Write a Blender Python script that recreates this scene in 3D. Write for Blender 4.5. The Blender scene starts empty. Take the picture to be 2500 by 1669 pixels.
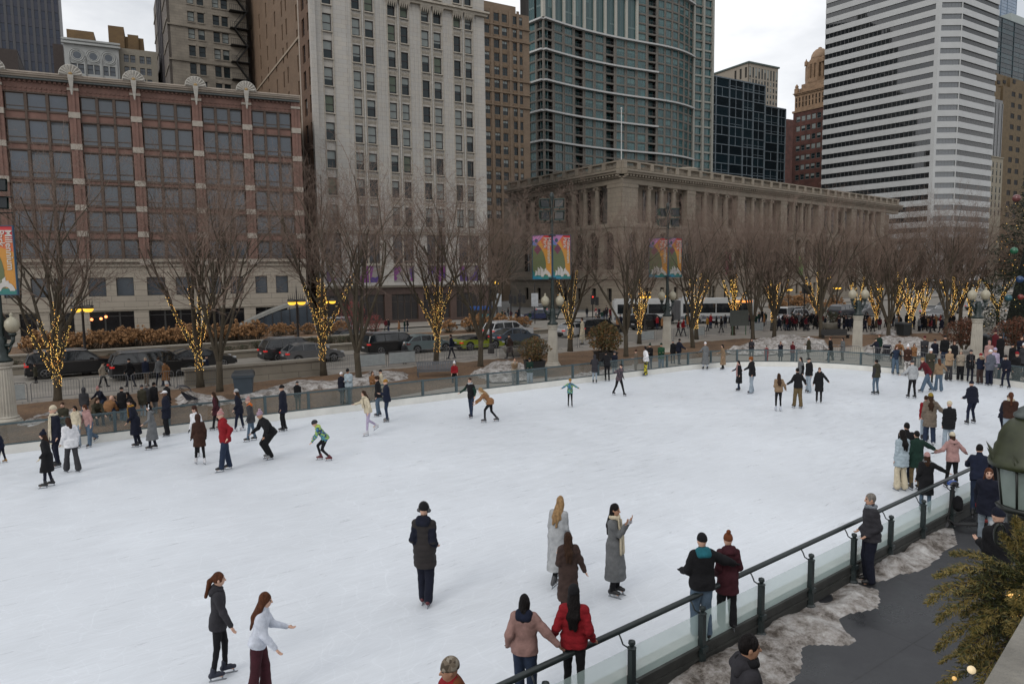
import bpy, math, random
import numpy as np
from mathutils import Vector, Matrix, noise
PI = math.pi
R = math.radians
sc = bpy.context.scene
C = sc.collection
# ------------------------------------------------------------------ camera
FPX = 1705.0; CAMH = 5.92
camd = bpy.data.cameras.new('camera')
cam = bpy.data.objects.new('camera', camd); C.objects.link(cam)
camd.sensor_width = 36.0; camd.lens = 36.0*FPX/2500.0
camd.clip_start = 0.1; camd.clip_end = 3000
MR = Matrix.Rotation(PI/2-R(5.344), 4, 'X') @ Matrix.Rotation(-0.013, 4, 'Z')
cam.matrix_world = Matrix.Translation((0, 0, CAMH)) @ MR
sc.camera = cam
# ------------------------------------------------------------------ world: overcast sky
SUN_EL, SUN_AZ = R(32), R(215)
w = bpy.data.worlds.new('World'); sc.world = w; w.use_nodes = True
nt = w.node_tree; nt.nodes.clear()
def N_(t, typ, **kw):
    n = t.nodes.new(typ)
    for k, v in kw.items():
        if k == 'ins':
            for a, b in v.items(): n.inputs[a].default_value = b
        else: setattr(n, k, v)
    return n
sky = N_(nt, 'ShaderNodeTexSky', sky_type='NISHITA', sun_disc=False, sun_elevation=SUN_EL, sun_rotation=SUN_AZ)
tc = N_(nt, 'ShaderNodeTexCoord')
mp = N_(nt, 'ShaderNodeMapping'); mp.inputs['Scale'].default_value = (1, 1, 2.6)
nz = N_(nt, 'ShaderNodeTexNoise', ins={'Scale': 2.2, 'Detail': 6.0, 'Roughness': .55})
rp = N_(nt, 'ShaderNodeValToRGB')
rp.color_ramp.elements[0].position = .33; rp.color_ramp.elements[0].color = (5.5, 5.75, 6.1, 1)
rp.color_ramp.elements[1].position = .60; rp.color_ramp.elements[1].color = (10.4, 10.4, 10.5, 1)
mx = N_(nt, 'ShaderNodeMix', data_type='RGBA'); mx.inputs[0].default_value = .93
bg = N_(nt, 'ShaderNodeBackground', ins={'Strength': .105}); wo = N_(nt, 'ShaderNodeOutputWorld')
L = nt.links.new
L(tc.outputs['Generated'], mp.inputs[0]); L(mp.outputs[0], nz.inputs['Vector']); L(nz.outputs[0], rp.inputs[0])
L(sky.outputs[0], mx.inputs[6]); L(rp.outputs[0], mx.inputs[7]); L(mx.outputs[2], bg.inputs[0]); L(bg.outputs[0], wo.inputs[0])
sd = bpy.data.lights.new('sun', 'SUN'); sd.energy = .8; sd.angle = R(25); sd.color = (1, .96, .9)
so = bpy.data.objects.new('sun', sd); C.objects.link(so)
# light comes from behind-left of the camera, high, very soft
_d = Vector((math.sin(SUN_AZ)*math.cos(SUN_EL), math.cos(SUN_AZ)*math.cos(SUN_EL), math.sin(SUN_EL)))
so.rotation_euler = (-_d).to_track_quat('-Z', 'Y').to_euler()
sc.view_settings.view_transform = 'Standard'; sc.view_settings.look = 'None'
sc.view_settings.exposure = 0.14; sc.view_settings.gamma = 1.0
sc.cycles.max_bounces = 6; sc.cycles.diffuse_bounces = 2; sc.cycles.glossy_bounces = 3; sc.cycles.transparent_max_bounces = 12
sc.cycles.transmission_bounces = 3

# ------------------------------------------------------------------ geometry of the place
# streets run along U (into the picture to the right), lots lie along NN (away to the left)
M3 = np.array(MR.to_3x3()); CP = np.array([0, 0, CAMH])
def ray(x, y): return M3 @ np.array([x-1250.0, 834.5-y, -FPX])
def G(x, y, z=-.35):
    r = ray(x, y); return CP + r*((z-CAMH)/r[2])
def proj(p):
    v = M3.T @ (np.array(p, float)-CP); return 1250+v[0]/-v[2]*FPX, 834.5-v[1]/-v[2]*FPX
AZ = R(55)
U = np.array([math.sin(AZ), math.cos(AZ), 0]); NN = np.array([-math.cos(AZ), math.sin(AZ), 0])
RZ = PI/2-AZ                      # object rotation that lays local x along U, local y along NN
def W(s, n, z=0.0):
    p = U*s+NN*n; return (p[0], p[1], z)
def SN(x, y, z=-.35):
    g = G(x, y, z); return float(g@U), float(g@NN)
GZ = -.35                         # plaza and street level; the ice is z = 0

# ------------------------------------------------------------------ materials
_m = {}
def mat(name, col, rough=.7, metal=0.0, var=.12, vs=3.0, bump=0.0, bs=20.0, spec=.5, emit=None, es=0, detail=4, coat=0, trans=0, alpha=1, stretch=None):
    if name in _m: return _m[name]
    if not name.startswith(('cloth_w', 'cloth_c', 'cloth_l', 'dasher', 'skin')): col = tuple(c*.80 for c in col)
    m = bpy.data.materials.new(name); m.use_nodes = True; t = m.node_tree; b = t.nodes['Principled BSDF']
    b.inputs['Roughness'].default_value = rough; b.inputs['Metallic'].default_value = metal
    b.inputs['Specular IOR Level'].default_value = spec; b.inputs['Coat Weight'].default_value = coat
    b.inputs['Transmission Weight'].default_value = trans; b.inputs['Alpha'].default_value = alpha
    c4 = (*col, 1)
    b.inputs['Base Color'].default_value = c4
    if var > 0 or bump > 0:
        tc = N_(t, 'ShaderNodeTexCoord'); src = tc.outputs['Object']
        if stretch:
            mpn = N_(t, 'ShaderNodeMapping'); mpn.inputs['Scale'].default_value = stretch
            t.links.new(src, mpn.inputs[0]); src = mpn.outputs[0]
    if var > 0:
        n = N_(t, 'ShaderNodeTexNoise', ins={'Scale': vs, 'Detail': detail, 'Roughness': .6}); t.links.new(src, n.inputs['Vector'])
        r = N_(t, 'ShaderNodeMapRange', ins={1: .3, 2: .7, 3: 1-var, 4: 1+var}); t.links.new(n.outputs[0], r.inputs[0])
        v = N_(t, 'ShaderNodeVectorMath', operation='SCALE'); v.inputs[0].default_value = col; t.links.new(r.outputs[0], v.inputs['Scale'])
        t.links.new(v.outputs[0], b.inputs['Base Color'])
    if bump > 0:
        n2 = N_(t, 'ShaderNodeTexNoise', ins={'Scale': bs, 'Detail': 4.0}); t.links.new(src, n2.inputs['Vector'])
        bp = N_(t, 'ShaderNodeBump', ins={'Strength': bump, 'Distance': .05}); t.links.new(n2.outputs[0], bp.inputs['Height']); t.links.new(bp.outputs[0], b.inputs['Normal'])
    if emit:
        b.inputs['Emission Color'].default_value = (*emit, 1); b.inputs['Emission Strength'].default_value = es
        m.cycles.emission_sampling = 'NONE'
    _m[name] = m; return m
def brick(name, c1, c2, mortar, sx, sy, rough=.85, msize=.015, var=.15, bump=.3, mode='wall', offset=.5):
    """courses of brick or ashlar; mode wall: x+y along, z up"""
    if name in _m: return _m[name]
    c1, c2, mortar = [tuple(q*.80 for q in c) for c in (c1, c2, mortar)]
    m = bpy.data.materials.new(name); m.use_nodes = True; t = m.node_tree; b = t.nodes['Principled BSDF']
    b.inputs['Roughness'].default_value = rough
    tc = N_(t, 'ShaderNodeTexCoord'); sp = N_(t, 'ShaderNodeSeparateXYZ'); t.links.new(tc.outputs['Object'], sp.inputs[0])
    cb = N_(t, 'ShaderNodeCombineXYZ')
    if mode == 'wall':
        ad = N_(t, 'ShaderNodeMath', operation='ADD'); t.links.new(sp.outputs[0], ad.inputs[0]); t.links.new(sp.outputs[1], ad.inputs[1])
        t.links.new(ad.outputs[0], cb.inputs[0]); t.links.new(sp.outputs[2], cb.inputs[1])
    else:
        t.links.new(sp.outputs[0], cb.inputs[0]); t.links.new(sp.outputs[1], cb.inputs[1])
    bt = N_(t, 'ShaderNodeTexBrick', ins={'Scale': 1.0, 'Brick Width': sx, 'Row Height': sy, 'Mortar Size': msize, 'Bias': 0.0})
    bt.offset = offset
    bt.inputs['Color1'].default_value = (*c1, 1); bt.inputs['Color2'].default_value = (*c2, 1); bt.inputs['Mortar'].default_value = (*mortar, 1)
    t.links.new(cb.outputs[0], bt.inputs['Vector'])
    n = N_(t, 'ShaderNodeTexNoise', ins={'Scale': .35, 'Detail': 6.0, 'Roughness': .65}); t.links.new(tc.outputs['Object'], n.inputs['Vector'])
    r = N_(t, 'ShaderNodeMapRange', ins={1: .3, 2: .7, 3: 1-var, 4: 1+var}); t.links.new(n.outputs[0], r.inputs[0])
    v = N_(t, 'ShaderNodeVectorMath', operation='SCALE'); t.links.new(bt.outputs[0], v.inputs[0]); t.links.new(r.outputs[0], v.inputs['Scale'])
    t.links.new(v.outputs[0], b.inputs['Base Color'])
    bp = N_(t, 'ShaderNodeBump', ins={'Strength': bump, 'Distance': .03}); t.links.new(bt.outputs['Fac'], bp.inputs['Height']); bp.invert = True
    t.links.new(bp.outputs[0], b.inputs['Normal'])
    _m[name] = m; return m
def cloth(col, name=None):
    nm = name or 'cloth_%02x%02x%02x' % tuple(int(max(0, min(255, c*255))) for c in col)
    return mat(nm, tuple(max(.006, c) for c in col), rough=.92, var=.22, vs=7, bump=.25, bs=30, spec=.25)

# ------------------------------------------------------------------ mesh builder
class MB:
    def __init__(s): s.v = []; s.f = []; s.m = []
    def add(s, vs, fs, mi=0):
        o = len(s.v); s.v.extend([tuple(map(float, q)) for q in vs]); s.f.extend([tuple(o+i for i in f) for f in fs]); s.m.extend([mi]*len(fs)); return s
    def box(s, x0, x1, y0, y1, z0, z1, mi=0):
        if x0 > x1: x0, x1 = x1, x0
        if y0 > y1: y0, y1 = y1, y0
        if z0 > z1: z0, z1 = z1, z0
        return s.add([(x0, y0, z0), (x1, y0, z0), (x1, y1, z0), (x0, y1, z0), (x0, y0, z1), (x1, y0, z1), (x1, y1, z1), (x0, y1, z1)],
              [(0, 3, 2, 1), (4, 5, 6, 7), (0, 1, 5, 4), (1, 2, 6, 5), (2, 3, 7, 6), (3, 0, 4, 7)], mi)
    def cbox(s, c, dx, dy, dz, mi=0): return s.box(c[0]-dx/2, c[0]+dx/2, c[1]-dy/2, c[1]+dy/2, c[2]-dz/2, c[2]+dz/2, mi)
    def quad(s, a, b, c, d, mi=0): return s.add([a, b, c, d], [(0, 1, 2, 3)], mi)
    def prism(s, pts, z0, z1, mi=0, cap=True):
        n = len(pts)
        vs = [(p[0], p[1], z0) for p in pts]+[(p[0], p[1], z1) for p in pts]
        fs = [(i, (i+1) % n, n+(i+1) % n, n+i) for i in range(n)]
        if cap: fs += [tuple(range(n-1, -1, -1)), tuple(range(n, 2*n))]
        return s.add(vs, fs, mi)
    def tube(s, pts, rad, k=6, mi=0, caps=True):
        pts = [Vector(p) for p in pts]; n = len(pts)
        if not hasattr(rad, '__len__'): rad = [rad]*n
        vs = []; prev = None
        for i, p in enumerate(pts):
            d = (pts[min(i+1, n-1)]-pts[max(i-1, 0)])
            d = d.normalized() if d.length > 1e-9 else Vector((0, 0, 1))
            if prev is None: a = d.orthogonal().normalized()
            else:
                a = prev-d*prev.dot(d); a = a.normalized() if a.length > 1e-6 else d.orthogonal().normalized()
            prev = a; b = d.cross(a)
            for j in range(k):
                t = 2*PI*j/k; q = p+(a*math.cos(t)+b*math.sin(t))*rad[i]; vs.append((q.x, q.y, q.z))
        fs = [(i*k+j, i*k+(j+1) % k, (i+1)*k+(j+1) % k, (i+1)*k+j) for i in range(n-1) for j in range(k)]
        if caps: fs += [tuple(range(k-1, -1, -1)), tuple((n-1)*k+j for j in range(k))]
        return s.add(vs, fs, mi)
    def lathe(s, prof, k=16, c=(0, 0, 0), mi=0, flute=0, fn=0):
        vs = []; n = len(prof)
        for r, z in prof:
            for j in range(k):
                t = 2*PI*j/k; rr = r*(1-flute*(j % 2)) if fn else r
                vs.append((c[0]+rr*math.cos(t), c[1]+rr*math.sin(t), c[2]+z))
        fs = [(i*k+j, i*k+(j+1) % k, (i+1)*k+(j+1) % k, (i+1)*k+j) for i in range(n-1) for j in range(k)]
        fs += [tuple(range(k-1, -1, -1)), tuple((n-1)*k+j for j in range(k))]
        return s.add(vs, fs, mi)
    def ball(s, c, r, k=8, mi=0, sz=(1, 1, 1)):
        vs = [(c[0], c[1], c[2]+r*sz[2])]; m_ = max(3, k//2)
        for i in range(1, m_):
            a = PI*i/m_
            for j in range(k):
                t = 2*PI*j/k; vs.append((c[0]+r*sz[0]*math.sin(a)*math.cos(t), c[1]+r*sz[1]*math.sin(a)*math.sin(t), c[2]+r*sz[2]*math.cos(a)))
        vs.append((c[0], c[1], c[2]-r*sz[2])); e = len(vs)-1
        fs = [(0, 1+j, 1+(j+1) % k) for j in range(k)]
        for i in range(m_-2):
            fs += [(1+i*k+j, 1+(i+1)*k+j, 1+(i+1)*k+(j+1) % k, 1+i*k+(j+1) % k) for j in range(k)]
        o = 1+(m_-2)*k; fs += [(o+j, e, o+(j+1) % k) for j in range(k)]
        return s.add(vs, fs, mi)
    def mesh(s, name, mats, smooth=False):
        me = bpy.data.meshes.new(name); me.from_pydata(s.v, [], s.f)
        for m in (mats if isinstance(mats, (list, tuple)) else [mats]): me.materials.append(m)
        me.polygons.foreach_set('material_index', s.m)
        if smooth: me.polygons.foreach_set('use_smooth', [True]*len(s.f))
        me.update(); return me
    def build(s, name, mats, parent=None, smooth=False, loc=(0, 0, 0), rz=0):
        return ob(name, s.mesh(name, mats, smooth), parent, loc, rz)
def ob(name, me, parent=None, loc=(0, 0, 0), rz=0):
    o = bpy.data.objects.new(name, me); C.objects.link(o); o.location = loc; o.rotation_euler = (0, 0, rz)
    if parent: o.parent = parent
    return o
def tag(o, label=None, cat=None, group=None, kind=None):
    if label: o['label'] = label
    if cat: o['category'] = cat
    if group: o['group'] = group
    if kind: o['kind'] = kind
    return o
def thing(name, label, cat, loc=(0, 0, 0), rz=0, group=None):
    return tag(ob(name, None, None, loc, rz), label, cat, group)
def dup(o, loc=None, rz=None, label=None, group=None, scale=None):
    def rec(a, par):
        c = a.copy(); C.objects.link(c); c.parent = par
        for ch in KIDS.get(a.name, []) if False else list(a.children): rec(ch, c)
        return c
    c = rec(o, None)
    if loc is not None: c.location = loc
    if rz is not None: c.rotation_euler = (0, 0, rz)
    if scale is not None: c.scale = scale if hasattr(scale, '__len__') else (scale,)*3
    if label: c['label'] = label
    if group: c['group'] = group
    return c
KIDS = {}
# ------------------------------------------------------------------ ground, ice, paving
def flat(name, pts, z, m, kind='structure'):
    b = MB(); b.add([(p[0], p[1], z) for p in pts], [tuple(range(len(pts)))])
    return tag(b.build(name, m), kind=kind)
def sheet(name, s0, s1, n0, n1, z, m, kind='structure'):
    return tag(MB().quad((s0, n0, 0), (s1, n0, 0), (s1, n1, 0), (s0, n1, 0)).build(name, m, None, False, (0, 0, z), RZ), kind=kind)
conc = brick('paving_concrete', (.33, .30, .26), (.30, .27, .235), (.19, .17, .15), 3.0, 1.5, msize=.012, mode='flat', offset=0)
asph = mat('asphalt', (.235, .215, .185), .85, var=.2, vs=.5, bump=.2, bs=60)
sheet('ground', -700, 900, -400, 1500, GZ-.02, mat('far_ground', (.17, .165, .155), .9, var=.2, vs=.05))
sheet('plaza_paving', -60, 140, 28, 48.2, GZ-.004, conc)
sheet('road', -150, 420, 48.2, 79, GZ-.008, asph)
sheet('sidewalk', -120, 300, 79, 89.5, GZ+.12, conc)
# dark wet walkway by the near rail
def wet():
    m = bpy.data.materials.new('wet_pavement'); m.use_nodes = True; t = m.node_tree; b = t.nodes['Principled BSDF']
    tc = N_(t, 'ShaderNodeTexCoord')
    n = N_(t, 'ShaderNodeTexNoise', ins={'Scale': .55, 'Detail': 7.0, 'Roughness': .65}); L2 = t.links.new
    L2(tc.outputs['Object'], n.inputs['Vector'])
    r = N_(t, 'ShaderNodeValToRGB'); e = r.color_ramp.elements
    e[0].position = .36; e[0].color = (.015, .016, .019, 1); e[1].position = .66; e[1].color = (.042, .043, .048, 1)
    L2(n.outputs[0], r.inputs[0])
    bt = N_(t, 'ShaderNodeTexBrick', ins={'Scale': 1.0, 'Brick Width': 2.4, 'Row Height': 1.8, 'Mortar Size': .012})
    bt.offset = 0; bt.inputs['Color1'].default_value = (1, 1, 1, 1); bt.inputs['Color2'].default_value = (.95, .95, .95, 1); bt.inputs['Mortar'].default_value = (.45, .45, .45, 1)
    L2(tc.outputs['Object'], bt.inputs['Vector'])
    mm = N_(t, 'ShaderNodeMix', data_type='RGBA', blend_type='MULTIPLY'); mm.inputs[0].default_value = 1
    L2(r.outputs[0], mm.inputs[6]); L2(bt.outputs[0], mm.inputs[7]); L2(mm.outputs[2], b.inputs['Base Color'])
    r2 = N_(t, 'ShaderNodeMapRange', ins={1: .38, 2: .60, 3: .26, 4: .75}); L2(n.outputs[0], r2.inputs[0]); L2(r2.outputs[0], b.inputs['Roughness'])
    n3 = N_(t, 'ShaderNodeTexNoise', ins={'Scale': 70., 'Detail': 3.}); L2(tc.outputs['Object'], n3.inputs['Vector'])
    bp = N_(t, 'ShaderNodeBump', ins={'Strength': .25, 'Distance': .01}); L2(n3.outputs[0], bp.inputs['Height']); L2(bp.outputs[0], b.inputs['Normal'])
    return m
sheet('walkway', -40, 70, -12, 7.6, GZ-.004, wet())
sheet('walkway', 40, 70, 7.6, 28, GZ-.004, conc)

# rink: straight sides N=7.3 .. 29.2, right end s=41.3 with rounded corners
def nline(s): return 6.72+.05*s
def rink_outline(off=0.0, s0=-45):
    n0, n1, s1, r = nline(33.4)-off, 28.98+off, 41.4+off, 8.0+off
    pts = [(s0, nline(s0)-off)]
    for k in range(0, 13): a = -PI/2+PI/2*k/12; pts.append((s1-r+r*math.cos(a), n0+r+r*math.sin(a)))
    for k in range(0, 13): a = PI/2*k/12; pts.append((s1-r+r*math.cos(a), n1-r+r*math.sin(a)))
    pts.append((s0, 29.65-.02*s0+off)); return pts
def icemat():
    m = bpy.data.materials.new('ice'); m.use_nodes = True; t = m.node_tree; b = t.nodes['Principled BSDF']; L2 = t.links.new
    tc = N_(t, 'ShaderNodeTexCoord')
    def nz(scale, st, rot=0, det=5, rough=.6, dist=0):
        mp = N_(t, 'ShaderNodeMapping'); mp.inputs['Scale'].default_value = st; mp.inputs['Rotation'].default_value = (0, 0, rot)
        n = N_(t, 'ShaderNodeTexNoise', ins={'Scale': scale, 'Detail': det, 'Roughness': rough, 'Distortion': dist}); L2(tc.outputs['Object'], mp.inputs[0]); L2(mp.outputs[0], n.inputs['Vector']); return n.outputs[0]
    big = nz(.16, (1, 1, 1), 0, 5, .6)
    s1 = nz(3.2, (.35, 2.6, 1), .25, 5, .7, .6); s2 = nz(4.5, (.3, 3.5, 1), -.5, 5, .75, 1.2); fine = nz(40, (1, 1, 1), 0, 3)
    def mr(x, a, b_, c, d):
        r = N_(t, 'ShaderNodeMapRange', ins={1: a, 2: b_, 3: c, 4: d}); L2(x, r.inputs[0]); return r.outputs[0]
    def mul(a, b_):
        q = N_(t, 'ShaderNodeMath', operation='MULTIPLY'); L2(a, q.inputs[0]); L2(b_, q.inputs[1]); return q.outputs[0]
    f = mul(mul(mr(big, .3, .7, .90, 1.05), mr(s1, .3, .75, .94, 1.04)), mul(mr(s2, .4, .8, .965, 1.06), mr(fine, .3, .7, .985, 1.015)))
    for sc_, dz_, th in ((.42, 3.5, .010), (.9, 2.0, .014), (1.7, 1.2, .02)):
        vn = N_(t, 'ShaderNodeTexVoronoi', ins={'Scale': sc_}, feature='DISTANCE_TO_EDGE'); dn = N_(t, 'ShaderNodeTexNoise', ins={'Scale': .35, 'Detail': 2.0}); L2(tc.outputs['Object'], dn.inputs['Vector'])
        ad = N_(t, 'ShaderNodeVectorMath', operation='MULTIPLY_ADD'); L2(dn.outputs['Color'], ad.inputs[0]); ad.inputs[1].default_value = (dz_*2,)*3; L2(tc.outputs['Object'], ad.inputs[2]); L2(ad.outputs[0], vn.inputs['Vector'])
        f = mul(f, mr(vn.outputs['Distance'], 0, th, 1.05, 1.0))
    v = N_(t, 'ShaderNodeVectorMath', operation='SCALE'); v.inputs[0].default_value = (.65, .685, .73); L2(f, v.inputs['Scale']); L2(v.outputs[0], b.inputs['Base Color'])
    L2(mr(s1, .3, .7, .24, .52), b.inputs['Roughness']); b.inputs['Specular IOR Level'].default_value = .35
    bp = N_(t, 'ShaderNodeBump', ins={'Strength': .35, 'Distance': .01}); L2(s2, bp.inputs['Height']); L2(bp.outputs[0], b.inputs['Normal'])
    return m
b = MB(); po = rink_outline(0.0); b.prism(po, GZ-.01, 0, 0)
tag(b.build('ice', icemat(), None, False, (0, 0, 0), RZ), kind='structure')

# mulch bed between the rink walk and the barricades, with scattered leaves
def mulchmat():
    m = bpy.data.materials.new('mulch'); m.use_nodes = True; t = m.node_tree; b = t.nodes['Principled BSDF']; L2 = t.links.new
    tc = N_(t, 'ShaderNodeTexCoord'); n = N_(t, 'ShaderNodeTexNoise', ins={'Scale': 9., 'Detail': 8.0, 'Roughness': .8}); L2(tc.outputs['Object'], n.inputs['Vector'])
    n2 = N_(t, 'ShaderNodeTexNoise', ins={'Scale': .5, 'Detail': 3.0}); L2(tc.outputs['Object'], n2.inputs['Vector'])
    r = N_(t, 'ShaderNodeValToRGB'); e = r.color_ramp.elements
    e[0].position = .35; e[0].color = (.055, .030, .016, 1); e[1].position = .68; e[1].color = (.22, .13, .068, 1)
    L2(n.outputs[0], r.inputs[0])
    mr = N_(t, 'ShaderNodeMapRange', ins={1: .35, 2: .65, 3: .75, 4: 1.2}); L2(n2.outputs[0], mr.inputs[0])
    v = N_(t, 'ShaderNodeVectorMath', operation='SCALE'); L2(r.outputs[0], v.inputs[0]); L2(mr.outputs[0], v.inputs['Scale']); L2(v.outputs[0], b.inputs['Base Color'])
    bp = N_(t, 'ShaderNodeBump', ins={'Strength': .9, 'Distance': .04}); L2(n.outputs[0], bp.inputs['Height']); L2(bp.outputs[0], b.inputs['Normal'])
    b.inputs['Roughness'].default_value = .95; return m
MULCH = mulchmat()
def mound(name, pts, z0, hgt, m, kind, seed=1, res=.5, edge=.8, amp=.06):
    """a soft-edged mound over the polygon pts (s,n)"""
    xs = [p[0] for p in pts]; ys = [p[1] for p in pts]
    nx = int((max(xs)-min(xs))/res)+2; ny = int((max(ys)-min(ys))/res)+2
    def inside(x, y):
        dmin = 1e9; c = False
        for i in range(len(pts)):
            x1, y1 = pts[i]; x2, y2 = pts[(i+1) % len(pts)]
            if (y1 > y) != (y2 > y) and x < (x2-x1)*(y-y1)/(y2-y1)+x1: c = not c
            dx, dy = x2-x1, y2-y1; tt = max(0, min(1, ((x-x1)*dx+(y-y1)*dy)/(dx*dx+dy*dy+1e-9)))
            dmin = min(dmin, math.hypot(x-x1-tt*dx, y-y1-tt*dy))
        return dmin if c else -dmin
    b = MB(); vs = []; keep = []
    for j in range(ny):
        for i in range(nx):
            x = min(xs)+i*res; y = min(ys)+j*res
            d = inside(x, y)+(noise.noise(Vector((x*1.3+seed*7, y*1.3, seed)))*.5)*edge
            t = max(0, min(1, d/edge)); h = hgt*(t*t*(3-2*t))
            h *= (.75+.6*noise.noise(Vector((x*.5, y*.5, seed*3))))
            h += amp*noise.noise(Vector((x*2.3, y*2.3, seed)))*t+amp*.6*noise.noise(Vector((x*6, y*6, seed)))*t
            vs.append((x, y, h if d > 0 else -.03)); keep.append(d > -res)
    fs = []
    for j in range(ny-1):
        for i in range(nx-1):
            q = (j*nx+i, j*nx+i+1, (j+1)*nx+i+1, (j+1)*nx+i)
            if any(keep[k] for k in q): fs.append(q)
    b.add(vs, fs); return tag(b.build(name, m, None, True, (0, 0, z0), RZ), kind=kind)
mound('mulch_bed', [(-14, 31.5), (6, 31.9), (20, 34.5), (29, 33.8), (36, 35.2), (44, 34.5), (52, 34), (62, 29.5), (75, 28.6), (75, 33.6), (66, 38.3), (56, 42.5), (38, 44.2), (18.5, 44.2), (-14, 43.9)], GZ, .16, MULCH, 'structure', 2, .6, .9, .05)
def snowmat():
    m = bpy.data.materials.new('dirty_snow'); m.use_nodes = True; t = m.node_tree; b = t.nodes['Principled BSDF']; L2 = t.links.new
    tc = N_(t, 'ShaderNodeTexCoord'); n = N_(t, 'ShaderNodeTexNoise', ins={'Scale': 2.2, 'Detail': 12.0, 'Roughness': .78}); L2(tc.outputs['Object'], n.inputs['Vector'])
    r = N_(t, 'ShaderNodeValToRGB'); e = r.color_ramp.elements
    e[0].position = .40; e[0].color = (.075, .06, .048, 1); e[1].position = .68; e[1].color = (.60, .59, .58, 1)
    x = e.new(.48); x.color = (.25, .225, .205, 1)
    L2(n.outputs[0], r.inputs[0]); L2(r.outputs[0], b.inputs['Base Color'])
    bp = N_(t, 'ShaderNodeBump', ins={'Strength': 1., 'Distance': .08}); L2(n.outputs[0], bp.inputs['Height']); L2(bp.outputs[0], b.inputs['Normal'])
    b.inputs['Roughness'].default_value = .8; return m
SNOW = snowmat()
def snow(pix, hgt=.3, seed=1, res=.16, z=-.35):
    pts = [SN(x, y, z) for x, y in pix]; o = mound('snow_pile', pts, GZ+.1*(hgt > .25), hgt, SNOW, 'stuff', seed, res, .5, .10); return o
snow([(560, 985), (640, 958), (720, 938), (750, 936), (800, 940), (850, 928), (910, 915), (1000, 918), (1000, 930), (905, 945), (760, 958), (640, 975), (560, 995)], .28, 3)
snow([(1140, 922), (1190, 896), (1250, 890), (1300, 905), (1290, 930), (1200, 935)], .34, 5)
snow([(1350, 925), (1450, 905), (1560, 900), (1560, 915), (1450, 930)], .12, 6)
snow([(1770, 864), (1850, 838), (1930, 826), (1990, 838), (2030, 852), (1960, 862), (1850, 868)], .55, 7)
snow([(2105, 862), (2140, 836), (2230, 834), (2290, 850), (2270, 868), (2160, 872)], .55, 8)
snow([(2130, 814), (2170, 806), (2200, 818), (2190, 826)], .35, 9)
snow([(425, 985), (440, 968), (480, 965), (560, 978), (575, 992), (500, 1000), (440, 998)], .28, 14)
snow([(20, 1040), (110, 1010), (190, 1000), (240, 1015), (150, 1035), (60, 1055)], .22, 10)
# trodden snow along the near rail
snow([(1560, 1700), (1640, 1612), (1790, 1560), (1900, 1490), (2010, 1440), (2060, 1400), (2150, 1345), (2245, 1280), (2330, 1285), (2330, 1330), (2260, 1385), (2180, 1410), (2110, 1425), (2160, 1438), (2130, 1480), (2060, 1510), (2070, 1555), (1990, 1590), (1930, 1640), (1900, 1700)], .13, 11, .06)
# ------------------------------------------------------------------ rink barrier (far side and round end) and near railing
TEAL = mat('teal_steel', (.055, .085, .095), .45, var=.15, vs=4)
BOARD = mat('dasher_board', (.62, .61, .57), .55, var=.10, vs=1.2)
GLASSF = mat('barrier_glass', (.16, .20, .19), .06, var=0, alpha=.38, spec=.6)
GLASSN = mat('railing_glass', (.80, 1.0, .96), .06, var=.05, vs=1.5, alpha=.50, spec=.7)
root = thing('rink_barrier', 'long glass and white board barrier round the far side of the rink', 'barrier', (0, 0, 0), RZ)
po = rink_outline(0.0)[::-1][:-1]              # far left -> round the end -> near corner
path = [Vector((p[0], p[1], 0)) for p in po]
def walk(path, step):
    out = [path[0].copy()]; acc = 0
    for a, b_ in zip(path, path[1:]):
        d = (b_-a).length; t = step-acc
        while t <= d: out.append(a+(b_-a)*(t/d)); t += step
        acc = (acc+d) % step
    return out
fine = walk(path, .8)
bd = MB(); 
for a, b_ in zip(fine, fine[1:]):
    t = (b_-a).normalized(); o = Vector((-t.y, t.x, 0))     # outward
    th = .16
    p = [a, b_, b_+o*th, a+o*th]
    bd.prism([(q.x, q.y) for q in p], -.02, .27, 0); bd.prism([((q.x), q.y) for q in [a+o*.02, b_+o*.02, b_+o*(th+.03), a+o*(th+.03)]], .27, .30, 0)
bd.build('kickboard', BOARD, root)
tr = [MB(), MB()]
for a, b_ in zip(fine, fine[1:]):
    t = (b_-a).normalized(); o = Vector((-t.y, t.x, 0))
    for kk_, (z0, z1, w0, w1) in enumerate(((1.02, 1.08, .05, .14), (.30, .345, .06, .13))):
        tr[kk_].prism([(q.x, q.y) for q in (a+o*w0, b_+o*w0, b_+o*w1, a+o*w1)], z0, z1, 0)
tr[0].build('top_rail', TEAL, root); tr[1].build('bottom_rail', TEAL, root)
posts = walk(path[:1]+[path[0].lerp(path[1], .999)]+path[1:], 1.83)
pm = MB().box(-.05, .05, .04, .15, .26, 1.10).mesh('post', TEAL)
ns = 0
for i, (a, b_) in enumerate(zip(posts, posts[1:])):
    if a.x < -6: continue
    t = (b_-a).normalized(); o = Vector((-t.y, t.x, 0)); ang = math.atan2(t.y, t.x)
    q = a+o*0; ob('post', pm, root, (q.x, q.y, 0), ang)
    ln = (b_-a).length
    g = MB().quad((.05, .095, .345), (ln-.05, .095, .345), (ln-.05, .095, 1.02), (.05, .095, 1.02)); g.build('glass_panel', GLASSF, root, False, (q.x, q.y, 0), ang)

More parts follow.
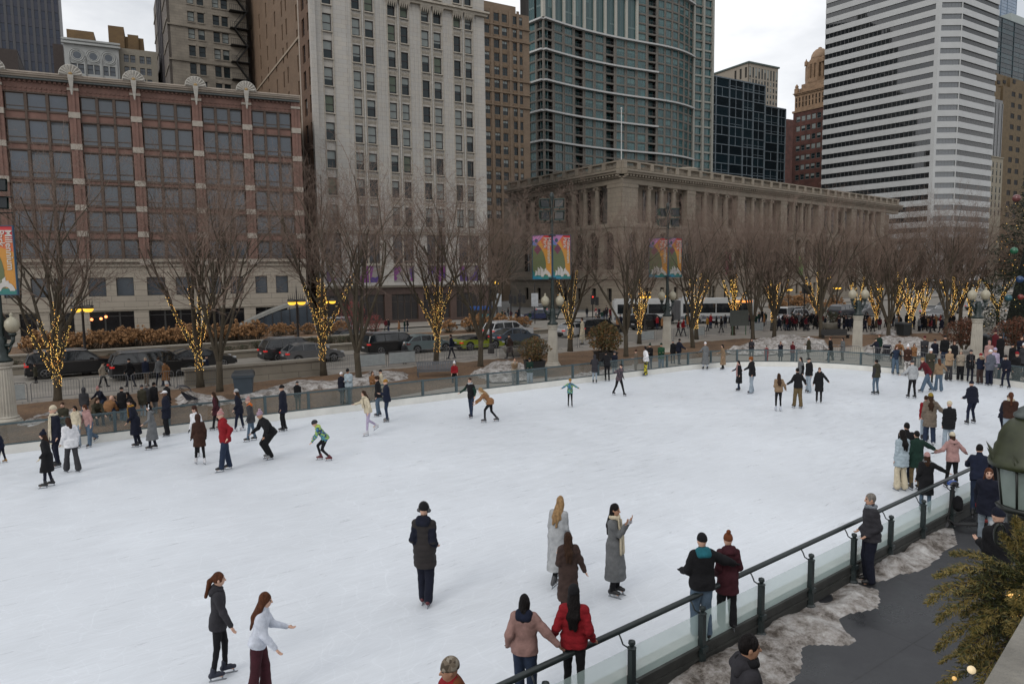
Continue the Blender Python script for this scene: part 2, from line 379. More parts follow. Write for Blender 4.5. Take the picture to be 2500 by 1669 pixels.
rail = thing('railing', 'dark green steel railing with glass panels along the near side of the rink', 'railing', (0, 0, 0), RZ)
GRN = mat('dark_green_paint', (.018, .027, .028), .38, var=.2, vs=6, bump=.05)
s0, s1 = -3, 33.4
b = MB(); 
def nl(s, off=0): return nline(s)-off
b.prism([(s0, nl(s0)-.11), (s1, nl(s1)-.11), (s1, nl(s1)+.0), (s0, nl(s0)+.0)], GZ, -.02, 0)
b.prism([(s0, nl(s0)-.14), (s1, nl(s1)-.14), (s1, nl(s1)+.05), (s0, nl(s0)+.05)], -.02, .025, 0)
b.prism([(s0, nl(s0)-.135), (s1, nl(s1)-.135), (s1, nl(s1)-.11), (s0, nl(s0)-.11)], GZ+.16, GZ+.20, 0)
b.build('base_channel', [mat('base_steel', (.03, .031, .028), .6, var=.45, vs=3)], rail)
b = MB(); b.prism([(s0, nl(s0)+.052), (s1, nl(s1)+.052), (s1, nl(s1)+.26), (s0, nl(s0)+.26)], -.01, .006, 0)
b.build('kerb_strip', mat('rink_kerb', (.52, .52, .50), .6, var=.15), rail)
b = MB(); b.tube([(s0, nl(s0)+.02, .79), (s1, nl(s1)+.02, .79)], .045, 10); b.build('handrail', GRN, rail, True)
pb = MB(); pb.box(-.044, .044, -.044, .044, -.02, .55).box(-.075, .075, -.075, .075, -.06, .02); pb.lathe([(.065, .55), (.07, .565), (.032, .585), (.036, .60), (.056, .63), (.05, .665), (.0, .69)], 10)
pb.lathe([(.10, GZ), (.10, GZ+.03), (.07, GZ+.06), (.062, -.02)], 10); pb.tube([(0, 0, GZ+.1), (0, 0, 0)], .06, 8)
pb.tube([(0, .0, .56), (-.05, .03, .57), (-.11, .07, .62), (-.12, .10, .70), (-.12, .15, .77)], .012, 6)
pm = pb.mesh('post', GRN, False)
k = 0; ss = 8.54-1.64*6
while ss < 33:
    ang = math.atan(.05); ob('post', pm, rail, (ss, nl(ss)-.13, 0), ang)
    x0, x1 = ss+.06, ss+1.58
    g = MB().quad((x0, nl(x0)-.09, .025), (x1, nl(x1)-.09, .025), (x1, nl(x1)-.09, .55), (x0, nl(x0)-.09, .55)); g.build('glass_panel', GLASSN, rail)
    ss += 1.64
# ------------------------------------------------------------------ buildings
GLZ = mat('window_glass', (.014, .026, .030), .12, var=0, spec=.28)
GLZ2 = mat('window_glass_grey', (.055, .070, .088), .12, var=.25, vs=.6, spec=.75)
GLT = mat('tower_glass', (.024, .085, .090), .08, var=.6, vs=.25, spec=.55)
DARK = mat('dark_interior', (.010, .010, .011), .8, var=0)
BLIND = mat('window_blind', (.28, .31, .30), .8, var=.1, vs=.7)
BLINDG = mat('window_blind_green', (.13, .16, .12), .8, var=.15, vs=.7)
class Face:
    """a wall plane of a building: local x along it, y into the building, z up; w() takes a point of the view onto the plane"""
    def __init__(s, px, N, az):
        r = ray(px, 700); p = CP+r*(N/(r@NN)); s.p = np.array([p[0], p[1], 0.0]); s.setaz(az)
    def setaz(s, az):
        a = R(az); s.d = np.array([math.sin(a), math.cos(a), 0]); s.n = np.array([-math.cos(a), math.sin(a), 0]); s.rz = PI/2-a; return s
    def w(s, x, y):
        r = ray(x, y); t = ((s.p-CP)@s.n)/(r@s.n); p = CP+r*t; return float((p-s.p)@s.d), float(p[2])
    def x(s, px, y=400): return s.w(px, y)[0]
    def z(s, px, py): return s.w(px, py)[1]
def from_pts(p, az):
    f = Face.__new__(Face); f.p = np.array([p[0], p[1], 0.0]); f.setaz(az); return f
def wmesh(name, fr, gl, blind=0, bm=None, mull=0, hbar=.5, ft=.07, tr=0):
    """unit window 1x1, frame ft, optional blind fraction, mullions and a meeting rail"""
    b = MB(); f = ft
    b.box(0, f, 0, .12, 0, 1, 0).box(1-f, 1, 0, .12, 0, 1, 0).box(f, 1-f, 0, .12, 0, f*.7, 0).box(f, 1-f, 0, .12, 1-f*.7, 1, 0)
    if hbar: b.box(f, 1-f, .02, .1, hbar-.02, hbar+.02, 0)
    for i in range(mull): x = (i+1)/(mull+1); b.box(x-.02, x+.02, .02, .1, f*.7, 1-f*.7, 0)
    if tr: b.box(f, 1-f, .02, .1, tr-.015, tr+.015, 0)
    g = f*.7; zb = 1-g-blind*(1-2*g)
    if blind < 1: b.quad((f, .07, g), (1-f, .07, g), (1-f, .07, zb), (f, .07, zb), 1)
    if blind > 0: b.quad((f, .07, zb), (1-f, .07, zb), (1-f, .07, 1-g), (f, .07, 1-g), 2)
    return b.mesh(name, [fr, gl, bm or BLIND])
def windows(root, lst, meshes, depth, d=1.0, name='window', frame=(0, 0, 0), view=None, sill=None):
    """lst of (x0,x1,z0,z1[,variant]); the 100 nearest become parts, the rest one part"""
    ox, oy, rz = frame; c, s_ = math.cos(rz), math.sin(rz)
    used = NW.get((root.name, name), 0)
    lst = sorted(lst, key=lambda q: -(q[1]-q[0])*(q[3]-q[2])/(1+((view or 0)-q[0])**2+(q[2]-6)**2*.2)) if len(lst)+used > 100 else lst
    rest = MB(); rm = None
    for i, q in enumerate(lst):
        x0, x1, z0, z1 = q[:4]; me = meshes[q[4] if len(q) > 4 else RND.randrange(len(meshes))]
        if used+i < 100:
            o = ob(name, me, root, (ox+c*x0-s_*depth, oy+s_*x0+c*depth, z0), rz); o.scale = (x1-x0, d, z1-z0)
        else:
            mi = meshes.index(me); rm = True
            for p in me.polygons: pass
            o0 = len(rest.v)
            for v in me.vertices:
                lx, ly, lz = x0+v.co.x*(x1-x0), depth+v.co.y*d, z0+v.co.z*(z1-z0); rest.v.append((ox+c*lx-s_*ly, oy+s_*lx+c*ly, lz))
            for p in me.polygons:
                rest.f.append(tuple(o0+k for k in p.vertices)); rest.m.append(meshes.index(me)*3+p.material_index)
    NW[(root.name, name)] = used+min(len(lst), max(0, 100-used))
    if rm:
        ms = []
        for me in meshes: ms += [me.materials[0], me.materials[1], me.materials[2]]
        o = rest.build(name, ms, root); o['kind'] = 'stuff'
NW = {}; RND = random.Random(5)
def grid_wall(b, X0, X1, Z0, Z1, cols, rows, th=.4, mi=0, fr=(0, 0, 0), back=True, spd=None, smi=None):
    """wall of piers and spandrels leaving the openings cols x rows free; spd: how far spandrels sit back"""
    ox, oy, rz = fr; c, s_ = math.cos(rz), math.sin(rz)
    def bx(x0, x1, y0, y1, z0, z1, m):
        if x1-x0 < .001 or z1-z0 < .001: return
        o = len(b.v); b.box(x0, x1, y0, y1, z0, z1, m)
        for k in range(o, len(b.v)): x, y, z = b.v[k]; b.v[k] = (ox+c*x-s_*y, oy+s_*x+c*y, z)
    cols = sorted(cols); rows = sorted(rows); x = X0
    for a, e in cols: bx(x, a, 0, th, Z0, Z1, mi); x = e
    bx(x, X1, 0, th, Z0, Z1, mi)
    sp = spd or 0; sm = mi if smi is None else smi
    for a, e in cols:
        z = Z0
        for r0, r1 in rows: bx(a, e, sp, th, z, r0, sm); z = r1
        bx(a, e, sp, th, z, Z1, sm)
    if back: bx(X0, X1, th+.25, th+.3, Z0, Z1, 9)
    return bx

# ---- A: red brick and terracotta block with limestone base (left)
fa = Face(360, 88, 66)
A_ = thing('red_brick_building', 'red terracotta office block with scallop shell ornaments on its cream cornice', 'building', tuple(fa.p), fa.rz)
LIME = brick('limestone_blocks', (.37, .325, .265), (.34, .30, .245), (.17, .15, .125), 2.4, .62, msize=.02, var=.10)
TERRA = mat('terracotta', (.205, .112, .088), .75, var=.18, vs=1.2, bump=.25, bs=12)
TBROWN = mat('brown_metal_trim', (.085, .055, .038), .6, var=.15)
CREAM = mat('cream_terracotta', (.42, .36, .30), .7, var=.15, vs=1)
WSTONE = mat('pale_stone_block', (.40, .36, .31), .8, var=.12)
pil = [fa.x(p, 300) for p in (-150, -2, 184, 334, 482, 603, 722)]
zt = fa.z(603, 236); rws = [(fa.z(305, b_), fa.z(305, t)) for t, b_ in ((246, 284), (308, 359), (379, 441), (455, 503), (519, 565), (586, 634))]
zb = fa.z(305, 640)
ztop = rws[0][1]+1.5
pw = .5
wl = []; b = MB(); sp = MB(); tb = MB(); wb = MB()
for i, x in enumerate(pil):
    b.box(x-pw, x+pw, -.25, .5, zb+.35, ztop, 0); b.box(x-.12, x+.12, -.34, -.25, zb+.35, ztop, 0)
    for zz0, zz1 in [(r[0]-.62, r[0]-.02) for r in rws]+[(rws[0][1]+.55, rws[0][1]+.80)]: MB().box(x-pw-.03, x+pw+.03, -.36, .3, zz0, zz1, 0).build('stone_block', WSTONE, A_)
for x0, x1 in zip(pil, pil[1:]):
    a, e = x0+pw, x1-pw; w3 = (e-a)/3
    z = zb+.35
    for r0, r1 in rws[::-1]:
        sp.box(a, e, .05, .5, z, r0-.12, 0); sp.box(a, e, -.06, .05, r0-.22, r0-.08, 1); sp.box(a, e, -.04, .05, z+.02, z+.12, 1)
        for k in (1, 2): sp.box(a+w3*k-.12, a+w3*k+.12, -.05, .3, r0-.08, r1, 1)
        for k in (0, 1, 2, 3): sp.box(a+w3*k-.1, a+w3*k+.1, -.09, .05, z+.05, r0-.08, 1)
        for k in range(3): wl.append((a+w3*k+.10, a+w3*(k+1)-.10, r0-.08, r1))
        z = r1
    sp.box(a, e, .0, .5, z, ztop, 0); sp.box(a, e, -.08, .0, z, z+.12, 1)
    n = int((e-a)/.42)
    for k in range(n):
        x = a+(k+.25)*(e-a)/n; sp.box(x, x+.2, -.10, 0, z+.45, z+.62, 0); sp.box(x, x+.22, -.2, 0, ztop-.42, ztop-.20, 0); sp.box(x, x+.2, -.05, 0, z+.2, z+.32, 0)
X0, X1 = pil[0]-.6, pil[-1]+pw
b.build('pilaster', TERRA, A_); sp.build('spandrel', [TERRA, TBROWN], A_)
b = MB(); b.box(X0, X1, -.55, .8, ztop-.2, ztop, 1).box(X0, X1, -.75, .8, ztop, ztop+.18, 0).box(X0, X1, -.95, .8, ztop+.18, ztop+.34, 0).box(X0, X1, -1.05, .8, ztop+.34, ztop+.46, 0).box(X0, X1, -.7, .2, ztop+.46, ztop+.56, 0)
b.build('cornice', [CREAM, mat('slate_trim', (.13, .15, .15), .5)], A_)
fm = MB()
nf = 9
for k in range(nf):
    a0, a1 = PI*k/nf, PI*(k+1)/nf; am = (a0+a1)/2
    for (p, q, d0, d1) in ((a0, am, .0, -.16), (am, a1, -.16, .0)):
        fm.add([(0, -.05, 0), (1.02*math.cos(p), d0, 1.02*math.sin(p)), (1.02*math.cos(q), d1, 1.02*math.sin(q)), (0, .15, 0), (1.0*math.cos(p), .15, 1.0*math.sin(p)), (1.0*math.cos(q), .15, 1.0*math.sin(q))], [(0, 2, 1), (3, 4, 5), (1, 2, 5, 4)], 0)
fm.tube([(1.04*math.cos(PI*t/16), 0, 1.04*math.sin(PI*t/16)) for t in range(17)], .07, 5, 0)
for k in range(9): fm.ball((1.0*math.cos(PI*(k+.5)/9), -.06, 1.0*math.sin(PI*(k+.5)/9)), .085, 6, 0)
fm.ball((0, -.1, .12), .2, 8, 1)
fm.add([(-.28, -.30, 0), (.28, -.30, 0), (.06, -.12, -2.0), (-.06, -.12, -2.0), (-.28, .1, 0), (.28, .1, 0), (.06, .1, -2.0), (-.06, .1, -2.0)], [(0, 3, 2, 1), (0, 4, 7, 3), (1, 2, 6, 5), (0, 1, 5, 4)], 0)
fm = fm.mesh('shell_ornament', [mat('shell_stone', (.44, .42, .38), .8, var=.2, vs=2), mat('gilt', (.35, .22, .08), .5)])
for x in pil[:-1]: o = ob('shell_ornament', fm, A_, (x, -1.1, ztop+.42)); o.scale = (1.0, 1, 1.0) 
fr = TBROWN
wm = [wmesh('w', fr, GLZ2, 0, hbar=.22, ft=.05), wmesh('w', fr, GLZ2, .15, hbar=.2, ft=.05, bm=BLIND), wmesh('w', fr, GLZ2, 0, hbar=.78, ft=.05), wmesh('w', fr, GLZ2, .25, hbar=.24, ft=.05, bm=BLINDG)]
wm = [wmesh('w', fr, GLZ2, .0, hbar=.24, ft=.05), wmesh('w', fr, GLZ2, .0, hbar=.24, ft=.05), wmesh('w', fr, GLZ2, .12, hbar=.2, ft=.05, bm=mat('curtain_grey', (.10, .11, .12), .8)), wmesh('w', fr, mat('window_glass_blue', (.05, .068, .095), .12, var=.25, vs=.8, spec=.75), 0, hbar=.22, ft=.05)]
# limestone base: second floor windows, shopfronts
sm = [fa.w(x, 700)[0] for x in (-60, -15, 8, 52, 75, 120, 132, 178, 215, 259, 284, 327, 359, 404, 430, 472, 511, 540, 563, 595, 624, 653, 674, 704)]
small = [(sm[i], sm[i+1]) for i in range(0, len(sm), 2)]
zs = (fa.z(305, 722), fa.z(305, 677)); z2 = fa.z(600, 746)
b = MB(); bx = grid_wall(b, X0, X1, z2, zb, small, [zs], .5, 0, back=False)
shop = [fa.w(x, 790)[0] for x in (-90, 30, 48, 90, 122, 182, 220, 329, 365, 480, 506, 598, 626, 704)]
shops = [(shop[i], shop[i+1]) for i in range(0, len(shop), 2)]
grid_wall(b, X0, X1, GZ, z2, shops, [(GZ+.3, z2-.25)], .5, 0, back=False)
b.box(X0, X1, -.35, .5, zb, zb+.35, 0).box(X0, X1, -.18, .5, zb-.45, zb-.3, 0).box(X0, X1, -.12, 0, z2-.1, z2+.08, 0)
for k in range(int((X1-X0)/.5)): x = X0+.2+k*.5; b.box(x, x+.2, -.12, 0, zb-.28, zb-.02, 0)
b.box(X0, X1, .5, 14, GZ, ztop, 1) if False else None
b.build('base', [LIME], A_)
windows(A_, wl, wm, .1, 1.0, view=fa.x(360))
sgm = wmesh('w', mat('dark_frame', (.03, .028, .026), .5), GLZ2, 0, hbar=0, ft=.04)
windows(A_, [(a, e, zs[0], zs[1]) for a, e in small], [sgm], .3, 1, name='base_window')
shm = wmesh('w', mat('dark_frame', (.03, .028, .026), .5), mat('shop_glass', (.012, .012, .014), .12, var=0), 0, hbar=0, mull=2, ft=.02, tr=.8)
windows(A_, [(a, e, GZ+.3, z2-.25) for a, e in shops], [shm], .35, 1, name='shopfront')
lamps = MB()
for x, y in ((698, 1128), (808, 1107), (770, 1122)): s_, z_ = fa.w(x/3.132, 420+y/3.132); lamps.ball((s_, .30, z_), .16, 8)
lamps.build('shop_lamp', mat('warm_bulb', (1, .5, .2), .5, var=0, emit=(1, .28, .10), es=2.5), A_, True)
MB().box(X0, X1, .6, 16, GZ, ztop-.1).build('core', mat('core_dark', (.03, .028, .026), .9), A_)

# ---- B: white terracotta tower with brown brick side
fb = Face(976, 88, 60)
fb_c = fb.x(770, 400)
p0 = fb.p+fb.d*fb_c
B_ = thing('white_terracotta_tower', 'tall cream terracotta office tower with a tan brick side wall', 'building', (p0[0], p0[1], 0), fb.rz)
fb.p = p0.copy(); 
CRM = brick('cream_terracotta_blocks', (.47, .44, .395), (.44, .425, .40), (.30, .28, .25), 1.15, .55, msize=.012, var=.08, bump=.2)
CRM2 = mat('cream_ornament', (.40, .36, .30), .8, var=.2, vs=3)
px = [(796, 818), (867, 886.5), (898, 919), (953, 971.5), (983.5, 1002), (1034, 1052.5), (1063, 1082), (1111.5, 1129), (1139, 1156)]
cols = [(fb.x(a, 300), fb.x(e, 300)) for a, e in px]
rw = [(12, -32), (77, 33.5), (143, 99), (209.5, 164), (275, 232.5), (342, 298.5), (409.6, 366.6), (475.7, 432.6), (548, 499)]
rows = [(fb.z(807, a), fb.z(807, e)) for a, e in rw]
pit = rows[0][0]-rows[1][0]
rows = [(rows[0][0]+pit*2, rows[0][1]+pit*2), (rows[0][0]+pit, rows[0][1]+pit)]+rows
X1 = fb.x(1186, 300); zc = fb.z(900, 560); ZT = rows[0][1]+3
b = MB(); grid_wall(b, 0, X1, zc, ZT, cols, rows, .6, 0, back=False, spd=.12)
for a, e in cols: # slim framing ribs
    for x in (a-.14, e+.06): b.box(x, x+.08, -.10, 0, zc, ZT, 1)
for i in (1, 3, 5, 7):
    m_ = (cols[i][1]+cols[i+1][0])/2; b.box(m_-.1, m_+.1, -.12, 0, zc, ZT, 0); b.box(cols[i][0]-.75, cols[i][0]-.62, -.06, 0, zc, ZT, 0); b.box(cols[i+1][1]+.62, cols[i+1][1]+.75, -.06, 0, zc, ZT, 0)
for r0, r1 in rows:
    for a, e in cols:
        b.box(a-.16, e+.16, -.14, .12, r0-.16, r0-.02, 1)
    for a, e in cols[1:]:
        for k in range(4): x = a+(e-a)*(k+.5)/4; b.add([(x-.13, .12, r0-.95), (x+.13, .12, r0-.95), (x+.13, -.02, r0-.6), (x-.13, -.02, r0-.6), (x, -.06, r0-.4)], [(0, 1, 2, 3), (3, 2, 4)], 1)
b.box(-.05, X1, -.55, .6, zc-.2, zc+.1, 0).box(-.05, X1, -.35, .6, zc-.55, zc-.2, 1).box(-.05, X1, -.7, .6, zc+.1, zc+.25, 0)
# crown cornice with gothic canopies
zq = fb.z(1100, 28)
b.box(cols[3][1]-.3, X1+.3, -.5, .3, zq, zq+.35, 1).box(cols[3][1]-.3, X1+.5, -.8, .3, zq+.35, zq+.6, 1)
for a, e in cols[3:]:
    for k in range(5): x = a-.2+(e-a+.4)*(k+.5)/5; b.add([(x-.2, 0, zq), (x+.2, 0, zq), (x+.2, -.5, zq), (x-.2, -.5, zq), (x, -.15, zq-.95)], [(0, 1, 4), (1, 2, 4), (2, 3, 4), (3, 0, 4)], 1)
# lower floors
zl = fb.z(900, 698); lc = [(fb.x(a, 640), fb.x(e, 640)) for a, e in ((796, 835), (875, 929), (961, 1012), (1044, 1090), (1122, 1171))]
z_m = (fb.z(900, 647), fb.z(900, 571))
grid_wall(b, 0, X1, zl, zc-.55, lc, [(fb.z(900, 690), z_m[1])], .6, 0, back=False)
for a, e in lc:
    b.box(a, e, .15, .35, z_m[0]-.1, z_m[0]+.25, 1); m_ = (a+e)/2; b.box(m_-.08, m_+.08, .2, .35, fb.z(900, 690), z_m[1], 1)
b.box(-.3, X1+.2, -.6, .6, zl-.25, zl, 1).box(-.3, X1+.2, -.9, .6, zl, zl+.2, 0)
b.build('facade', [CRM, CRM2], B_)
DG = mat('dark_green_frame', (.030, .018, .020), .5)
wm = [wmesh('w', DG, GLZ, f, bm=m_, hbar=.5, ft=.06) for f, m_ in ((0, None), (.5, BLIND), (.93, BLIND), (.65, BLIND), (.9, BLINDG), (0, None), (.35, BLIND))]
windows(B_, [(a, e, r0, r1) for a, e in cols for r0, r1 in rows], wm, .28, 1.2, view=0)
PUR = mat('purple_banner', (.16, .04, .22), .7, var=.9, vs=.9, detail=1); GRYG = mat('dusky_glass', (.05, .05, .055), .15, var=.3)
windows(B_, [(a, e, z_m[0]+.25, z_m[1]) for a, e in lc], [wmesh('w', DG, GRYG, 0, mull=1, hbar=.45, ft=.04)], .3, 1, name='display_window')
def banner_mat():
    m = bpy.data.materials.new('purple_white_poster'); m.use_nodes = True; t = m.node_tree; b = t.nodes['Principled BSDF']
    tc = N_(t, 'ShaderNodeTexCoord'); n = N_(t, 'ShaderNodeTexVoronoi', ins={'Scale': .8}); t.links.new(tc.outputs['Object'], n.inputs['Vector'])
    r = N_(t, 'ShaderNodeValToRGB'); r.color_ramp.interpolation = 'CONSTANT'; e = r.color_ramp.elements
    e[0].position = 0; e[0].color = (.22, .20, .19, 1); e[1].position = .45; e[1].color = (.17, .03, .18, 1); x = e.new(.7); x.color = (.06, .03, .16, 1)
    sx = N_(t, 'ShaderNodeSeparateColor'); t.links.new(n.outputs['Color'], sx.inputs[0]); t.links.new(sx.outputs[0], r.inputs[0]); t.links.new(r.outputs[0], b.inputs['Base Color']); b.inputs['Roughness'].default_value = .5; return m
BM = banner_mat()
for a, e in lc: MB().quad((a+.1, .30, fb.z(900, 690)), (e-.1, .30, fb.z(900, 690)), (e-.1, .30, z_m[0]-.1), (a+.1, .30, z_m[0]-.1)).build('poster', BM, B_)
b = MB(); sh = [(fb.x(a, 750), fb.x(e, 750)) for a, e in ((790, 850), (868, 940), (957, 1022), (1035, 1100), (1115, 1178))]
grid_wall(b, 0, X1, GZ, zl-.25, sh, [(GZ+.5, zl-1.2)], .6, 0, back=False); b.build('ground_floor', [mat('brown_granite', (.10, .062, .050), .45, var=.15, vs=2)], B_)
windows(B_, [(a, e, GZ+.5, zl-1.2) for a, e in sh], [wmesh('w', mat('bronze', (.06, .045, .035), .4), mat('shop_glass2', (.06, .055, .055), .12, var=.3, vs=.5), 0, mull=3, hbar=.7, ft=.02)], .3, 1, name='shopfront')
MB().box(.7, X1-.1, .9, 24, GZ, ZT-.2).build('core', mat('core_dark', (.03, .028, .026), .9), B_)
# brown side wall, first part then the recessed tan part
BRK = brick('brown_brick', (.155, .085, .050), (.125, .068, .040), (.10, .065, .045), .6, .2, msize=.02, var=.2)
BRT = brick('tan_brick', (.20, .128, .078), (.175, .108, .064), (.14, .10, .07), .6, .2, msize=.02, var=.15)
fs = from_pts(p0, 60-90)
y1 = fs.x(738, 300); 
def side(b, y0, y1, xin, z0, z1, ww, mi, th=.3, zz=()):
    pass
SW = PI/2*3    # windows facing the left
swl = [(fs.x(a, 250), fs.x(e, 250)) for a, e in ((764, 757), (750, 743.5))]
srow = rows
b = MB(); grid_wall(b, -y1, 0, GZ, ZT, [(-e, -a) for a, e in swl], srow+[(zl, zl+3.2), (zl+4.3, zl+7)], .4, 0, fr=(0, 0, -PI/2), back=False)
b.box(-.05, .6, -.3, .45, zl, ZT, 1)
b.build('side_wall', [BRK, CRM], B_)
windows(B_, [(-e, -a, r0, r1) for a, e in swl for r0, r1 in srow], [wm[0], wm[1]], .2, 1, name='side_window', frame=(0, 0, -PI/2))
y2 = fs.x(738, 300)+.02; y3 = y2+52
sl = [(y2+.4+o, y2+.4+o+.75) for o in (1.2, 7.2, 9.8, 14.5, 20.5, 26, 33, 40)]
b = MB(); zr = [(r0, r0+2.2) for r0, r1 in rows]
grid_wall(b, -y3, -y2, GZ, ZT+6, [(-e, -a) for a, e in sl], zr, .4, 0, fr=(.25, 0, -PI/2), back=False)
b.box(-.05, .25, y2-.35, y2+.05, zl, ZT, 1)
for k in (3, 8): b.box(.12, .25, y2, y3, zr[-1][0]+pit*k-1.2, zr[-1][0]+pit*k-.9, 2)
b.build('side_wall', [BRT, CREAM, mat('pale_brick_band', (.34, .27, .20), .8)], B_)
windows(B_, [(-e, -a, r0, r1) for a, e in sl for r0, r1 in zr], [wmesh('w', TBROWN, GLZ, 0, hbar=.5, ft=.12)], .15, 1, name='side_window', frame=(.25, 0, -PI/2))
MB().box(.7, X1-.1, 24.1, y3, GZ, ZT+5.8).build('core', mat('core_dark', (.03, .028, .026), .9), B_)

# ---- C: old pale brick tower with fire escape, behind the red building
fc = Face(445, 128, 60); C_ = thing('pale_brick_tower', 'weathered pale brick tower with a black fire escape behind the red block', 'building', tuple(fc.p), fc.rz)
cols = [(fc.x(a, 150), fc.x(e, 150)) for a, e in ((463.5, 479.5), (487.5, 503.5), (524.5, 540), (545.5, 561))]
rows = [(fc.z(471, b_/3.132), fc.z(471, t/3.132)) for t, b_ in ((92, 168), (220, 300), (350, 430), (483, 567))]
pit = (rows[0][0]-rows[3][0])/3
rows = [(rows[0][0]+pit*k, rows[0][1]+pit*k) for k in (2, 1)]+rows+[(rows[3][0]-pit*k, rows[3][1]-pit*k) for k in (1, 2, 3, 4, 5)]
XR = fc.x(606, 150); ZT = rows[0][1]+3
PAL = brick('old_pale_brick', (.30, .265, .215), (.25, .22, .18), (.20, .175, .145), 1.2, .42, msize=.02, var=.25)
b = MB(); grid_wall(b, 0, XR, GZ, ZT, cols, rows, .4, 0, back=False)
for r0, r1 in rows[::2]: b.box(-.1, XR, -.25, 0, r0-1.0, r0-.75, 0)
for r0, r1 in rows:
    for a, e in cols: b.box(a-.1, e+.1, -.12, 0, r0-.18, r0, 0); b.box(a-.1, e+.1, -.08, 0, r1, r1+.3, 0)
fcs = from_pts(fc.p, -30); ys = fcs.x(382, 150)
b.box(0, .4, 0, ys, GZ, ZT, 1); 
for k in range(3): y = ys*(.35+.12*k); b.box(-.25, 0, y, y+ys*.05, GZ, ZT, 2)
for k in range(14): z = ZT-3-k*pit*1.3; b.box(-.15, 0, .4, ys*.3, z, z+.25, 0); b.box(-.15, 0, ys*.72, ys, z, z+.25, 0)
b.box(.5, XR-.1, .8, ys-.1, GZ, ZT-.1, 3)
b.build('wall', [PAL, mat('grimy_stucco', (.15, .13, .115), .9, var=.25, vs=.6), mat('dark_duct', (.05, .045, .05), .6), mat('core_dark', (.03, .028, .026), .9)], C_)
windows(C_, [(a, e, r0, r1) for a, e in cols for r0, r1 in rows], [wmesh('w', DARK, GLZ, f, hbar=.5, ft=.06) for f in (0, .5, .9, 0)], .2)
b = MB(); xf = XR-.9
for k, (r0, r1) in enumerate(rows[:8]):
    z = r0-.3
    b.box(xf-1.9, xf+.9, -1.3, 0, z, z+.1, 0)
    for t in range(10): x = xf-1.9+t*.31; b.box(x, x+.04, -1.3, -1.26, z, z+1.0, 0)
    b.box(xf-1.9, xf+.9, -1.3, -1.26, z+.95, z+1.0, 0)
    for t in range(14):
        f = t/13; x = xf-1.2+2.0*(f if k % 2 else 1-f); b.box(x-.14, x+.14, -1.15, -.35, z-pit*(1-f)+.02, z-pit*(1-f)+.07, 0)
    for yy in (-1.15, -.35): b.tube([(xf-1.2+2.0*(0 if k % 2 else 1), yy, z-pit), (xf-1.2+2.0*(1 if k % 2 else 0), yy, z)], .07, 4, 0); b.tube([(xf-1.2+2.0*(0 if k % 2 else 1), yy, z-pit+.9), (xf-1.2+2.0*(1 if k % 2 else 0), yy, z+.9)], .03, 4, 0)
b.build('fire_escape', mat('black_iron', (.012, .011, .010), .6), C_)

# ---- D, E: far left backdrop
def simple_tower(name, label, f, x0, x1, ztop, cols, rows, wallm, wins, depth=20, sidem=None, wd=.15, th=.3, cat='building', cornice=None, view=None, spd=None, spm=None):
    r = thing(name, label, cat, tuple(f.p), f.rz)
    b = MB(); grid_wall(b, x0, x1, GZ, ztop, cols, rows, th, 0, back=False, spd=spd, smi=(3 if spm else None))
    b.box(x0, x0+.25, th, depth, GZ, ztop, 1).box(x1-.25, x1, th, depth, GZ, ztop, 1).box(x0, x1, th, depth, ztop-.4, ztop, 1).box(x0+.3, x1-.3, th+.35, depth-.2, GZ, ztop-.5, 2)
    if cornice: b.box(x0-.4, x1+.4, -.4, th, ztop-cornice, ztop+.02, 1)
    b.build('wall', [wallm, sidem or wallm, mat('core_dark', (.03, .028, .026), .9), spm or wallm], r)
    if wins: windows(r, [(a, e, z0, z1) for a, e in cols for z0, z1 in rows], wins, wd, view=view)
    return r
fd = Face(225, 140, 64); x0, x1 = fd.x(158, 150), fd.x(291, 150)
zt = fd.z(225, 100)
WT = mat('whitewashed_stone', (.42, .43, .42), .8, var=.1, vs=.8)
cols = [(fd.x(a/3.132, 160), fd.x(e/3.132, 160)) for a, e in ((545, 588), (597, 642), (668, 712), (720, 762), (790, 828), (838, 880))]
rows = [(fd.z(235, 183), fd.z(235, 160)), (fd.z(235, 215), fd.z(235, 192))]
D_ = simple_tower('white_round_window_building', 'low white building with three round windows under its parapet', fd, x0, x1, zt, cols, rows, WT, [wmesh('w', DARK, GLZ2, 0, ft=.06)])
b = MB(); g = MB()
for cx in (590, 714, 831):
    s_, z_ = fd.w(cx/3.132, (424+(cx-590)*.10)/3.132); n = 24
    for r_, d in ((.62, .08), (.86, .13), (1.1, .08)):
        b.tube([(s_+r_*1.05*math.cos(2*PI*k/n), -.02, z_+r_*1.05*math.sin(2*PI*k/n)) for k in range(n+1)], d, 5, 0, False)
    b.box(s_-1.25, s_-1.1, -.15, 0, z_-4, z_, 0).box(s_+1.1, s_+1.25, -.15, 0, z_-4, z_, 0)
    g.prism([(s_+.58*math.cos(2*PI*k/n), z_+.58*math.sin(2*PI*k/n)) for k in range(n)], 0, .03, 0)
    for k in range(len(g.v)-2*n, len(g.v)): x, y, z = g.v[k]; g.v[k] = (x, -z-.02, y)
b.box(x0-.3, x1+.3, -.5, 0, zt-.9, zt-.6, 0).box(x0-.3, x1+.3, -.3, 0, zt-.3, zt, 0)
b.build('ornament', WT, D_); g.build('round_window', GLZ2, D_)
BRN = brick('ochre_brick', (.20, .125, .055), (.17, .105, .05), (.13, .09, .05), .6, .22, msize=.02, var=.25)
s0, z0 = fd.w(160, 92); s1, z1 = fd.w(226, 74)
MB().box(s0, s1, 2, 8, zt-1, z1+.3).build('roof_house', BRN, D_)
fe = Face(335, 140, 64); x0, x1 = fe.x(292, 150), fe.x(384, 150); zt = fe.z(335, 122)
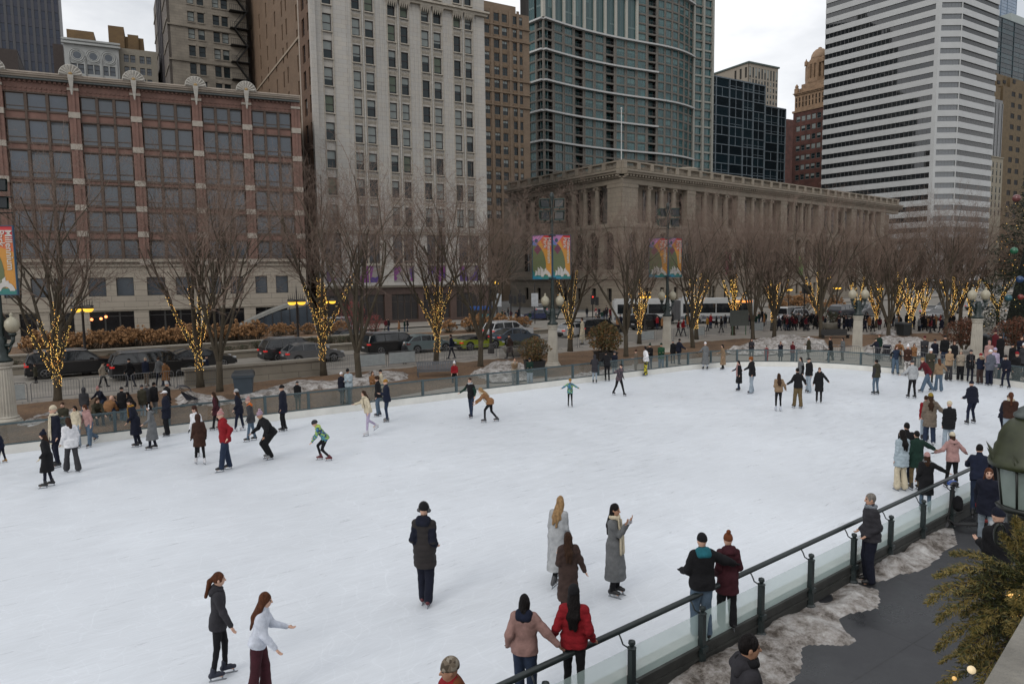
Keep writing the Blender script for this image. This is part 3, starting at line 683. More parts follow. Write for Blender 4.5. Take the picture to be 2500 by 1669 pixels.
cols = [(fe.x(a/3.132, 160), fe.x(e/3.132, 160)) for a, e in ((951, 988), (1000, 1037), (1070, 1108), (1121, 1157))]
E_ = simple_tower('ochre_brick_building', 'small stone fronted building with ochre brick penthouses on its roof', fe, x0, x1, zt, cols, [(fe.z(310, 152), fe.z(310, 134)), (fe.z(310, 180), fe.z(310, 163)), (fe.z(310, 210), fe.z(310, 190))], mat('buff_stone', (.30, .27, .22), .8), [wmesh('w', DARK, GLZ2, 0, mull=1, ft=.06)])
b = MB(); b.box(fe.x(284), fe.x(322), 1, 7, zt-1, fe.z(300, 62)).box(fe.x(323), fe.x(368), 1.5, 8, zt-1, fe.z(345, 88)).box(fe.x(330), fe.x(356), 1.2, 7, zt, fe.z(345, 83)); b.build('penthouse', BRN, E_)
ff = Face(80, 190, 60); x0, x1 = ff.x(-200, 100), ff.x(149, 100)
n = 20; cw = (x1-x0)/n; cols = [(x0+cw*k+cw*.28, x0+cw*(k+1)-cw*.12) for k in range(n)]
h = ff.z(80, 0)+8; rows = [(z, z+1.9) for z in np.arange(8, h-3, 3.7)]
simple_tower('dark_office_tower', 'dark slate office tower with vertical ribs cut by the top left corner', ff, x0, x1, h, cols, rows, mat('charcoal_stone', (.075, .075, .082), .6), [wmesh('w', DARK, mat('blue_black_glass', (.02, .03, .06), .12, var=.3, vs=.3), 0, hbar=0, ft=.03)], view=x1, spd=.15, spm=mat('navy_panel', (.03, .035, .06), .4))
fg = Face(140, 150, 60); x0, x1 = fg.x(-60, 150), fg.x(156, 150); zt = fg.z(140, 108)
simple_tower('dark_brown_building', 'dark brown stepped building peeking over the red block at far left', fg, fg.x(131, 150), x1, zt, [], [], mat('umber_stone', (.06, .045, .04), .8, var=.2), None)
simple_tower('dark_brown_building', 'low dark brown roofline above the leftmost shell ornament', fg, x0, fg.x(44, 150), fg.z(20, 120), [], [], mat('umber_stone', (.06, .045, .04), .8), None)

# ---- F: tan brick high-rise between the white tower and the curved tower
f = Face(1240, 150, 60); x0, x1 = f.x(1183-20, 200), f.x(1293, 200)
cols = [(f.x(600+a/3.132, 200), f.x(600+e/3.132, 200)) for a, e in ((1765, 1800), (1829, 1868), (1902, 1942), (1962, 2003), (2047, 2076), (2092, 2119))]
zr = [f.z(1190, y/3.132) for y in (88+60, 1210+60)]; pit = (zr[0]-zr[1])/11
rows = [(zr[0]-pit*k, zr[0]-pit*k+pit*.60) for k in range(16)]
TAN = brick('tan_terracotta', (.215, .155, .105), (.195, .14, .095), (.14, .10, .07), 1.0, .35, msize=.02, var=.15)
F_ = simple_tower('tan_brick_tower', 'narrow tan brick tower with banded ornament beside the white tower', f, x0, x1, f.z(1240, 30), cols, rows, TAN, [wmesh('w', DG, GLZ, b_, hbar=.5, mull=1, ft=.05) for b_ in (0, .3, .5, 0)], wd=.1)
b = MB()
for k, hh in ((0, .5), (1, .7), (4, .5), (5, .5), (6, .5)):
    z = zr[0]-pit*k-pit*.34; b.box(x0, x1+.2, -.35, 0, z, z+hh*.6, 0)
for k in range(16):
    for a, e in cols: b.box(a, e, -.12, 0, zr[0]-pit*k-pit*.36, zr[0]-pit*k-pit*.06, 1)
for x in [(cols[i][1]+cols[i+1][0])/2 for i in range(5)]: b.box(x-.35, x+.35, -.22, 0, GZ, zr[0]+pit, 0)
b.box(x0, f.x(1273), 2, 9, f.z(1240, 34), f.z(1240, 5), 0).box(x0, f.x(1262), 1, 9, f.z(1240, 34), f.z(1240, 20), 0)
b.build('ornament', [TAN, mat('tan_ornament', (.16, .105, .06), .7, var=.3, vs=2)], F_)
# ---- G: curved concrete and glass residential tower
def plan(pts): return [np.array(p) for p in pts]
G_ = thing('curved_residential_tower', 'huge curved concrete and green glass apartment tower with white floor bands', 'building', (0, 0, 0), 0)
CONC = mat('tower_concrete', (.17, .155, .135), .85, var=.12, vs=.5)
BANDM = mat('white_band', (.50, .50, .49), .7, var=.05)
# reference: corner point at pixel 1331, distance so that a storey is 3 m
g0 = CP+ray(1331, 640)*(213/ray(1331, 640)[1]); g0[2] = 0
def march(p, azs, L_):
    out = [np.array(p[:2])]
    for a in azs: out.append(out[-1]+np.array([math.sin(R(a)), math.cos(R(a))])*L_)
    return out
def zat(p, px, py):            # height of the pixel row at plan point p
    r = ray(px, py); t = (p[1])/r[1]; return (CP+r*t)[2]
def pxat(p, z): return proj((p[0], p[1], z))
FL = 3.0
z_roofpod = None
def curved(pts, cells, z0, nfl, balc, bands, name, extra=0, over=.0, wallm=CONC):
    """pts plan polyline; each segment holds cells bays"""
    wb = MB(); rl = MB(); bd = [MB() for _ in bands]
    wl = []
    for si, (a, e) in enumerate(zip(pts, pts[1:])):
        d = e-a; ln = np.linalg.norm(d); d = d/ln; nn = np.array([-d[1], d[0]])     # inward (away from camera)
        rz = math.atan2(d[1], d[0]); cw = ln/cells
        for c_ in range(cells):
            o = a+d*cw*c_; isb = ((si*cells+c_) in balc)
            def P_(x, y, z): return (o[0]+d[0]*x+nn[0]*y, o[1]+d[1]*x+nn[1]*y, z)
            def bx(m_, x0, x1, y0, y1, zz0, zz1, mi=0):
                vs = [P_(x0, y0, zz0), P_(x1, y0, zz0), P_(x1, y1, zz0), P_(x0, y1, zz0), P_(x0, y0, zz1), P_(x1, y0, zz1), P_(x1, y1, zz1), P_(x0, y1, zz1)]
                m_.add(vs, [(0, 3, 2, 1), (4, 5, 6, 7), (0, 1, 5, 4), (1, 2, 6, 5), (2, 3, 7, 6), (3, 0, 4, 7)], mi)
            ztop = z0+nfl*FL
            bx(wb, 0, cw*.14, 0, .5, z0, ztop); bx(wb, cw*.05, cw*.09, -.12, 0, z0, ztop); bx(wb, cw*.90, cw, 0, .5, z0, ztop)
            for k in range(nfl):
                z = z0+k*FL
                bx(wb, cw*.14, cw*.90, .02, .4, z, z+.55)
                bx(wb, cw*.14, cw*.90, -.04, .02, z+.2, z+.28)
                if isb:
                    bx(wb, cw*.14, cw*.90, .4, 1.9, z+.3, z+.5)
                    bx(rl, cw*.14, cw*.90, .05, .08, z+1.45, z+1.52)
                    for q in range(9): x = cw*.14+cw*.76*q/8; bx(rl, x, x+.04, .05, .08, z+.5, z+1.48)
                    wl.append((P_(cw*.12, 1.9, z+.5), cw*.80, rz, FL-.5))
                else: wl.append((P_(cw*.14, .2, z+.55), cw*.76, rz, FL-.55))
        for bi, zb_ in enumerate(bands):
            q = [a-nn*1.0, e-nn*1.0, e+nn*.3, a+nn*.3]; bd[bi].prism([tuple(v) for v in q], zb_-.22, zb_+.28, 0)
    wb.build(name, wallm, G_); rl.build('balcony_rail', mat('rail_dark', (.05, .05, .05), .5), G_); 
    for q in bd: q.build('floor_band', BANDM, G_)
    return wl
gm = [wmesh('w', mat('teal_window_frame', (.11, .17, .17), .5), GLT, f, bm=mat('sheer_blind', (.11, .19, .19), .6), mull=m_, hbar=h_, ft=.045) for f, m_, h_ in ((0, 2, .28), (.35, 2, .28), (0, 1, 0), (0, 2, 0), (.72, 1, .28))]
azs = [47, 49, 51, 53, 55, 57, 59, 61, 62, 63]
# length so that the end lands at pixel 1600
best = None
for L_ in np.arange(2, 9, .02):
    pt = march(g0, azs, L_)
    if pxat(pt[-1], 60)[0] > 1601: break
ptsA = pt
zb1 = zat(ptsA[0], 1328, 45); zbl = zat(ptsA[0], 1334, 343); nb = 4
bands = [zbl+(zb1-zbl)*k/4 for k in range(5)]; FL = (bands[1]-bands[0])/3
zbase = bands[0]-FL*5
nfl = int(round((bands[4]-zbase)/FL))
wl = curved(ptsA, 1, zbase, nfl, (), bands, 'wall') if False else None
balc = {0, 3, 6, 10}
ptsA2 = march(g0, azs+[63], L_*10/11)
wl = curved(ptsA2, 1, zbase, nfl, balc, bands, 'wall')
# upper convex part
pB = march((ptsA2[-1][0], ptsA2[-1][1], 0), [60, 56, 52, 47, 42, 37], L_*.87)
for s_ in np.arange(.6, 1.4, .01):
    q = march((ptsA2[-1][0], ptsA2[-1][1], 0), [60, 56, 52, 47, 42, 37], L_*s_)
    if pxat(q[-1], 60)[0] > 1690: break
zB = [bands[0], bands[2], bands[4], bands[4]+(bands[4]-bands[2])]
nB = nfl+12
wl += curved(q, 1, zbase, nB, (), zB, 'wall')
# slab behind the podium rising out of the picture (set back)
azr = math.atan2(q[-1][0]-q[0][0], q[-1][1]-q[0][1])
_e = np.array(q[0])+np.array([-.6, 4.0]); _d = np.array([math.sin(R(58)), math.cos(R(58))]); back = march(_e-_d*L_*.95*7, [58]*7, L_*.95)
zsv = bands[4]+FL*3.2
wl2 = curved(back, 1, zsv-FL*6, 16, {1, 6}, (), 'wall')
wl += wl2+curved(ptsA2[9:], 1, bands[4], 14, {1}, (), 'wall')
# glazed end strip with cream verticals
p = q[-1]; f = from_pts(p, 62); fx = f.w(1737, 200)[0]
b = MB(); n = 2; zT = zbase+nB*FL+6
for k in range(3):
    x = fx*k/2
    v0 = np.array(p)+f.d[:2]*(x-.4); v1 = np.array(p)+f.d[:2]*(x+.4); nn = f.n[:2]
    b.prism([tuple(v0-nn*.8), tuple(v1-nn*.8), tuple(v1+nn*2), tuple(v0+nn*2)], zbase, zT, 0)
k = 0; z = zbase
while z < zT:
    v0 = np.array(p); v1 = np.array(p)+f.d[:2]*fx
    b.prism([tuple(v0-nn*.4), tuple(v1-nn*.4), tuple(v1+nn*1), tuple(v0+nn*1)], z-.3, z+.3, 0 if k % 3 == 0 else 1)
    for h_ in (0, .5): a_ = v0+f.d[:2]*fx*h_; wl.append(((a_[0]+f.d[0]*.5, a_[1]+f.d[1]*.5, z+.3), fx/2-1.0, f.rz, FL-.6))
    z += FL; k += 1
b.build('end_frame', [mat('end_frame_concrete', (.30, .295, .26), .7), CONC], G_)
# tall podium crown with cream piers
b = MB(); zc0, zc1 = bands[4]+.36, bands[4]+FL*4.6
cr = ptsA2[:10]
for i, (a, e) in enumerate(zip(cr, cr[1:])):
    d = (e-a)/np.linalg.norm(e-a); nn = np.array([-d[1], d[0]]); 
    v = [a-d*.45-nn*.5, a+d*.45-nn*.5, a+d*.45+nn*.5, a-d*.45+nn*.5]; b.prism([tuple(t) for t in v], zc0, zc1, 0)
    b.prism([tuple(t) for t in (a-nn*1.4, e-nn*1.4, e+nn*.6, a+nn*.6)], zc1, zc1+1.3, 0)
    for w_ in range(2):
        o = a+d*(.5+w_*(L_*.91-1)/2)
        wl.append(((o[0], o[1], zc0), (L_*.91-1)/2, math.atan2(d[1], d[0]), (zc1-zc0)))
a = cr[-1]; b.prism([tuple(t) for t in (a-d*.45-nn*.5, a+d*.45-nn*.5, a+d*.45+nn*.5, a-d*.45+nn*.5)], zc0, zc1, 0)
b.build('crown_frame', mat('cream_concrete', (.42, .41, .36), .7), G_)
# left return wall
fl = from_pts(ptsA2[0], -42); yl = fl.x(1290, 200); e = np.array(ptsA2[0])+fl.d[:2]*yl
ptsL = [e, (e+ptsA2[0])/2, np.array(ptsA2[0])]
wl += curved(ptsL, 1, zbase, nfl, {1}, bands, 'wall')
for i, (a, e_) in enumerate(zip(ptsL, ptsL[1:])):
    d = (e_-a)/np.linalg.norm(e_-a); ln = np.linalg.norm(e_-a); wl.append(((a[0]+d[0]*.5, a[1]+d[1]*.5, zc0), ln-1, math.atan2(d[1], d[0]), zc1-zc0))
poly = [tuple(np.array(v)+np.array([-.5, 2.4])) for v in [ptsL[0]]+ptsA2+q]+[(q[-1][0]-5, q[-1][1]+30), (ptsL[0][0]+5, ptsL[0][1]+30)]
MB().prism(poly, GZ, bands[4]+FL*4.4).build('core', mat('core_dark', (.03, .028, .026), .9), G_)
poly = [tuple(np.array(v)+np.array([-.5, 2.4])) for v in q]+[(q[-1][0]-5, q[-1][1]+30), (q[0][0]-45, q[0][1]+12)]
MB().prism(poly, GZ, zT-1).build('core', mat('core_dark', (.03, .028, .026), .9), G_)
def place_windows(root, wl, meshes, name='window'):
    wl = sorted(wl, key=lambda t: -(t[1]*t[3])/(t[0][0]**2+t[0][1]**2+t[0][2]**2)+(1 if proj((t[0][0], t[0][1], t[0][2]+2))[1] < 10 else 0))
    rest = MB()
    for i, (p_, w_, rz, h_) in enumerate(wl):
        k = RND.randrange(len(meshes)); me = meshes[k]
        if i < 100: o = ob(name, me, root, p_, rz); o.scale = (w_, 1, h_)
        else:
            c, s_ = math.cos(rz), math.sin(rz); o0 = len(rest.v)
            for v in me.vertices: x, y = v.co.x*w_, v.co.y; rest.v.append((p_[0]+c*x-s_*y, p_[1]+s_*x+c*y, p_[2]+v.co.z*h_))
            for pl in me.polygons: rest.f.append(tuple(o0+j for j in pl.vertices)); rest.m.append(k*3+pl.material_index)
    if rest.v:
        ms = []
        for me in meshes: ms += list(me.materials)[:3]
        rest.build(name, ms, root)['kind'] = 'stuff'
place_windows(G_, wl, gm)

# ---- H: blue glass building and the tan tower behind it
f = Face(1800, 190, 58); x0, x1 = f.x(1728, 300), f.x(1867, 300)
BST = mat('blue_grey_steel', (.22, .26, .29), .4)
BGL = [mat('blue_glass_a', (.014, .030, .040), .06, var=.3, vs=.15, spec=.6), mat('blue_glass_b', (.010, .018, .024), .10, var=.3, vs=.2, spec=.6)]
zt = f.z(1800, 196)
def glass_block(root, f, x0, x1, z0, zt, cxs, pit, mats_, steel, th=.25, name='glass_wall'):
    b = MB(); g = MB()
    b.box(x0-.1, x0+.2, -.2, .3, z0, zt).box(x1-.2, x1+.1, -.2, .3, z0, zt).box(x0, x1, -.25, .3, zt-.4, zt)
    for x in cxs: b.box(x-.22, x+.22, -.3, .2, z0, zt)
    z = zt
    while z > z0:
        b.box(x0, x1, -.12, .2, z-.16, z+.16); z -= pit
    b.build('steel_grid', steel, root)
    xs = [x0]+list(cxs)+[x1]
    lst = []
    for a, e in zip(xs, xs[1:]):
        z = zt
        while z-pit > z0: lst.append((a, e, z-pit, z)); z -= pit
    windows(root, lst, [wmesh('w', steel, m_, 0, hbar=h_, mull=u, ft=.01) for m_ in mats_ for u, h_ in ((1, 0), (0, 0), (1, .3))], .1, name=name)
H_ = thing('blue_glass_building', 'dark blue glass building with a steel grid and a stepped roof', 'building', tuple(f.p), f.rz)
cx = [f.x(1200+v/3.132, 300) for v in (1712, 1815, 1920, 1998)]
pit = (f.z(1800, 230)-f.z(1800, 345))/5
glass_block(H_, f, x0, x1, GZ, zt, cx, pit, BGL, BST)
x2 = f.x(1918, 300); glass_block(H_, f, x1+.2, x2, GZ, f.z(1890, 262), [f.x(1900, 300)], pit, BGL, BST)
b = MB().box(x0, x1-.2, .5, 20, GZ, zt-.5).box(x1, x2-.2, .5, 20, GZ, f.z(1890, 262)-.5); b.build('core', mat('core_dark', (.03, .028, .026), .9), H_)
f = Face(1818, 300, 60); x1 = f.x(1899, 200)
zt = f.z(1818, 152); n = 10; cw = x1/n
cols = [(cw*k+cw*.32, cw*(k+1)-cw*.18) for k in range(n)]; pit = 4.0
rows = [(zt-9, zt-2.2)]+[(zt-9-pit*(k+1)+.4, zt-9-pit*k-.9) for k in range(16)]
K_ = simple_tower('tan_slab_tower', 'tan slab tower with narrow windows rising behind the blue glass building', f, 0, x1, zt, cols, rows, mat('tan_concrete', (.30, .26, .21), .8), [wmesh('w', DARK, GLZ, b_, hbar=0, ft=.02) for b_ in (0, .3, .8)], depth=.5)
fs2 = from_pts(f.p, -36); yl = fs2.x(1733, 200); ny = 7; cw = yl/ny
b = MB(); grid_wall(b, -yl, 0, GZ, zt, [(-cw*(k+1)+cw*.3, -cw*k-cw*.3) for k in range(3)], [(zt-9, zt-2.2)], .5, 0, fr=(0, 0, -PI/2), back=False)
b.box(-.8, x1+.8, -.8, yl, zt, zt+1.0, 1); b.box(.6, x1-.3, .9, yl-.2, GZ, zt-.2, 2)
b.build('side_wall', [mat('tan_concrete', (.30, .26, .21), .8), mat('green_roof_edge', (.05, .075, .065), .6), mat('core_dark', (.03, .028, .026), .9)], K_)

# ---- I: domed tower
def cpt(px, Z): r = ray(px, 640); p = CP+r*(Z/r[1]); return np.array([p[0], p[1], 0])
Zd = 330; c0 = cpt(1988, Zd); kk = FPX/Zd
I_ = thing('domed_tower', 'red brick tower with a tan ornate crown and small dome', 'building', tuple(c0), R(35))
def zz(py): r = ray(1988, py); return (CP+r*(Zd/r[1]))[2]
RBR = brick('dark_red_brick', (.12, .045, .035), (.10, .04, .03), (.07, .045, .04), 1.2, .5, msize=.02, var=.4)
TST = mat('tan_carved_stone', (.30, .195, .12), .8, var=.3, vs=.6, bump=.6, bs=2)
def poly(nn_, r, rot=0): return [(r*math.cos(rot+2*PI*k/nn_), r*math.sin(rot+2*PI*k/nn_)) for k in range(nn_)]
w_ = 40/kk
b = MB(); grid_wall(b, -w_, w_, GZ, zz(272), [(-w_+w_*2*k/6+1.6, -w_+w_*2*k/6+3.6) for k in range(6)], [(z, z+2.4) for z in np.arange(zz(440), zz(280), 4.4)], .5, 0, fr=(0, -w_, 0), back=False)
grid_wall(b, -w_, w_, GZ, zz(272), [(-w_+w_*2*k/6+1.6, -w_+w_*2*k/6+3.6) for k in range(6)], [(z, z+2.4) for z in np.arange(zz(440), zz(280), 4.4)], .5, 0, fr=(-w_, 0, -PI/2), back=False)
b.box(-w_+.8, w_-.1, -w_+.8, w_, GZ, zz(272)-.2, 1)
b.build('shaft', [RBR, mat('core_dark', (.03, .028, .026), .9)], I_)
wlist = [(-w_+w_*2*k/6+1.6, -w_+w_*2*k/6+3.6, z, z+2.4) for k in range(6) for z in np.arange(zz(440), zz(280), 4.4)]
wmI = [wmesh('w', mat('pale_frame', (.22, .24, .24), .5), GLZ, b_, ft=.08) for b_ in (0, .5, .9)]
windows(I_, wlist, wmI, .2, frame=(0, -w_, 0)); windows(I_, wlist, wmI, .2, frame=(-w_, 0, -PI/2), name='side_window')
b = MB(); w2 = 38/kk
nco = 9
for fr_ in ((0, -w2, 0), (-w2, 0, -PI/2)):
    grid_wall(b, -w2, w2, zz(272), zz(232), [(-w2+2*w2*(k+.3)/nco, -w2+2*w2*(k+.7)/nco) for k in range(nco)], [(zz(262), zz(250)), (zz(248), zz(238))], .4, 0, fr=fr_, back=False)
b.box(-w2-.8, w2+.8, -w2-.8, w2+.8, zz(272)-.5, zz(270), 0).box(-w2-.5, w2, -w2-.5, w2, zz(232), zz(229), 0).box(-w2-1.0, w2+.5, -w2-1.0, w2+.5, zz(229), zz(227), 0).box(-w2+.6, w2-.5, -w2+.6, w2, zz(272), zz(232)-.1, 1)
w3 = 25/kk
for k, (s_, y0_, y1_) in enumerate(((1.25, 227, 215), (1.12, 215, 205))): b.box(-w3*s_, w3*s_, -w3*s_, w3*s_, zz(y0_), zz(y1_), 0)
b.prism(poly(8, w3*1.25, PI/8), zz(205), zz(195), 0); b.prism(poly(8, w3*1.0, PI/8), zz(195), zz(160), 1)
for k in range(8):
    a = PI/8+2*PI*k/8; b.lathe([(.9, zz(195)), (.9, zz(160))], 6, (w3*1.08*math.cos(a), w3*1.08*math.sin(a), 0), 0)
    a += PI/8; b.lathe([(.8, zz(195)), (.8, zz(160))], 6, (w3*1.02*math.cos(a), w3*1.02*math.sin(a), 0), 0)
b.prism(poly(8, w3*1.22, PI/8), zz(160), zz(153), 0); b.lathe([(w3*.95, zz(153)), (w3*.9, zz(146))], 16, (0, 0, 0), 0)
for dx, dy in ((-1, -1), (1, -1), (-1, 1)):
    b.lathe([(1.1, zz(232)), (1.1, zz(215)), (.6, zz(213)), (.9, zz(210)), (.2, zz(204))], 8, (dx*w2*.93, dy*w2*.93, 0), 0)
    b.lathe([(.8, zz(160)), (.8, zz(150)), (.4, zz(148)), (.1, zz(143))], 8, (dx*w3*.85, dy*w3*.85, 0), 0)
b.build('crown', [TST, mat('core_dark', (.03, .028, .026), .9)], I_)
rd = 20/kk
MB().lathe([(rd, zz(146)), (rd*.99, zz(141)), (rd*.92, zz(134)), (rd*.75, zz(127)), (rd*.5, zz(122)), (rd*.22, zz(119.5)), (rd*.2, zz(117)), (rd*.1, zz(116))], 20).build('dome', mat('dome_tan', (.33, .22, .14), .7, var=.25, vs=.8), I_, True)
# small low buildings left of it
f = Face(1930, 230, 60); simple_tower('red_brick_annex', 'narrow red brick building left of the domed tower', f, f.x(1919), f.x(1945), f.z(1930, 292), [], [], RBR, None)

# ---- J: white banded tower
def wp(px, Z): p = cpt(px, Z); return p[:2]
Lp = np.array([123.4, 281.5]); C1 = np.array([148.8, 250.]); C2 = np.array([156.9, 250.]); Rp = np.array([178.8, 263.7]); Rp = C2+(Rp-C2)
J_ = thing('white_banded_tower', 'white office tower with continuous dark window bands', 'building', (0, 0, 0), 0)
WHT = mat('white_cladding', (.49, .50, .50), .55, var=.05, vs=.3); TG = mat('banded_glass', (.020, .023, .026), .03, var=.3, vs=.12, spec=1.0); TF = mat('band_mullion', (.12, .12, .12), .5)
TG2 = mat('banded_glass_light', (.13, .14, .15), .05, var=.15, vs=.12, spec=1.0)
segs = [(Lp, C1, .0, .97, TG), (C1, C2, .1, .96, TG2), (C2, Rp+(Rp-C2)*.0, 0, 1, TG), (Lp+(Lp-C1)*.0, Lp+(Lp-C1)*.0, 0, 0, TG)][:3]
zb_ = [GZ]; f3 = 3.82; za = zat(C1, 2266, 447)
b = MB(); pn = []
z = za-f3*9
while z < za+f3*22:
    for i, (a, e, t0, t1, g_) in enumerate(segs):
        d = e-a; ln = np.linalg.norm(d); d = d/ln; nn = np.array([-d[1], d[0]])
        q_ = [a, e, e+nn*1.2, a+nn*1.2]; b.prism([tuple(v) for v in q_], z, z+f3*.53, 0)
        if t1 < 1: s_ = a+d*ln*t1; b.prism([tuple(v) for v in (s_, e, e+nn*1, s_+nn*1)], z+f3*.53, z+f3, 0)
        if t0 > 0: s_ = a+d*ln*t0; b.prism([tuple(v) for v in (a, s_, s_+nn*1, a+nn*1)], z+f3*.53, z+f3, 0)
        s_ = a+d*ln*t0; pn.append((( s_[0]+nn[0]*.35, s_[1]+nn[1]*.35, z+f3*.53), ln*(t1-t0), math.atan2(d[1], d[0]), f3*.47, i))
    z += f3
# wall return behind left edge
b.build('spandrel', [WHT], J_)
wmJ = []
for n_, g_ in ((26, TG), (6, TG2), (22, mat('banded_glass_side', (.014, .016, .018), .12, var=.3, vs=.12, spec=.3))):  # right face: darker, duller copy of the glass, dim reflections put into its colour
    q_ = MB(); q_.quad((0, .03, 0), (1, .03, 0), (1, .03, 1), (0, .03, 1), 1)
    for k in range(n_+1): q_.box(k/n_-.0016, k/n_+.0016, 0, .03, 0, 1, 0)
    wmJ.append(q_.mesh('w', [TF, g_, BLIND]))
for p_, w_, rz, h_, i in pn: o = ob('window_band', wmJ[i], J_, p_, rz); o.scale = (w_, 1, h_)
MB().prism([tuple(v) for v in (Lp+[2, 2], C1+[.6, 1.5], C2+[0, 1.5], Rp+[-1.5, 1.5], Rp+[5, 40], Lp+[26, 42])], GZ, za+f3*21).build('core', mat('core_grey', (.10, .10, .10), .9), J_)

# ---- right edge group
f = Face(2450, 260, 58); zt = f.z(2450, 48)
K1 = thing('teal_glass_tower', 'dark teal glass tower at the top right corner', 'building', tuple(f.p), f.rz)
glass_block(K1, f, f.x(2400), f.x(2640), GZ, f.z(2470, 52), [f.x(v) for v in (2430, 2460, 2490, 2530, 2580)], 4.0, [mat('teal_glass_a', (.010, .036, .046), .2, var=.4, vs=.15, spec=.2), mat('teal_glass_b', (.005, .016, .023), .2, var=.4, vs=.2, spec=.2)], mat('teal_frame', (.02, .04, .05), .5))
MB().box(f.x(2401), f.x(2635), .5, 20, GZ, f.z(2470, 54)).build('core', mat('core_dark', (.03, .028, .026), .9), K1)
MB().box(f.x(2456), f.x(2640), 2, 16, f.z(2470, 60), f.z(2470, 28)).build('plant_room', mat('pale_panel', (.30, .34, .33), .6), K1)
f = Face(2430, 400, 58)
K1b = thing('pale_blue_glass_tower', 'distant pale blue glass tower behind the white banded tower', 'building', tuple(f.p), f.rz)
glass_block(K1b, f, f.x(2395), f.x(2462), GZ, f.z(2430, 0)+20, [f.x(v) for v in (2410, 2425, 2440)], 4.0, [mat('pale_blue_glass', (.10, .16, .24), .12, var=.2, vs=.1, spec=1)], mat('pale_blue_frame', (.14, .20, .27), .4))
f = Face(2480, 205, 58); x0 = f.x(2398, 300)
GLD = brick('golden_stone', (.15, .105, .055), (.13, .09, .045), (.10, .07, .04), 1.6, .7, msize=.02, var=.25)
cols = [(f.x(a), f.x(e)) for a, e in ((2461, 2470), (2478, 2487), (2500, 2510))]
rows = [(f.z(2465, y+12), f.z(2465, y)) for y in range(222, 520, 27)]
K2 = simple_tower('golden_stone_tower', 'golden brown stone tower with set-back top at the right edge', f, f.x(2440), f.x(2640), f.z(2470, 215), cols, rows, GLD, [wmesh('w', DARK, DARK, 0, ft=.05)])
b = MB(); xa = f.x(2403); b.box(xa, f.x(2640), 3, 20, GZ, f.z(2430, 172)).box(xa, f.x(2436), .5, 3, f.z(2420, 238), f.z(2420, 208)).box(f.x(2462), f.x(2640), 1.5, 3, f.z(2470, 215), f.z(2470, 188))
for px_ in (2410, 2432, 2455, 2478): x = f.x(px_); b.box(x-.3, x+.3, 2.7, 3, f.z(2430, 235), f.z(2430, 172))
b.build('upper_block', [GLD], K2)
MB().box(f.x(2414), f.x(2420), .3, 3, f.z(2420, 232), f.z(2420, 222)).box(f.x(2436), f.x(2442), 2.6, 3, f.z(2440, 200), f.z(2440, 192)).box(f.x(2468), f.x(2474), 1.2, 1.6, f.z(2470, 200), f.z(2470, 190)).box(f.x(2450), f.x(2456), 2.6, 3, f.z(2450, 198), f.z(2450, 190)).build('small_window', DARK, K2)
f = Face(2428, 180, 58); x0, x1 = f.x(2405, 300), f.x(2446, 300)
K3 = simple_tower('black_glass_building', 'black glass building with thin pale ribs between white and golden towers', f, x0, x1, f.z(2430, 242), [], [], mat('black_glass', (.008, .010, .012), .15, var=0), None)
b = MB()
for k in range(6): x = x0+(x1-x0)*k/5; b.box(x-.12, x+.12, -.3, 0, GZ, f.z(2430, 250))
b.build('rib', mat('pale_rib', (.30, .31, .32), .5), K3)
f = Face(2430, 160, 58); x0, x1 = f.x(2409, 450), f.x(2446, 450)
cols = [(x0+(x1-x0)*(k+.25)/4, x0+(x1-x0)*(k+.6)/4) for k in range(4)]
K4 = simple_tower('beige_stone_building', 'narrow beige stone building with paired windows near the right edge', f, x0, x1, f.z(2428, 382), cols, [(f.z(2428, y+14), f.z(2428, y)) for y in (396, 414, 432, 456, 474, 492, 512)], mat('beige_stone', (.30, .265, .20), .8, var=.15), [wmesh('w', DARK, GLZ, .2, ft=.08)], cornice=.5)

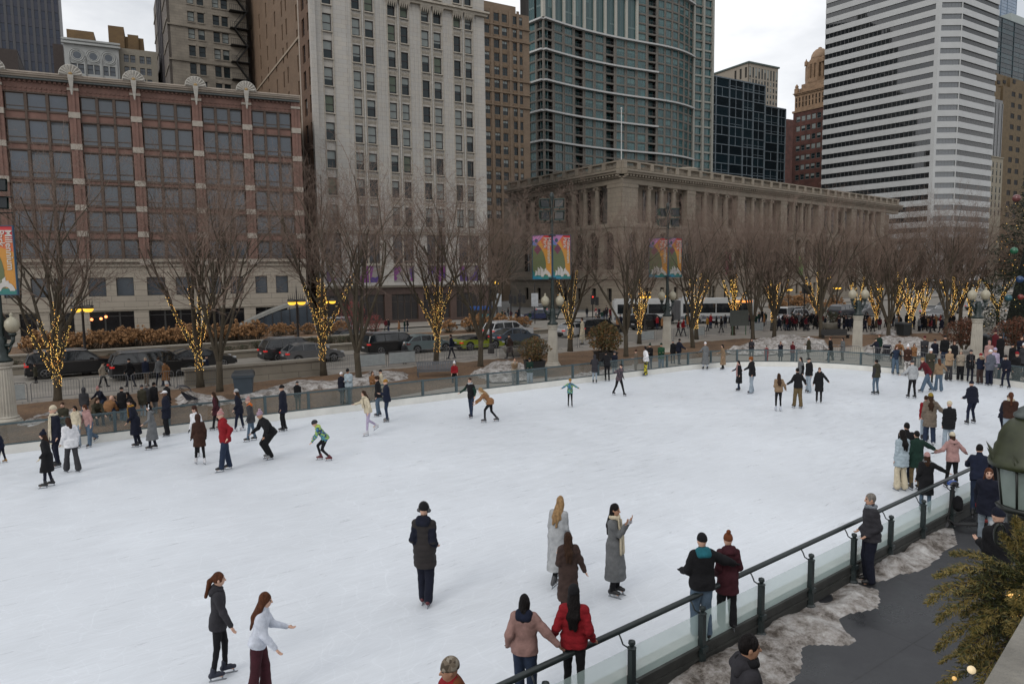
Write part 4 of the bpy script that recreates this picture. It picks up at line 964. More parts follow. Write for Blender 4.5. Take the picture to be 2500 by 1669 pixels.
# ---- L: classical library building
CZ = 24.77; pc = np.array([19.01, 120.74, 0]); CAZ = 50.2
def cc_brick(): return brick('grey_limestone', (.30, .255, .20), (.275, .235, .185), (.15, .13, .10), 2.6, .8, msize=.02, var=.14)
LIM = cc_brick(); LIM2 = mat('carved_limestone', (.27, .23, .18), .85, var=.25, vs=2.5, bump=.6, bs=4)
f = from_pts(pc, CAZ)
LB = thing('classical_stone_building', 'long grey limestone classical building with a colonnade and balustraded roof', 'building', tuple(f.p), f.rz)
fL = from_pts(pc, -35.5)
lrot = -(math.pi/2-(CAZ+35.5-90)*math.pi/180*0) ; LANG = R(90-CAZ) - R(90+35.5)   # local rotation of the left face (x runs away)
LEN = 113
z_ent = f.z(1522, 447)           # underside of entablature
def wing(root, rot, length, piers, first, tag_):
    """builds one facade in a frame whose x runs along it from the corner and y goes in"""
    c, s_ = math.cos(rot), math.sin(rot)
    mir = -1 if tag_ == 'left' else 1
    def T(b):
        for k, (x, y, z) in enumerate(b.v):
            y = y*mir; b.v[k] = (c*x-s_*y, s_*x+c*y, z)
        if mir < 0: b.f = [t[::-1] for t in b.f]
        return b
    b = MB(); o = MB(); dk = MB(); CL = []
    zE = z_ent; zF = CZ-2.35
    # entablature, frieze, cornice, balustrade
    b.box(0, length, -.15, 1.2, zE, zE+.9, 0).box(0, length, -.3, 1.2, zE+.9, zE+1.1, 0)
    o.box(0, length, -.1, 1.2, zE+1.1, zF, 0)
    b.box(0, length, -.45, 1.2, zF, zF+.25, 0)
    x = .2
    while x < length: b.box(x, x+.35, -1.05, -.4, zF+.25, zF+.62, 0); x += .8
    b.box(-1.2*0, length, -1.25, 1.2, zF+.62, zF+1.0, 0).box(0, length, -1.5, 1.2, zF+1.0, zF+1.25, 0)
    zc_ = zF+1.25
    b.box(0, length, -.35, .5, zc_, zc_+.35, 0).box(0, length, -.4, .55, zc_+1.45, zc_+1.7, 0)
    x = 0; bl = 3.6
    while x < length:
        b.box(x, x+.9, -.4, .55, zc_+.35, zc_+1.45, 0)
        q = x+1.1
        while q < min(x+bl-.1, length): b.lathe([(.07, 0), (.13, .3), (.06, .75), (.09, 1.1)], 5, (q, .05, zc_+.35), 0); q += .33
        x += bl
    # base storey and belt courses
    zb1_, zb2_ = 5.2, 6.0
    rows_ = [(1.2, 3.6)]
    wins = []
    pr = first
    bays = []
    x = 1.9 if first else .4
    while x < length-3:
        bays.append((x, x+2.4)); x += 4.05
    bwin = [(a+.55, a+1.75) for a, e in bays]
    ox = MB(); grid_wall(ox, 0, length, GZ, zb1_, bwin, rows_, .7, 0, back=False)
    b.v += []; off = len(b.v); b.v += ox.v; b.f += [tuple(k+off for k in q) for q in ox.f]; b.m += [0]*len(ox.f)
    b.box(0, length, -.3, .9, zb1_, zb2_, 0)
    # arched great windows
    za0, za1 = 6.9, 12.2
    for k, (a, e) in enumerate(bays):
        # pier between arches
        nx = bays[k+1][0] if k+1 < len(bays) else length
        b.box(e, nx, 0, .9, zb2_, 14.2, 0)
        b.box(a, e, .0, .9, zb2_, za0, 0)
        n = 8; cx_ = (a+e)/2; r_ = (e-a)/2
        vs = [(a, -.0, 14.2), (e, -.0, 14.2)]
        arc = [(cx_+r_*math.cos(PI-PI*t/n), 0, za1+r_*math.sin(PI-PI*t/n)) for t in range(n+1)]
        for t in range(n):
            p_, q_ = arc[t], arc[t+1]; b.quad((p_[0], 0, 14.2), p_, q_, (q_[0], 0, 14.2), 0); b.quad(p_, (p_[0], .9, p_[2]), (q_[0], .9, q_[2]), q_, 0)
        o.tube([(cx_+(r_+.2)*math.cos(PI-PI*t/n), -.05, za1+(r_+.2)*math.sin(PI-PI*t/n)) for t in range(n+1)], .16, 5, 0)
    b.box(0, bays[0][0], 0, .9, zb2_, 14.2, 0).box(0, length, -.25, .9, 14.2, 14.9, 0)
    # upper colonnade
    k = 0; x = 0; zc0_, zc1_ = 14.9, zE
    corner = piers[0]
    b.box(0, corner, -.12, 1.2, zc0_, zc1_, 0); b.box(-.02, corner+.1, -.2, 1.2, zc1_-.6, zc1_-.1, 0)
    x = corner; npair = 0
    while x < length:
        for t in range(3):
            cx_ = x+(t+1)*piers[1]
            if cx_ > length-1: break
            CL.append((cx_, .0))
        x = x+4*piers[1]; b.box(x, x+piers[2], -.05, 1.2, zc0_, zc1_, 0); b.box(x-.06, x+piers[2]+.06, -.12, 1.2, zc1_-.6, zc1_-.1, 0); x += piers[2]
        if x+piers[1]*3 > length: break
    b.box(0, length, 2.2, 2.4, zc0_, zc1_, 0)
    x = corner+.5
    while x < length-2: dk.box(x, x+1.5, 2.05, 2.19, zc0_+.6, zc1_-.4, 0); x += piers[1]
    T(b).build('wall', LIM, root); T(o).build('frieze', LIM2, root); T(dk).build('upper_window', mat('deep_window', (.015, .016, .018), .2, var=0), root)
    cl = MB(); hh_ = zc1_-zc0_; cl.lathe([(.62, 0), (.62, .25), (.52, .35), (.50, 2.2), (.43, hh_-.75), (.5, hh_-.65), (.5, hh_-.5)], 12, (0, .45*mir, 0)); cl.box(-.6, .6, 0, .9*mir, hh_-.28, hh_, 0)
    for sx in (-.48, .48): cl.tube([(sx, -.02*mir, hh_-.42), (sx, .9*mir, hh_-.42)], .20, 7, 0)
    cm_ = cl.mesh('column', LIM)
    for x, y in CL: ob('column', cm_, root, (c*x, s_*x, zc0_), rot)
    for (a, e) in bays:
        for z0_, z1_, nm in ((za0, za1+1.2, 'arched_window'), (1.2, 3.6, 'base_window')):
            q = MB()
            if nm == 'arched_window':
                q.box(a, e, .6, .66, z0_, z1_, 0)
                for t in (1/3, 2/3): x_ = a+(e-a)*t; q.box(x_-.06, x_+.06, .5, .6, z0_, z1_, 1)
                for t in range(1, 4): z_ = z0_+(za1-z0_)*t/3; q.box(a, e, .5, .6, z_-.06, z_+.06, 1)
            else: q.box(a+.55, a+1.75, .45, .5, z0_, z1_, 0); q.box(a+1.1, a+1.2, .38, .45, z0_, z1_, 1)
            T(q).build(nm, [mat('arch_glass', (.02, .02, .022), .12, var=.2), mat('bronze_bar', (.06, .055, .045), .5)], root)
wing(LB, 0, LEN, (4.1, 3.55, 2.6), True, 'right')
wing(LB, R(90-CAZ)*-1+R(90+35.5), 33, (3.4, 3.2, 3.0), True, 'left')
roofp = [(1, .6), (LEN, .6), (LEN, 28), (0, 28)]
MB().prism([(1.5, 2.6), (LEN-1, 2.6), (LEN-1, 26), (8, 26)], GZ, CZ-.9).build('roof', mat('roof_grey', (.12, .115, .105), .9), LB)
s_, z_ = f.w(1732, 395)
b = MB(); b.lathe([(2.3, 0), (2.3, 2.2), (2.9, 2.5), (3.0, 3.3), (2.7, 3.6), (0, 3.7)], 20, (s_+4, 9, CZ-.9)); 
b.build('roof_drum', LIM, LB)
fp = f.x(1521, 380); b = MB().tube([(1.6, 1.5, CZ), (1.6, 1.5, CZ+9.5)], .09, 6); b.ball((1.6, 1.5, CZ+9.6), .18, 6); b.build('flagpole', mat('white_pole', (.6, .6, .58), .5), LB)
# carved letters in the frieze
cu = bpy.data.curves.new('txt', 'FONT'); cu.body = 'THE CHICAGO PUBLIC LIBRARY'; cu.size = 1.5; cu.extrude = .05; cu.space_character = 1.7; cu.fill_mode = 'BOTH'; cu.resolution_u = 2
to = bpy.data.objects.new('inscription', cu); C.objects.link(to); bpy.context.view_layer.update()
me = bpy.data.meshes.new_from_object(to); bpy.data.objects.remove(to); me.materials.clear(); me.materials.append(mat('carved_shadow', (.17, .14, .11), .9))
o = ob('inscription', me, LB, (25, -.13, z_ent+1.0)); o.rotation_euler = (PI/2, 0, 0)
# ------------------------------------------------------------------ bare street trees and their strings of lights
BARK = mat('bark', (.075, .060, .040), .95, var=.3, vs=5, bump=.6, bs=25, stretch=(1, 1, .25))
TWIG = mat('twig', (.20, .142, .112), .95, var=.25, vs=.5)
def gen_tree(seed, h=13.5, spread=1.0, fork=2.3, nl=6, r0=.20):
    rn = random.Random(seed); limbs = []; twigs = []
    def curve(p, d, L_, n, up, wob):
        pts = [p.copy()]; d = d.normalized()
        for i in range(n):
            d = (d+Vector((rn.gauss(0, wob), rn.gauss(0, wob), rn.gauss(0, wob)+up))).normalized(); pts.append(pts[-1]+d*(L_/n))
        return pts, d
    def grow(p, d, L_, r, lev):
        n = (7, 5, 4, 3)[min(lev, 3)]
        pts, de = curve(p, d, L_, n, (.05, .035, .02, .0)[min(lev, 3)], (.09, .12, .16, .2)[min(lev, 3)])
        re = r*(.42 if lev < 3 else .35)
        rad = [r+(re-r)*i/n for i in range(n+1)]
        (limbs if lev < 2 else twigs).append((pts, rad, lev))
        if lev >= 4: return
        k = (5, 5, 6, 4)[lev]
        for j in range(k):
            t = (.30+.70*(j+rn.random()*.8)/k) if lev else (.28+.72*(j+rn.random()*.6)/k)
            t = min(t, .98); i = int(t*n); q = pts[i].lerp(pts[min(i+1, n)], t*n-i); dd = (pts[min(i+1, n)]-pts[i]).normalized()
            a = rn.uniform(0, 2*PI); o = dd.orthogonal().normalized(); o = Matrix.Rotation(a, 3, dd) @ o
            ang = rn.uniform(.30, .75) if lev < 2 else rn.uniform(.4, 1.0)
            nd = dd*math.cos(ang)+o*math.sin(ang); nd.z += .12*(lev < 3)
            grow(q, nd, L_*rn.uniform(.42, .66)*(1.0 if lev < 3 else .8), max(.006, rad[i]*rn.uniform(.5, .68)), lev+1)
    tr, d = curve(Vector((0, 0, 0)), Vector((rn.gauss(0, .03), rn.gauss(0, .03), 1)), fork, 4, .05, .02)
    limbs.append((tr, [r0*1.35, r0*1.08, r0, r0*.97, r0*.95], -1))
    for i in range(nl):
        a = 2*PI*(i+rn.uniform(-.25, .25))/nl; inc = rn.uniform(.22, .52)*spread if i else .08
        st = tr[-1] if i % 2 else tr[-1].lerp(tr[-2], .4)
        nd = Vector((math.cos(a)*math.sin(inc), math.sin(a)*math.sin(inc), math.cos(inc)))
        grow(st-Vector((0, 0, .1)), nd, (h-fork)*rn.uniform(.72, .95), r0*rn.uniform(.48, .68), 0)
    return limbs, twigs
def tree_mesh(limbs, twigs):
    a = MB(); b = MB()
    for pts, rad, lev in limbs: a.tube(pts, rad, 8 if lev < 0 else (6 if lev == 0 else 5), 0, lev < 0)
    for pts, rad, lev in twigs: b.tube(pts, [max(.0052, r*.9) for r in rad], 3, 0, False)
    return a.mesh('trunk', BARK, True), b.mesh('crown', TWIG)
LP = []
for sd, sp_, nl_, h_ in ((1, 1.0, 6, 13.5), (2, 1.15, 7, 13.0), (3, .85, 6, 14.0), (4, 1.05, 7, 12.5)):
    lm, tw = gen_tree(sd, h_, sp_, 2.5 if sd != 2 else 2.1, nl_, .24); LP.append((lm,)+tree_mesh(lm, tw))
BULB = [mat('warm_light', (1, .6, .2), .5, var=0, emit=(1.0, .64, .16), es=2.6), mat('warm_light_orange', (1, .5, .15), .5, var=0, emit=(1.0, .42, .08), es=2.2)]
WIRE = mat('light_wire', (.03, .025, .015), .8, var=0)
def lights_mesh(lm, seed, zmax=6.6, dens=1.0, br=.028):
    rn = random.Random(seed); w_ = MB(); b = MB()
    for pts, rad, lev in lm:
        if lev > 0 and (pts[0].z > zmax*.6 or rn.random() < .8): continue
        if lev == 0 and rn.random() < .12: continue
        turns = 0; a = rn.uniform(0, 6); acc = []; zt = zmax*rn.uniform(.62, 1.0)
        for i in range(len(pts)-1):
            p, q = pts[i], pts[i+1]; L_ = (q-p).length; d = (q-p).normalized(); o = d.orthogonal().normalized(); n = max(2, int(L_/.05))
            for k in range(n):
                t = k/n; c_ = p.lerp(q, t); r = rad[i]+(rad[i+1]-rad[i])*t+.02
                if c_.z < 1.25 or c_.z > zt: continue
                a += .05/(.16 if lev < 0 else .07)*.35 if False else .42
                acc.append(c_+(Matrix.Rotation(a, 3, d) @ o)*r)
                for _ in range(4 if lev < 0 else (2 if lev == 0 else 1)):
                    if rn.random() < (.80 if lev < 1 else .5)*dens:
                        v = c_+(Matrix.Rotation(rn.uniform(0, 6.28), 3, d) @ o)*(r+.015)+Vector((rn.gauss(0, .02), rn.gauss(0, .02), rn.gauss(0, .02)))
                        s_ = br*rn.uniform(.7, 1.15); x, y, z = v
                        b.add([(x+s_, y, z), (x-s_, y, z), (x, y+s_, z), (x, y-s_, z), (x, y, z+s_), (x, y, z-s_)], [(0, 2, 4), (2, 1, 4), (1, 3, 4), (3, 0, 4), (2, 0, 5), (1, 2, 5), (3, 1, 5), (0, 3, 5)], int(rn.random() < .28))
        if len(acc) > 2: w_.tube(acc[::2], .008, 3, 0, False)
    return w_.mesh('wire', WIRE), b.mesh('bulbs', BULB)
LM = [lights_mesh(LP[i][0], 50+i, 8.4 if i != 1 else 7.6, .85, .018) for i in range(4)]
LMF = [lights_mesh(LP[i][0], 60+i, 8.2, .62, .030) for i in range(4)]
def put_tree(s, n, k, rot, lit, label, sc_=1.0, far=False, group=None, light_label=None, tiltx=0):
    x, y, _ = W(s, n); t = thing('bare_tree', label, 'tree', (x, y, GZ-.05), rot, group or ('bare trees strung with lights' if lit else 'bare trees behind the rink'))
    kx, kz = (.84, .86) if s > 45 else (.84, .84); t.scale = (sc_*kx, sc_*kx, sc_*kz)
    ob('trunk', LP[k][1], t); ob('crown', LP[k][2], t)
    if lit:
        g = thing('string_lights', light_label or 'warm string lights on the '+label, 'string lights', (x, y, GZ-.05), rot, 'warm light strings wound round bare trees')
        g.scale = t.scale; m_ = (LMF if far else LM)[k]
        ob('wire', m_[0], g); bb = ob('bulbs', m_[1], g); bb['kind'] = 'stuff'
LIT = [(1.2, 43, 1, 'bare tree with low spreading limbs at the far left'), (8.3, 43.9, 0, 'bare lit tree beside the end of the limestone wall'), (15.8, 44, 2, 'bare lit tree at the right end of the limestone wall'),
       (24.1, 44, 2, 'bare lit tree in front of the steel barriers behind the bench'), (37.3, 44.8, 3, 'bare lit tree right behind the left banner post column'), (46, 45.4, 0, 'bare lit tree just left of the right banner post'),
       (53.1, 44.8, 3, 'bare lit tree just right of the right banner post'), (59.7, 45.6, 2, 'bare lit tree beside the grey sign board'), (67.2, 46.2, 0, 'bare lit tree behind the crowd at the steel barriers'), (75.5, 46, 1, 'bare lit tree left of the leftmost two-globe lamp')]
for i, (s, n, k, lb) in enumerate(LIT): put_tree(s, n, k, i*1.3+.4, True, lb, .93+.09*((i*7) % 5)/4-.04*(i > 4), i > 4, light_label='warm string lights on the '+lb.replace('in front of the steel barriers ', ''). replace('bare lit tree', 'tree'))
FARL = [(2138, 800), (2192, 796), (2220, 820), (2253, 795), (2325, 795), (2365, 790), (2436, 790), (2095, 806)]
for i, (x, y) in enumerate(FARL):
    s, n = SN(x, y); put_tree(s, n, (i+1) % 4, i*2.1, True, 'bare lit tree among the far right trees', .80+.05*(i % 3), True, 'bare lit trees at the far right', light_label='warm string lights on a lit tree among the far right trees')
UNL = [(8.7, 40.8, 0, 'bare unlit tree beside the green wheeled bin'), (16.4, 39.6, 2, 'bare unlit tree behind the pair at the snow heap left of the bench'), (25.6, 40.4, 3, 'bare unlit tree just right of the metal bench'), (37.2, 38.1, 2, 'bare unlit tree right of the big planter shrub'),
       (45.7, 38.9, 2, 'bare unlit tree right of the column of the right banner post'), (55.7, 40.3, 0, 'bare unlit tree on the mulch near the snow heap'), (60, 41, 3, 'bare unlit tree slim on the mulch by the crowd'), (62.2, 37.4, 2, 'bare unlit tree on the mulch behind the long snow heap'),
       (67, 33.5, 1, 'bare unlit tree right of the leftmost two-globe column'), (71, 30.2, 0, 'large bare unlit tree between the two lamps with globes')]
for i, (s, n, k, lb) in enumerate(UNL): put_tree(s, n, k, i*1.7+.9, False, lb, .88+.09*((i*5) % 4)/3-.04*(i > 3)-.12*(i == 3))
# trees in front of the left edge and far background trees along the avenue
put_tree(-6.2, 43.4, 1, 2.2, True, 'bare lit tree cut by the left picture edge', .85, light_label='faint string lights on the tree cut by the left edge')
for i in range(16):
    s = 78+i*9.5; n = 62 if i % 2 else 79; put_tree(s, n, i % 4, i*1.1, False, 'bare tree along the far avenue', .48+.08*(i % 3), True, 'bare trees along the far avenue')
for i in range(6):
    s, n = (88+i*7, 36-(i % 3)*5); put_tree(s, n, (i*3) % 4, i*1.9, False, 'bare tree in the far right park', .95, True, 'bare trees in the far right park')
# small leafless bushes and shrubs
def shrub_mesh(name, seed, r, h, n, ls, m, stems=True):
    rn = random.Random(seed); b = MB()
    for i in range(n):
        a = rn.uniform(0, 2*PI); t = rn.random()**.5; ph = rn.uniform(0, 1)
        rr = r*t*(1-.35*abs(ph-.5)*2)*(.8+.3*math.sin(3*a+seed)); x, y, z = rr*math.cos(a), rr*math.sin(a), h*(.15+.85*ph*(1-.25*t))
        s_ = ls*rn.uniform(.6, 1.3); u_ = Vector((rn.gauss(0, 1), rn.gauss(0, 1), rn.gauss(0, 1))).normalized(); v_ = u_.orthogonal().normalized()*s_*.6; u_ = u_*s_
        c_ = Vector((x, y, z)); b.add([tuple(c_-u_), tuple(c_+v_), tuple(c_+u_), tuple(c_-v_)], [(0, 1, 2, 3)], int(rn.random() < .4))
    st = MB()
    for i in range(14 if stems else 0):
        a = rn.uniform(0, 2*PI); st.tube([(0.1*r*math.cos(a), .1*r*math.sin(a), 0), (.4*r*math.cos(a), .4*r*math.sin(a), h*.4), (.75*r*math.cos(a+.2), .75*r*math.sin(a+.2), h*.8)], [.03, .02, .008], 4, 0, False)
    return b.mesh('foliage', m), st.mesh('stem', BARK)
HYD = [mat('dried_hydrangea', (.40, .215, .095), .9, var=.35, vs=2), mat('dried_hydrangea_dark', (.25, .135, .06), .9, var=.3, vs=2)]
OLV = [mat('olive_leaf', (.075, .062, .018), .85, var=.35, vs=2), mat('rust_leaf', (.14, .065, .018), .85, var=.35, vs=2)]
RUS = [mat('rust_shrub_leaf', (.12, .040, .018), .85, var=.35, vs=2), mat('umber_leaf', (.06, .03, .014), .85, var=.35, vs=2)]
REDS = [mat('red_twig', (.28, .045, .04), .8, var=.3), mat('red_twig_dark', (.15, .04, .035), .8, var=.3)]
GRNS = [mat('green_leaf', (.035, .055, .022), .85, var=.35), mat('brown_leaf', (.09, .05, .03), .85, var=.35)]
def head_shrub(seed, r, h, heads):
    rn = random.Random(seed); b = MB(); st = MB()
    for i in range(heads):
        a = rn.uniform(0, 2*PI); t = rn.random()**.5; z = h*(1-.45*t*t)*rn.uniform(.55, 1.0); c_ = (r*t*math.cos(a), r*t*math.sin(a), z)
        for k in range(26):
            d = Vector((rn.gauss(0, 1), rn.gauss(0, 1), rn.gauss(0, 1))).normalized(); s_ = rn.uniform(.03, .06); q = Vector(c_)+d*.14*rn.uniform(.5, 1); u_ = d.orthogonal().normalized()*s_; v_ = d.cross(u_).normalized()*s_
            b.add([tuple(q-u_), tuple(q+v_), tuple(q+u_), tuple(q-v_)], [(0, 1, 2, 3)], int(rn.random() < .35))
        st.tube([(c_[0]*.3, c_[1]*.3, 0), (c_[0]*.8, c_[1]*.8, z*.6), c_], [.012, .009, .006], 3, 0, False)
    return b.mesh('foliage', HYD), st.mesh('stem', BARK)
HS = [head_shrub(i, 1.0, 1.75, 90) for i in range(3)]; SS = {}
def put_shrub(kind, s, n, z, label, sc_=1.0, rot=0, group=None, cat='shrub', k=0):
    if kind == 'hyd': ms = HS[k % 3]
    else:
        key = (kind, k % 2)
        if key not in SS: SS[key] = shrub_mesh(kind, k+3, 1.0, 1.6, {'olv': 2600, 'rus': 2600, 'red': 900, 'grn': 1100}[kind], {'olv': .055, 'rus': .05, 'red': .035, 'grn': .05}[kind], {'olv': OLV, 'rus': RUS, 'red': REDS, 'grn': GRNS}[kind])
        ms = SS[key]
    x, y, _ = W(s, n); t = thing('shrub', label, cat, (x, y, z), rot, group); t.scale = sc_ if hasattr(sc_, '__len__') else (sc_,)*3
    ob('foliage', ms[0], t); ob('stem', ms[1], t)
# ------------------------------------------------------------------ median planters and street furniture
MZ = GZ
def wallmesh(s0, s1, n0, n1, z0, z1, cap=.12): return MB().box(s0, s1, n0, n1, z0, z1-cap, 0).box(s0-.08, s1+.08, n0-.08, n1+.08, z1-cap, z1, 1)
LWALL = brick('limestone_wall', (.30, .265, .21), (.275, .24, .19), (.15, .13, .105), 1.9, .5, msize=.018, var=.15); LCAP = mat('limestone_cap', (.33, .30, .25), .8, var=.12, vs=1.5)
# limestone garden wall behind the bed
t = thing('limestone_wall', 'low limestone garden wall with a coping behind the wheeled bin', 'wall', (0, 0, 0), RZ)
s0, s1 = 7.6, 15.9
b = MB(); b.box(s0, s1, 44.55, 45.0, GZ-.02, GZ+.42, 0).box(s0+.05, s1-.05, 44.63, 44.95, GZ+.42, GZ+.96, 0); b.build('wall', LWALL, t)
MB().box(s0-.1, s1+.1, 44.50, 45.05, GZ+.96, GZ+1.12, 0).build('coping', LCAP, t)
# raised median with planters
MED = [(-30, 26.5, 57.5, 71.2), (33, 47, 58.5, 70), (53, 59, 60, 70)]
for i, (a, e, n0, n1) in enumerate(MED[:1]):
    t = thing('median_planter', 'long tiered limestone median planter behind the parked cars', 'planter', (0, 0, 0), RZ)
    wallmesh(a, e, 58.4, 58.9, GZ, GZ+.62).build('wall', [LWALL, LCAP], t); wallmesh(a, e, 61.2, 61.7, GZ, GZ+1.15).build('wall', [LWALL, LCAP], t)
    MB().box(a, e, 58.9, 61.2, GZ, GZ+.48).box(a, e, 61.7, 71, GZ, GZ+1.0).build('soil', MULCH, t)
t = thing('median_planter', 'short limestone median planter with orange shrubs behind the white car', 'planter', (0, 0, 0), RZ)
wallmesh(31, 48, 60.5, 61, GZ, GZ+.5).build('wall', [LWALL, LCAP], t); MB().box(31, 48, 61, 67, GZ, GZ+.4).build('soil', MULCH, t)
rn = random.Random(8)
k = 0
for s in np.arange(-1, 15.5, .62):
    put_shrub('hyd', s*1.0+rn.uniform(-.2, .2)+1.5, 63.4+rn.uniform(-.8, .8), GZ+.9, 'tan dried hydrangea in the row behind the parked cars', rn.uniform(.85, 1.12), rn.uniform(0, 6), 'dried hydrangeas in the left median planter', k=k); k += 1
for s in np.arange(18, 26, 1.1): put_shrub('hyd', s, 66+rn.uniform(-1, 1), GZ+.9, 'tan dried hydrangea behind the black pickup', rn.uniform(.6, .85), rn.uniform(0, 6), 'dried hydrangeas behind the pickup', k=k); k += 1
for i, (s, n, sc_) in enumerate(((39.5, 64, 1.15), (41.3, 64.6, 1.2), (43.2, 64, 1.15), (45, 63.7, 1.0), (46.5, 64, .9), (37, 64.5, .9))): put_shrub('hyd', s, n, GZ+.3, 'dried orange hydrangea in the short median planter', sc_, i, 'dried hydrangeas in the short median planter', k=i)
for px_, py_, sc_ in ((1930, 762, 1.7), (1962, 762, 1.9), (2040, 760, 1.5), (2010, 762, 1.3), (1900, 764, 1.4)): s, n = SN(px_, py_); put_shrub('hyd', s, n, GZ, 'tan dried hydrangea in the avenue before the stone building', sc_, 0, 'hydrangeas before the stone building', k=int(px_))
put_shrub('red', 28.4, 69.5, GZ+.3, 'bushy small tree of red twigs behind the lime sports car', (1.9, 1.9, 2.6), 0)
put_shrub('red', 30.2, 68.5, GZ+.3, 'lower bush of rusty twigs beside the red twig tree', (1.4, 1.4, 1.6), 2)
for i, s in enumerate(np.arange(16, 27, .9)): put_shrub('grn', s, 60+.3*math.sin(i*2), GZ+.42, 'low mixed shrub along the median wall', (.8, .8, .55), i, 'low shrubs along the median wall', k=i)
for i, s in enumerate(np.arange(-8, 16, 1.2)): put_shrub('grn', s, 60+.3*math.sin(i*2), GZ+.42, 'sparse winter shrub in the lower median bed', (.7, .7, .35), i, 'sparse shrubs in the lower median bed', k=i)

# lamp with two yellow lanterns (historic street lamp)
IRON = mat('lamp_iron', (.022, .016, .014), .5, var=.2)
YEL = mat('lit_yellow_lantern', (1, .6, .1), .5, var=0, emit=(1.0, .55, .05), es=1.2)
def street_lamp():
    t = thing('street_lamp', 'dark iron street lamp', 'street lamp')
    b = MB(); b.lathe([(.30, 0), (.30, .3), (.22, .4), (.2, .9), (.12, 1.1), (.10, 1.4), (.075, 4.9), (.12, 5.0), (.06, 5.1), (.05, 6.3), (.0, 7.1)], 10, mi=0); b.build('pole', IRON, t, True)
    b = MB(); b.tube([(-.7, 0, 5.55), (-.35, 0, 5.62), (0, 0, 5.5), (.35, 0, 5.62), (.7, 0, 5.55)], .05, 6)
    for x in (-.36, .36): b.lathe([(.34, 0), (.35, .08), (.16, .25), (0, .3)], 12, (x, 0, 5.35))
    for a in np.arange(-.6, .61, .15): b.tube([(a, 0, 5.6), (a*1.05, 0, 5.95+.25*(1-abs(a)))], [.03, .015], 4)
    b.build('bracket', IRON, t)
    for x in (-.36, .36): MB().lathe([(0, -.30), (.17, -.28), (.28, -.18), (.32, -.04), (.32, 0)], 14, (x, 0, 5.35)).build('lantern', YEL, t, True)
    return t
sl = street_lamp(); first = True
SLP = [((212, 915), 'street lamp with two yellow lanterns beside the leftmost lit tree', 1.0), ((730, 875), 'street lamp with yellow lanterns above the grey hatchback', 1.0), ((806, 850), 'yellow lantern lamp farther back behind a lit tree', .95), ((1575, 818), 'street lamp with yellow lanterns left of the right banner post', .9), ((1632, 812), 'street lamp with yellow lantern just behind the right banner post', .9),
       ((1790, 775), 'far street lamp with yellow lantern above the sign board', .85), ((1925, 768), 'far street lamp with yellow lantern by the orange shrubs', .85), ((2042, 770), 'far street lamp with yellow lantern left of the two-globe lamp', .9), ((2145, 768), 'far street lamp with yellow lantern right of the two-globe lamp', .85)]
for i, ((x, y), lb, sc_) in enumerate(SLP):
    g = G(x, y); o = sl if i == 0 else dup(sl)
    o.location = (g[0], g[1], GZ); o.rotation_euler = (0, 0, R(15)); o.scale = (sc_, sc_, sc_*.84); o['label'] = lb; o['group'] = 'street lamps with yellow lanterns'
g = G(1214, 790); b0 = thing('street_lamp', 'slim single-globe lamp lit yellow before the stone building', 'street lamp', (g[0], g[1], GZ))
MB().lathe([(.25, 0), (.2, .6), (.1, .8), (.08, 5.2)], 8).build('pole', IRON, b0); MB().ball((0, 0, 5.45), .28, 10).build('globe', YEL, b0, True)

# fluted columns with lamps
STON = mat('column_stone', (.46, .43, .37), .75, var=.14, vs=1.5, bump=.2, bs=8)
LGREEN = mat('lamp_green_iron', (.010, .022, .021), .45, var=.3, vs=4)
GLOBE = mat('frosted_globe', (.42, .385, .29), .35, var=.05, spec=.5)
FLOODM = mat('floodlight_green', (.012, .045, .038), .4); FLENS = mat('floodlight_lens', (.02, .024, .026), .35, var=0, spec=.3)
def column(H_):
    _c = column0(H_)
    _c.v = [(x*.74, y*.74, z) for x, y, z in _c.v]; return _c
def column0(H_):
    b = MB(); k = 40; prof = [(.52, .38), (.50, .5), (.46, H_*.6), (.41, H_-.3)]
    vs = []
    b.prism([(.78*math.cos(2*PI*j/24), .78*math.sin(2*PI*j/24)) for j in range(24)], 0, .14); b.lathe([(.70, .14), (.72, .2), (.66, .26), (.60, .28), (.62, .34), (.55, .38)], 24)
    b.lathe(prof, k, mi=0, flute=.10, fn=1); b.lathe([(.42, H_-.3), (.46, H_-.24), (.43, H_-.2), (.50, H_-.1), (.52, H_), (0, H_)], 24); return b
def fluted(t, H_=2.6): column(H_).build('column', STON, t)
def globes(t, H_, rz, n=2):
    b = MB(); b.lathe([(.36, H_), (.36, H_+.12), (.2, H_+.25), (.26, H_+.5), (.16, H_+.75), (.22, H_+.95), (.10, H_+1.2)], 10)
    for sx in (-1, 1): b.tube([(0, 0, H_+.75), (sx*.35, 0, H_+.72), (sx*.50, 0, H_+.9), (sx*.50, 0, H_+1.15)], [.10, .09, .07, .10], 7); b.lathe([(.08, 0), (.17, .12), (.12, .2)], 10, (sx*.50, 0, H_+1.1)); b.tube([(0, 0, H_+.3), (sx*.3, 0, H_+.45), (sx*.45, 0, H_+.8)], .05, 5)
    b.build('arms', LGREEN, t, True, rz=rz)
    for sx in (-1, 1):
        c_, s_ = math.cos(rz), math.sin(rz); MB().lathe([(.12, 0), (.24, .12), (.30, .32), (.27, .52), (.14, .66), (.07, .70), (.06, .76), (.09, .80), (0, .9)], 16, (sx*.50*c_, sx*.50*s_, H_+1.28)).build('globe', GLOBE, t, True)
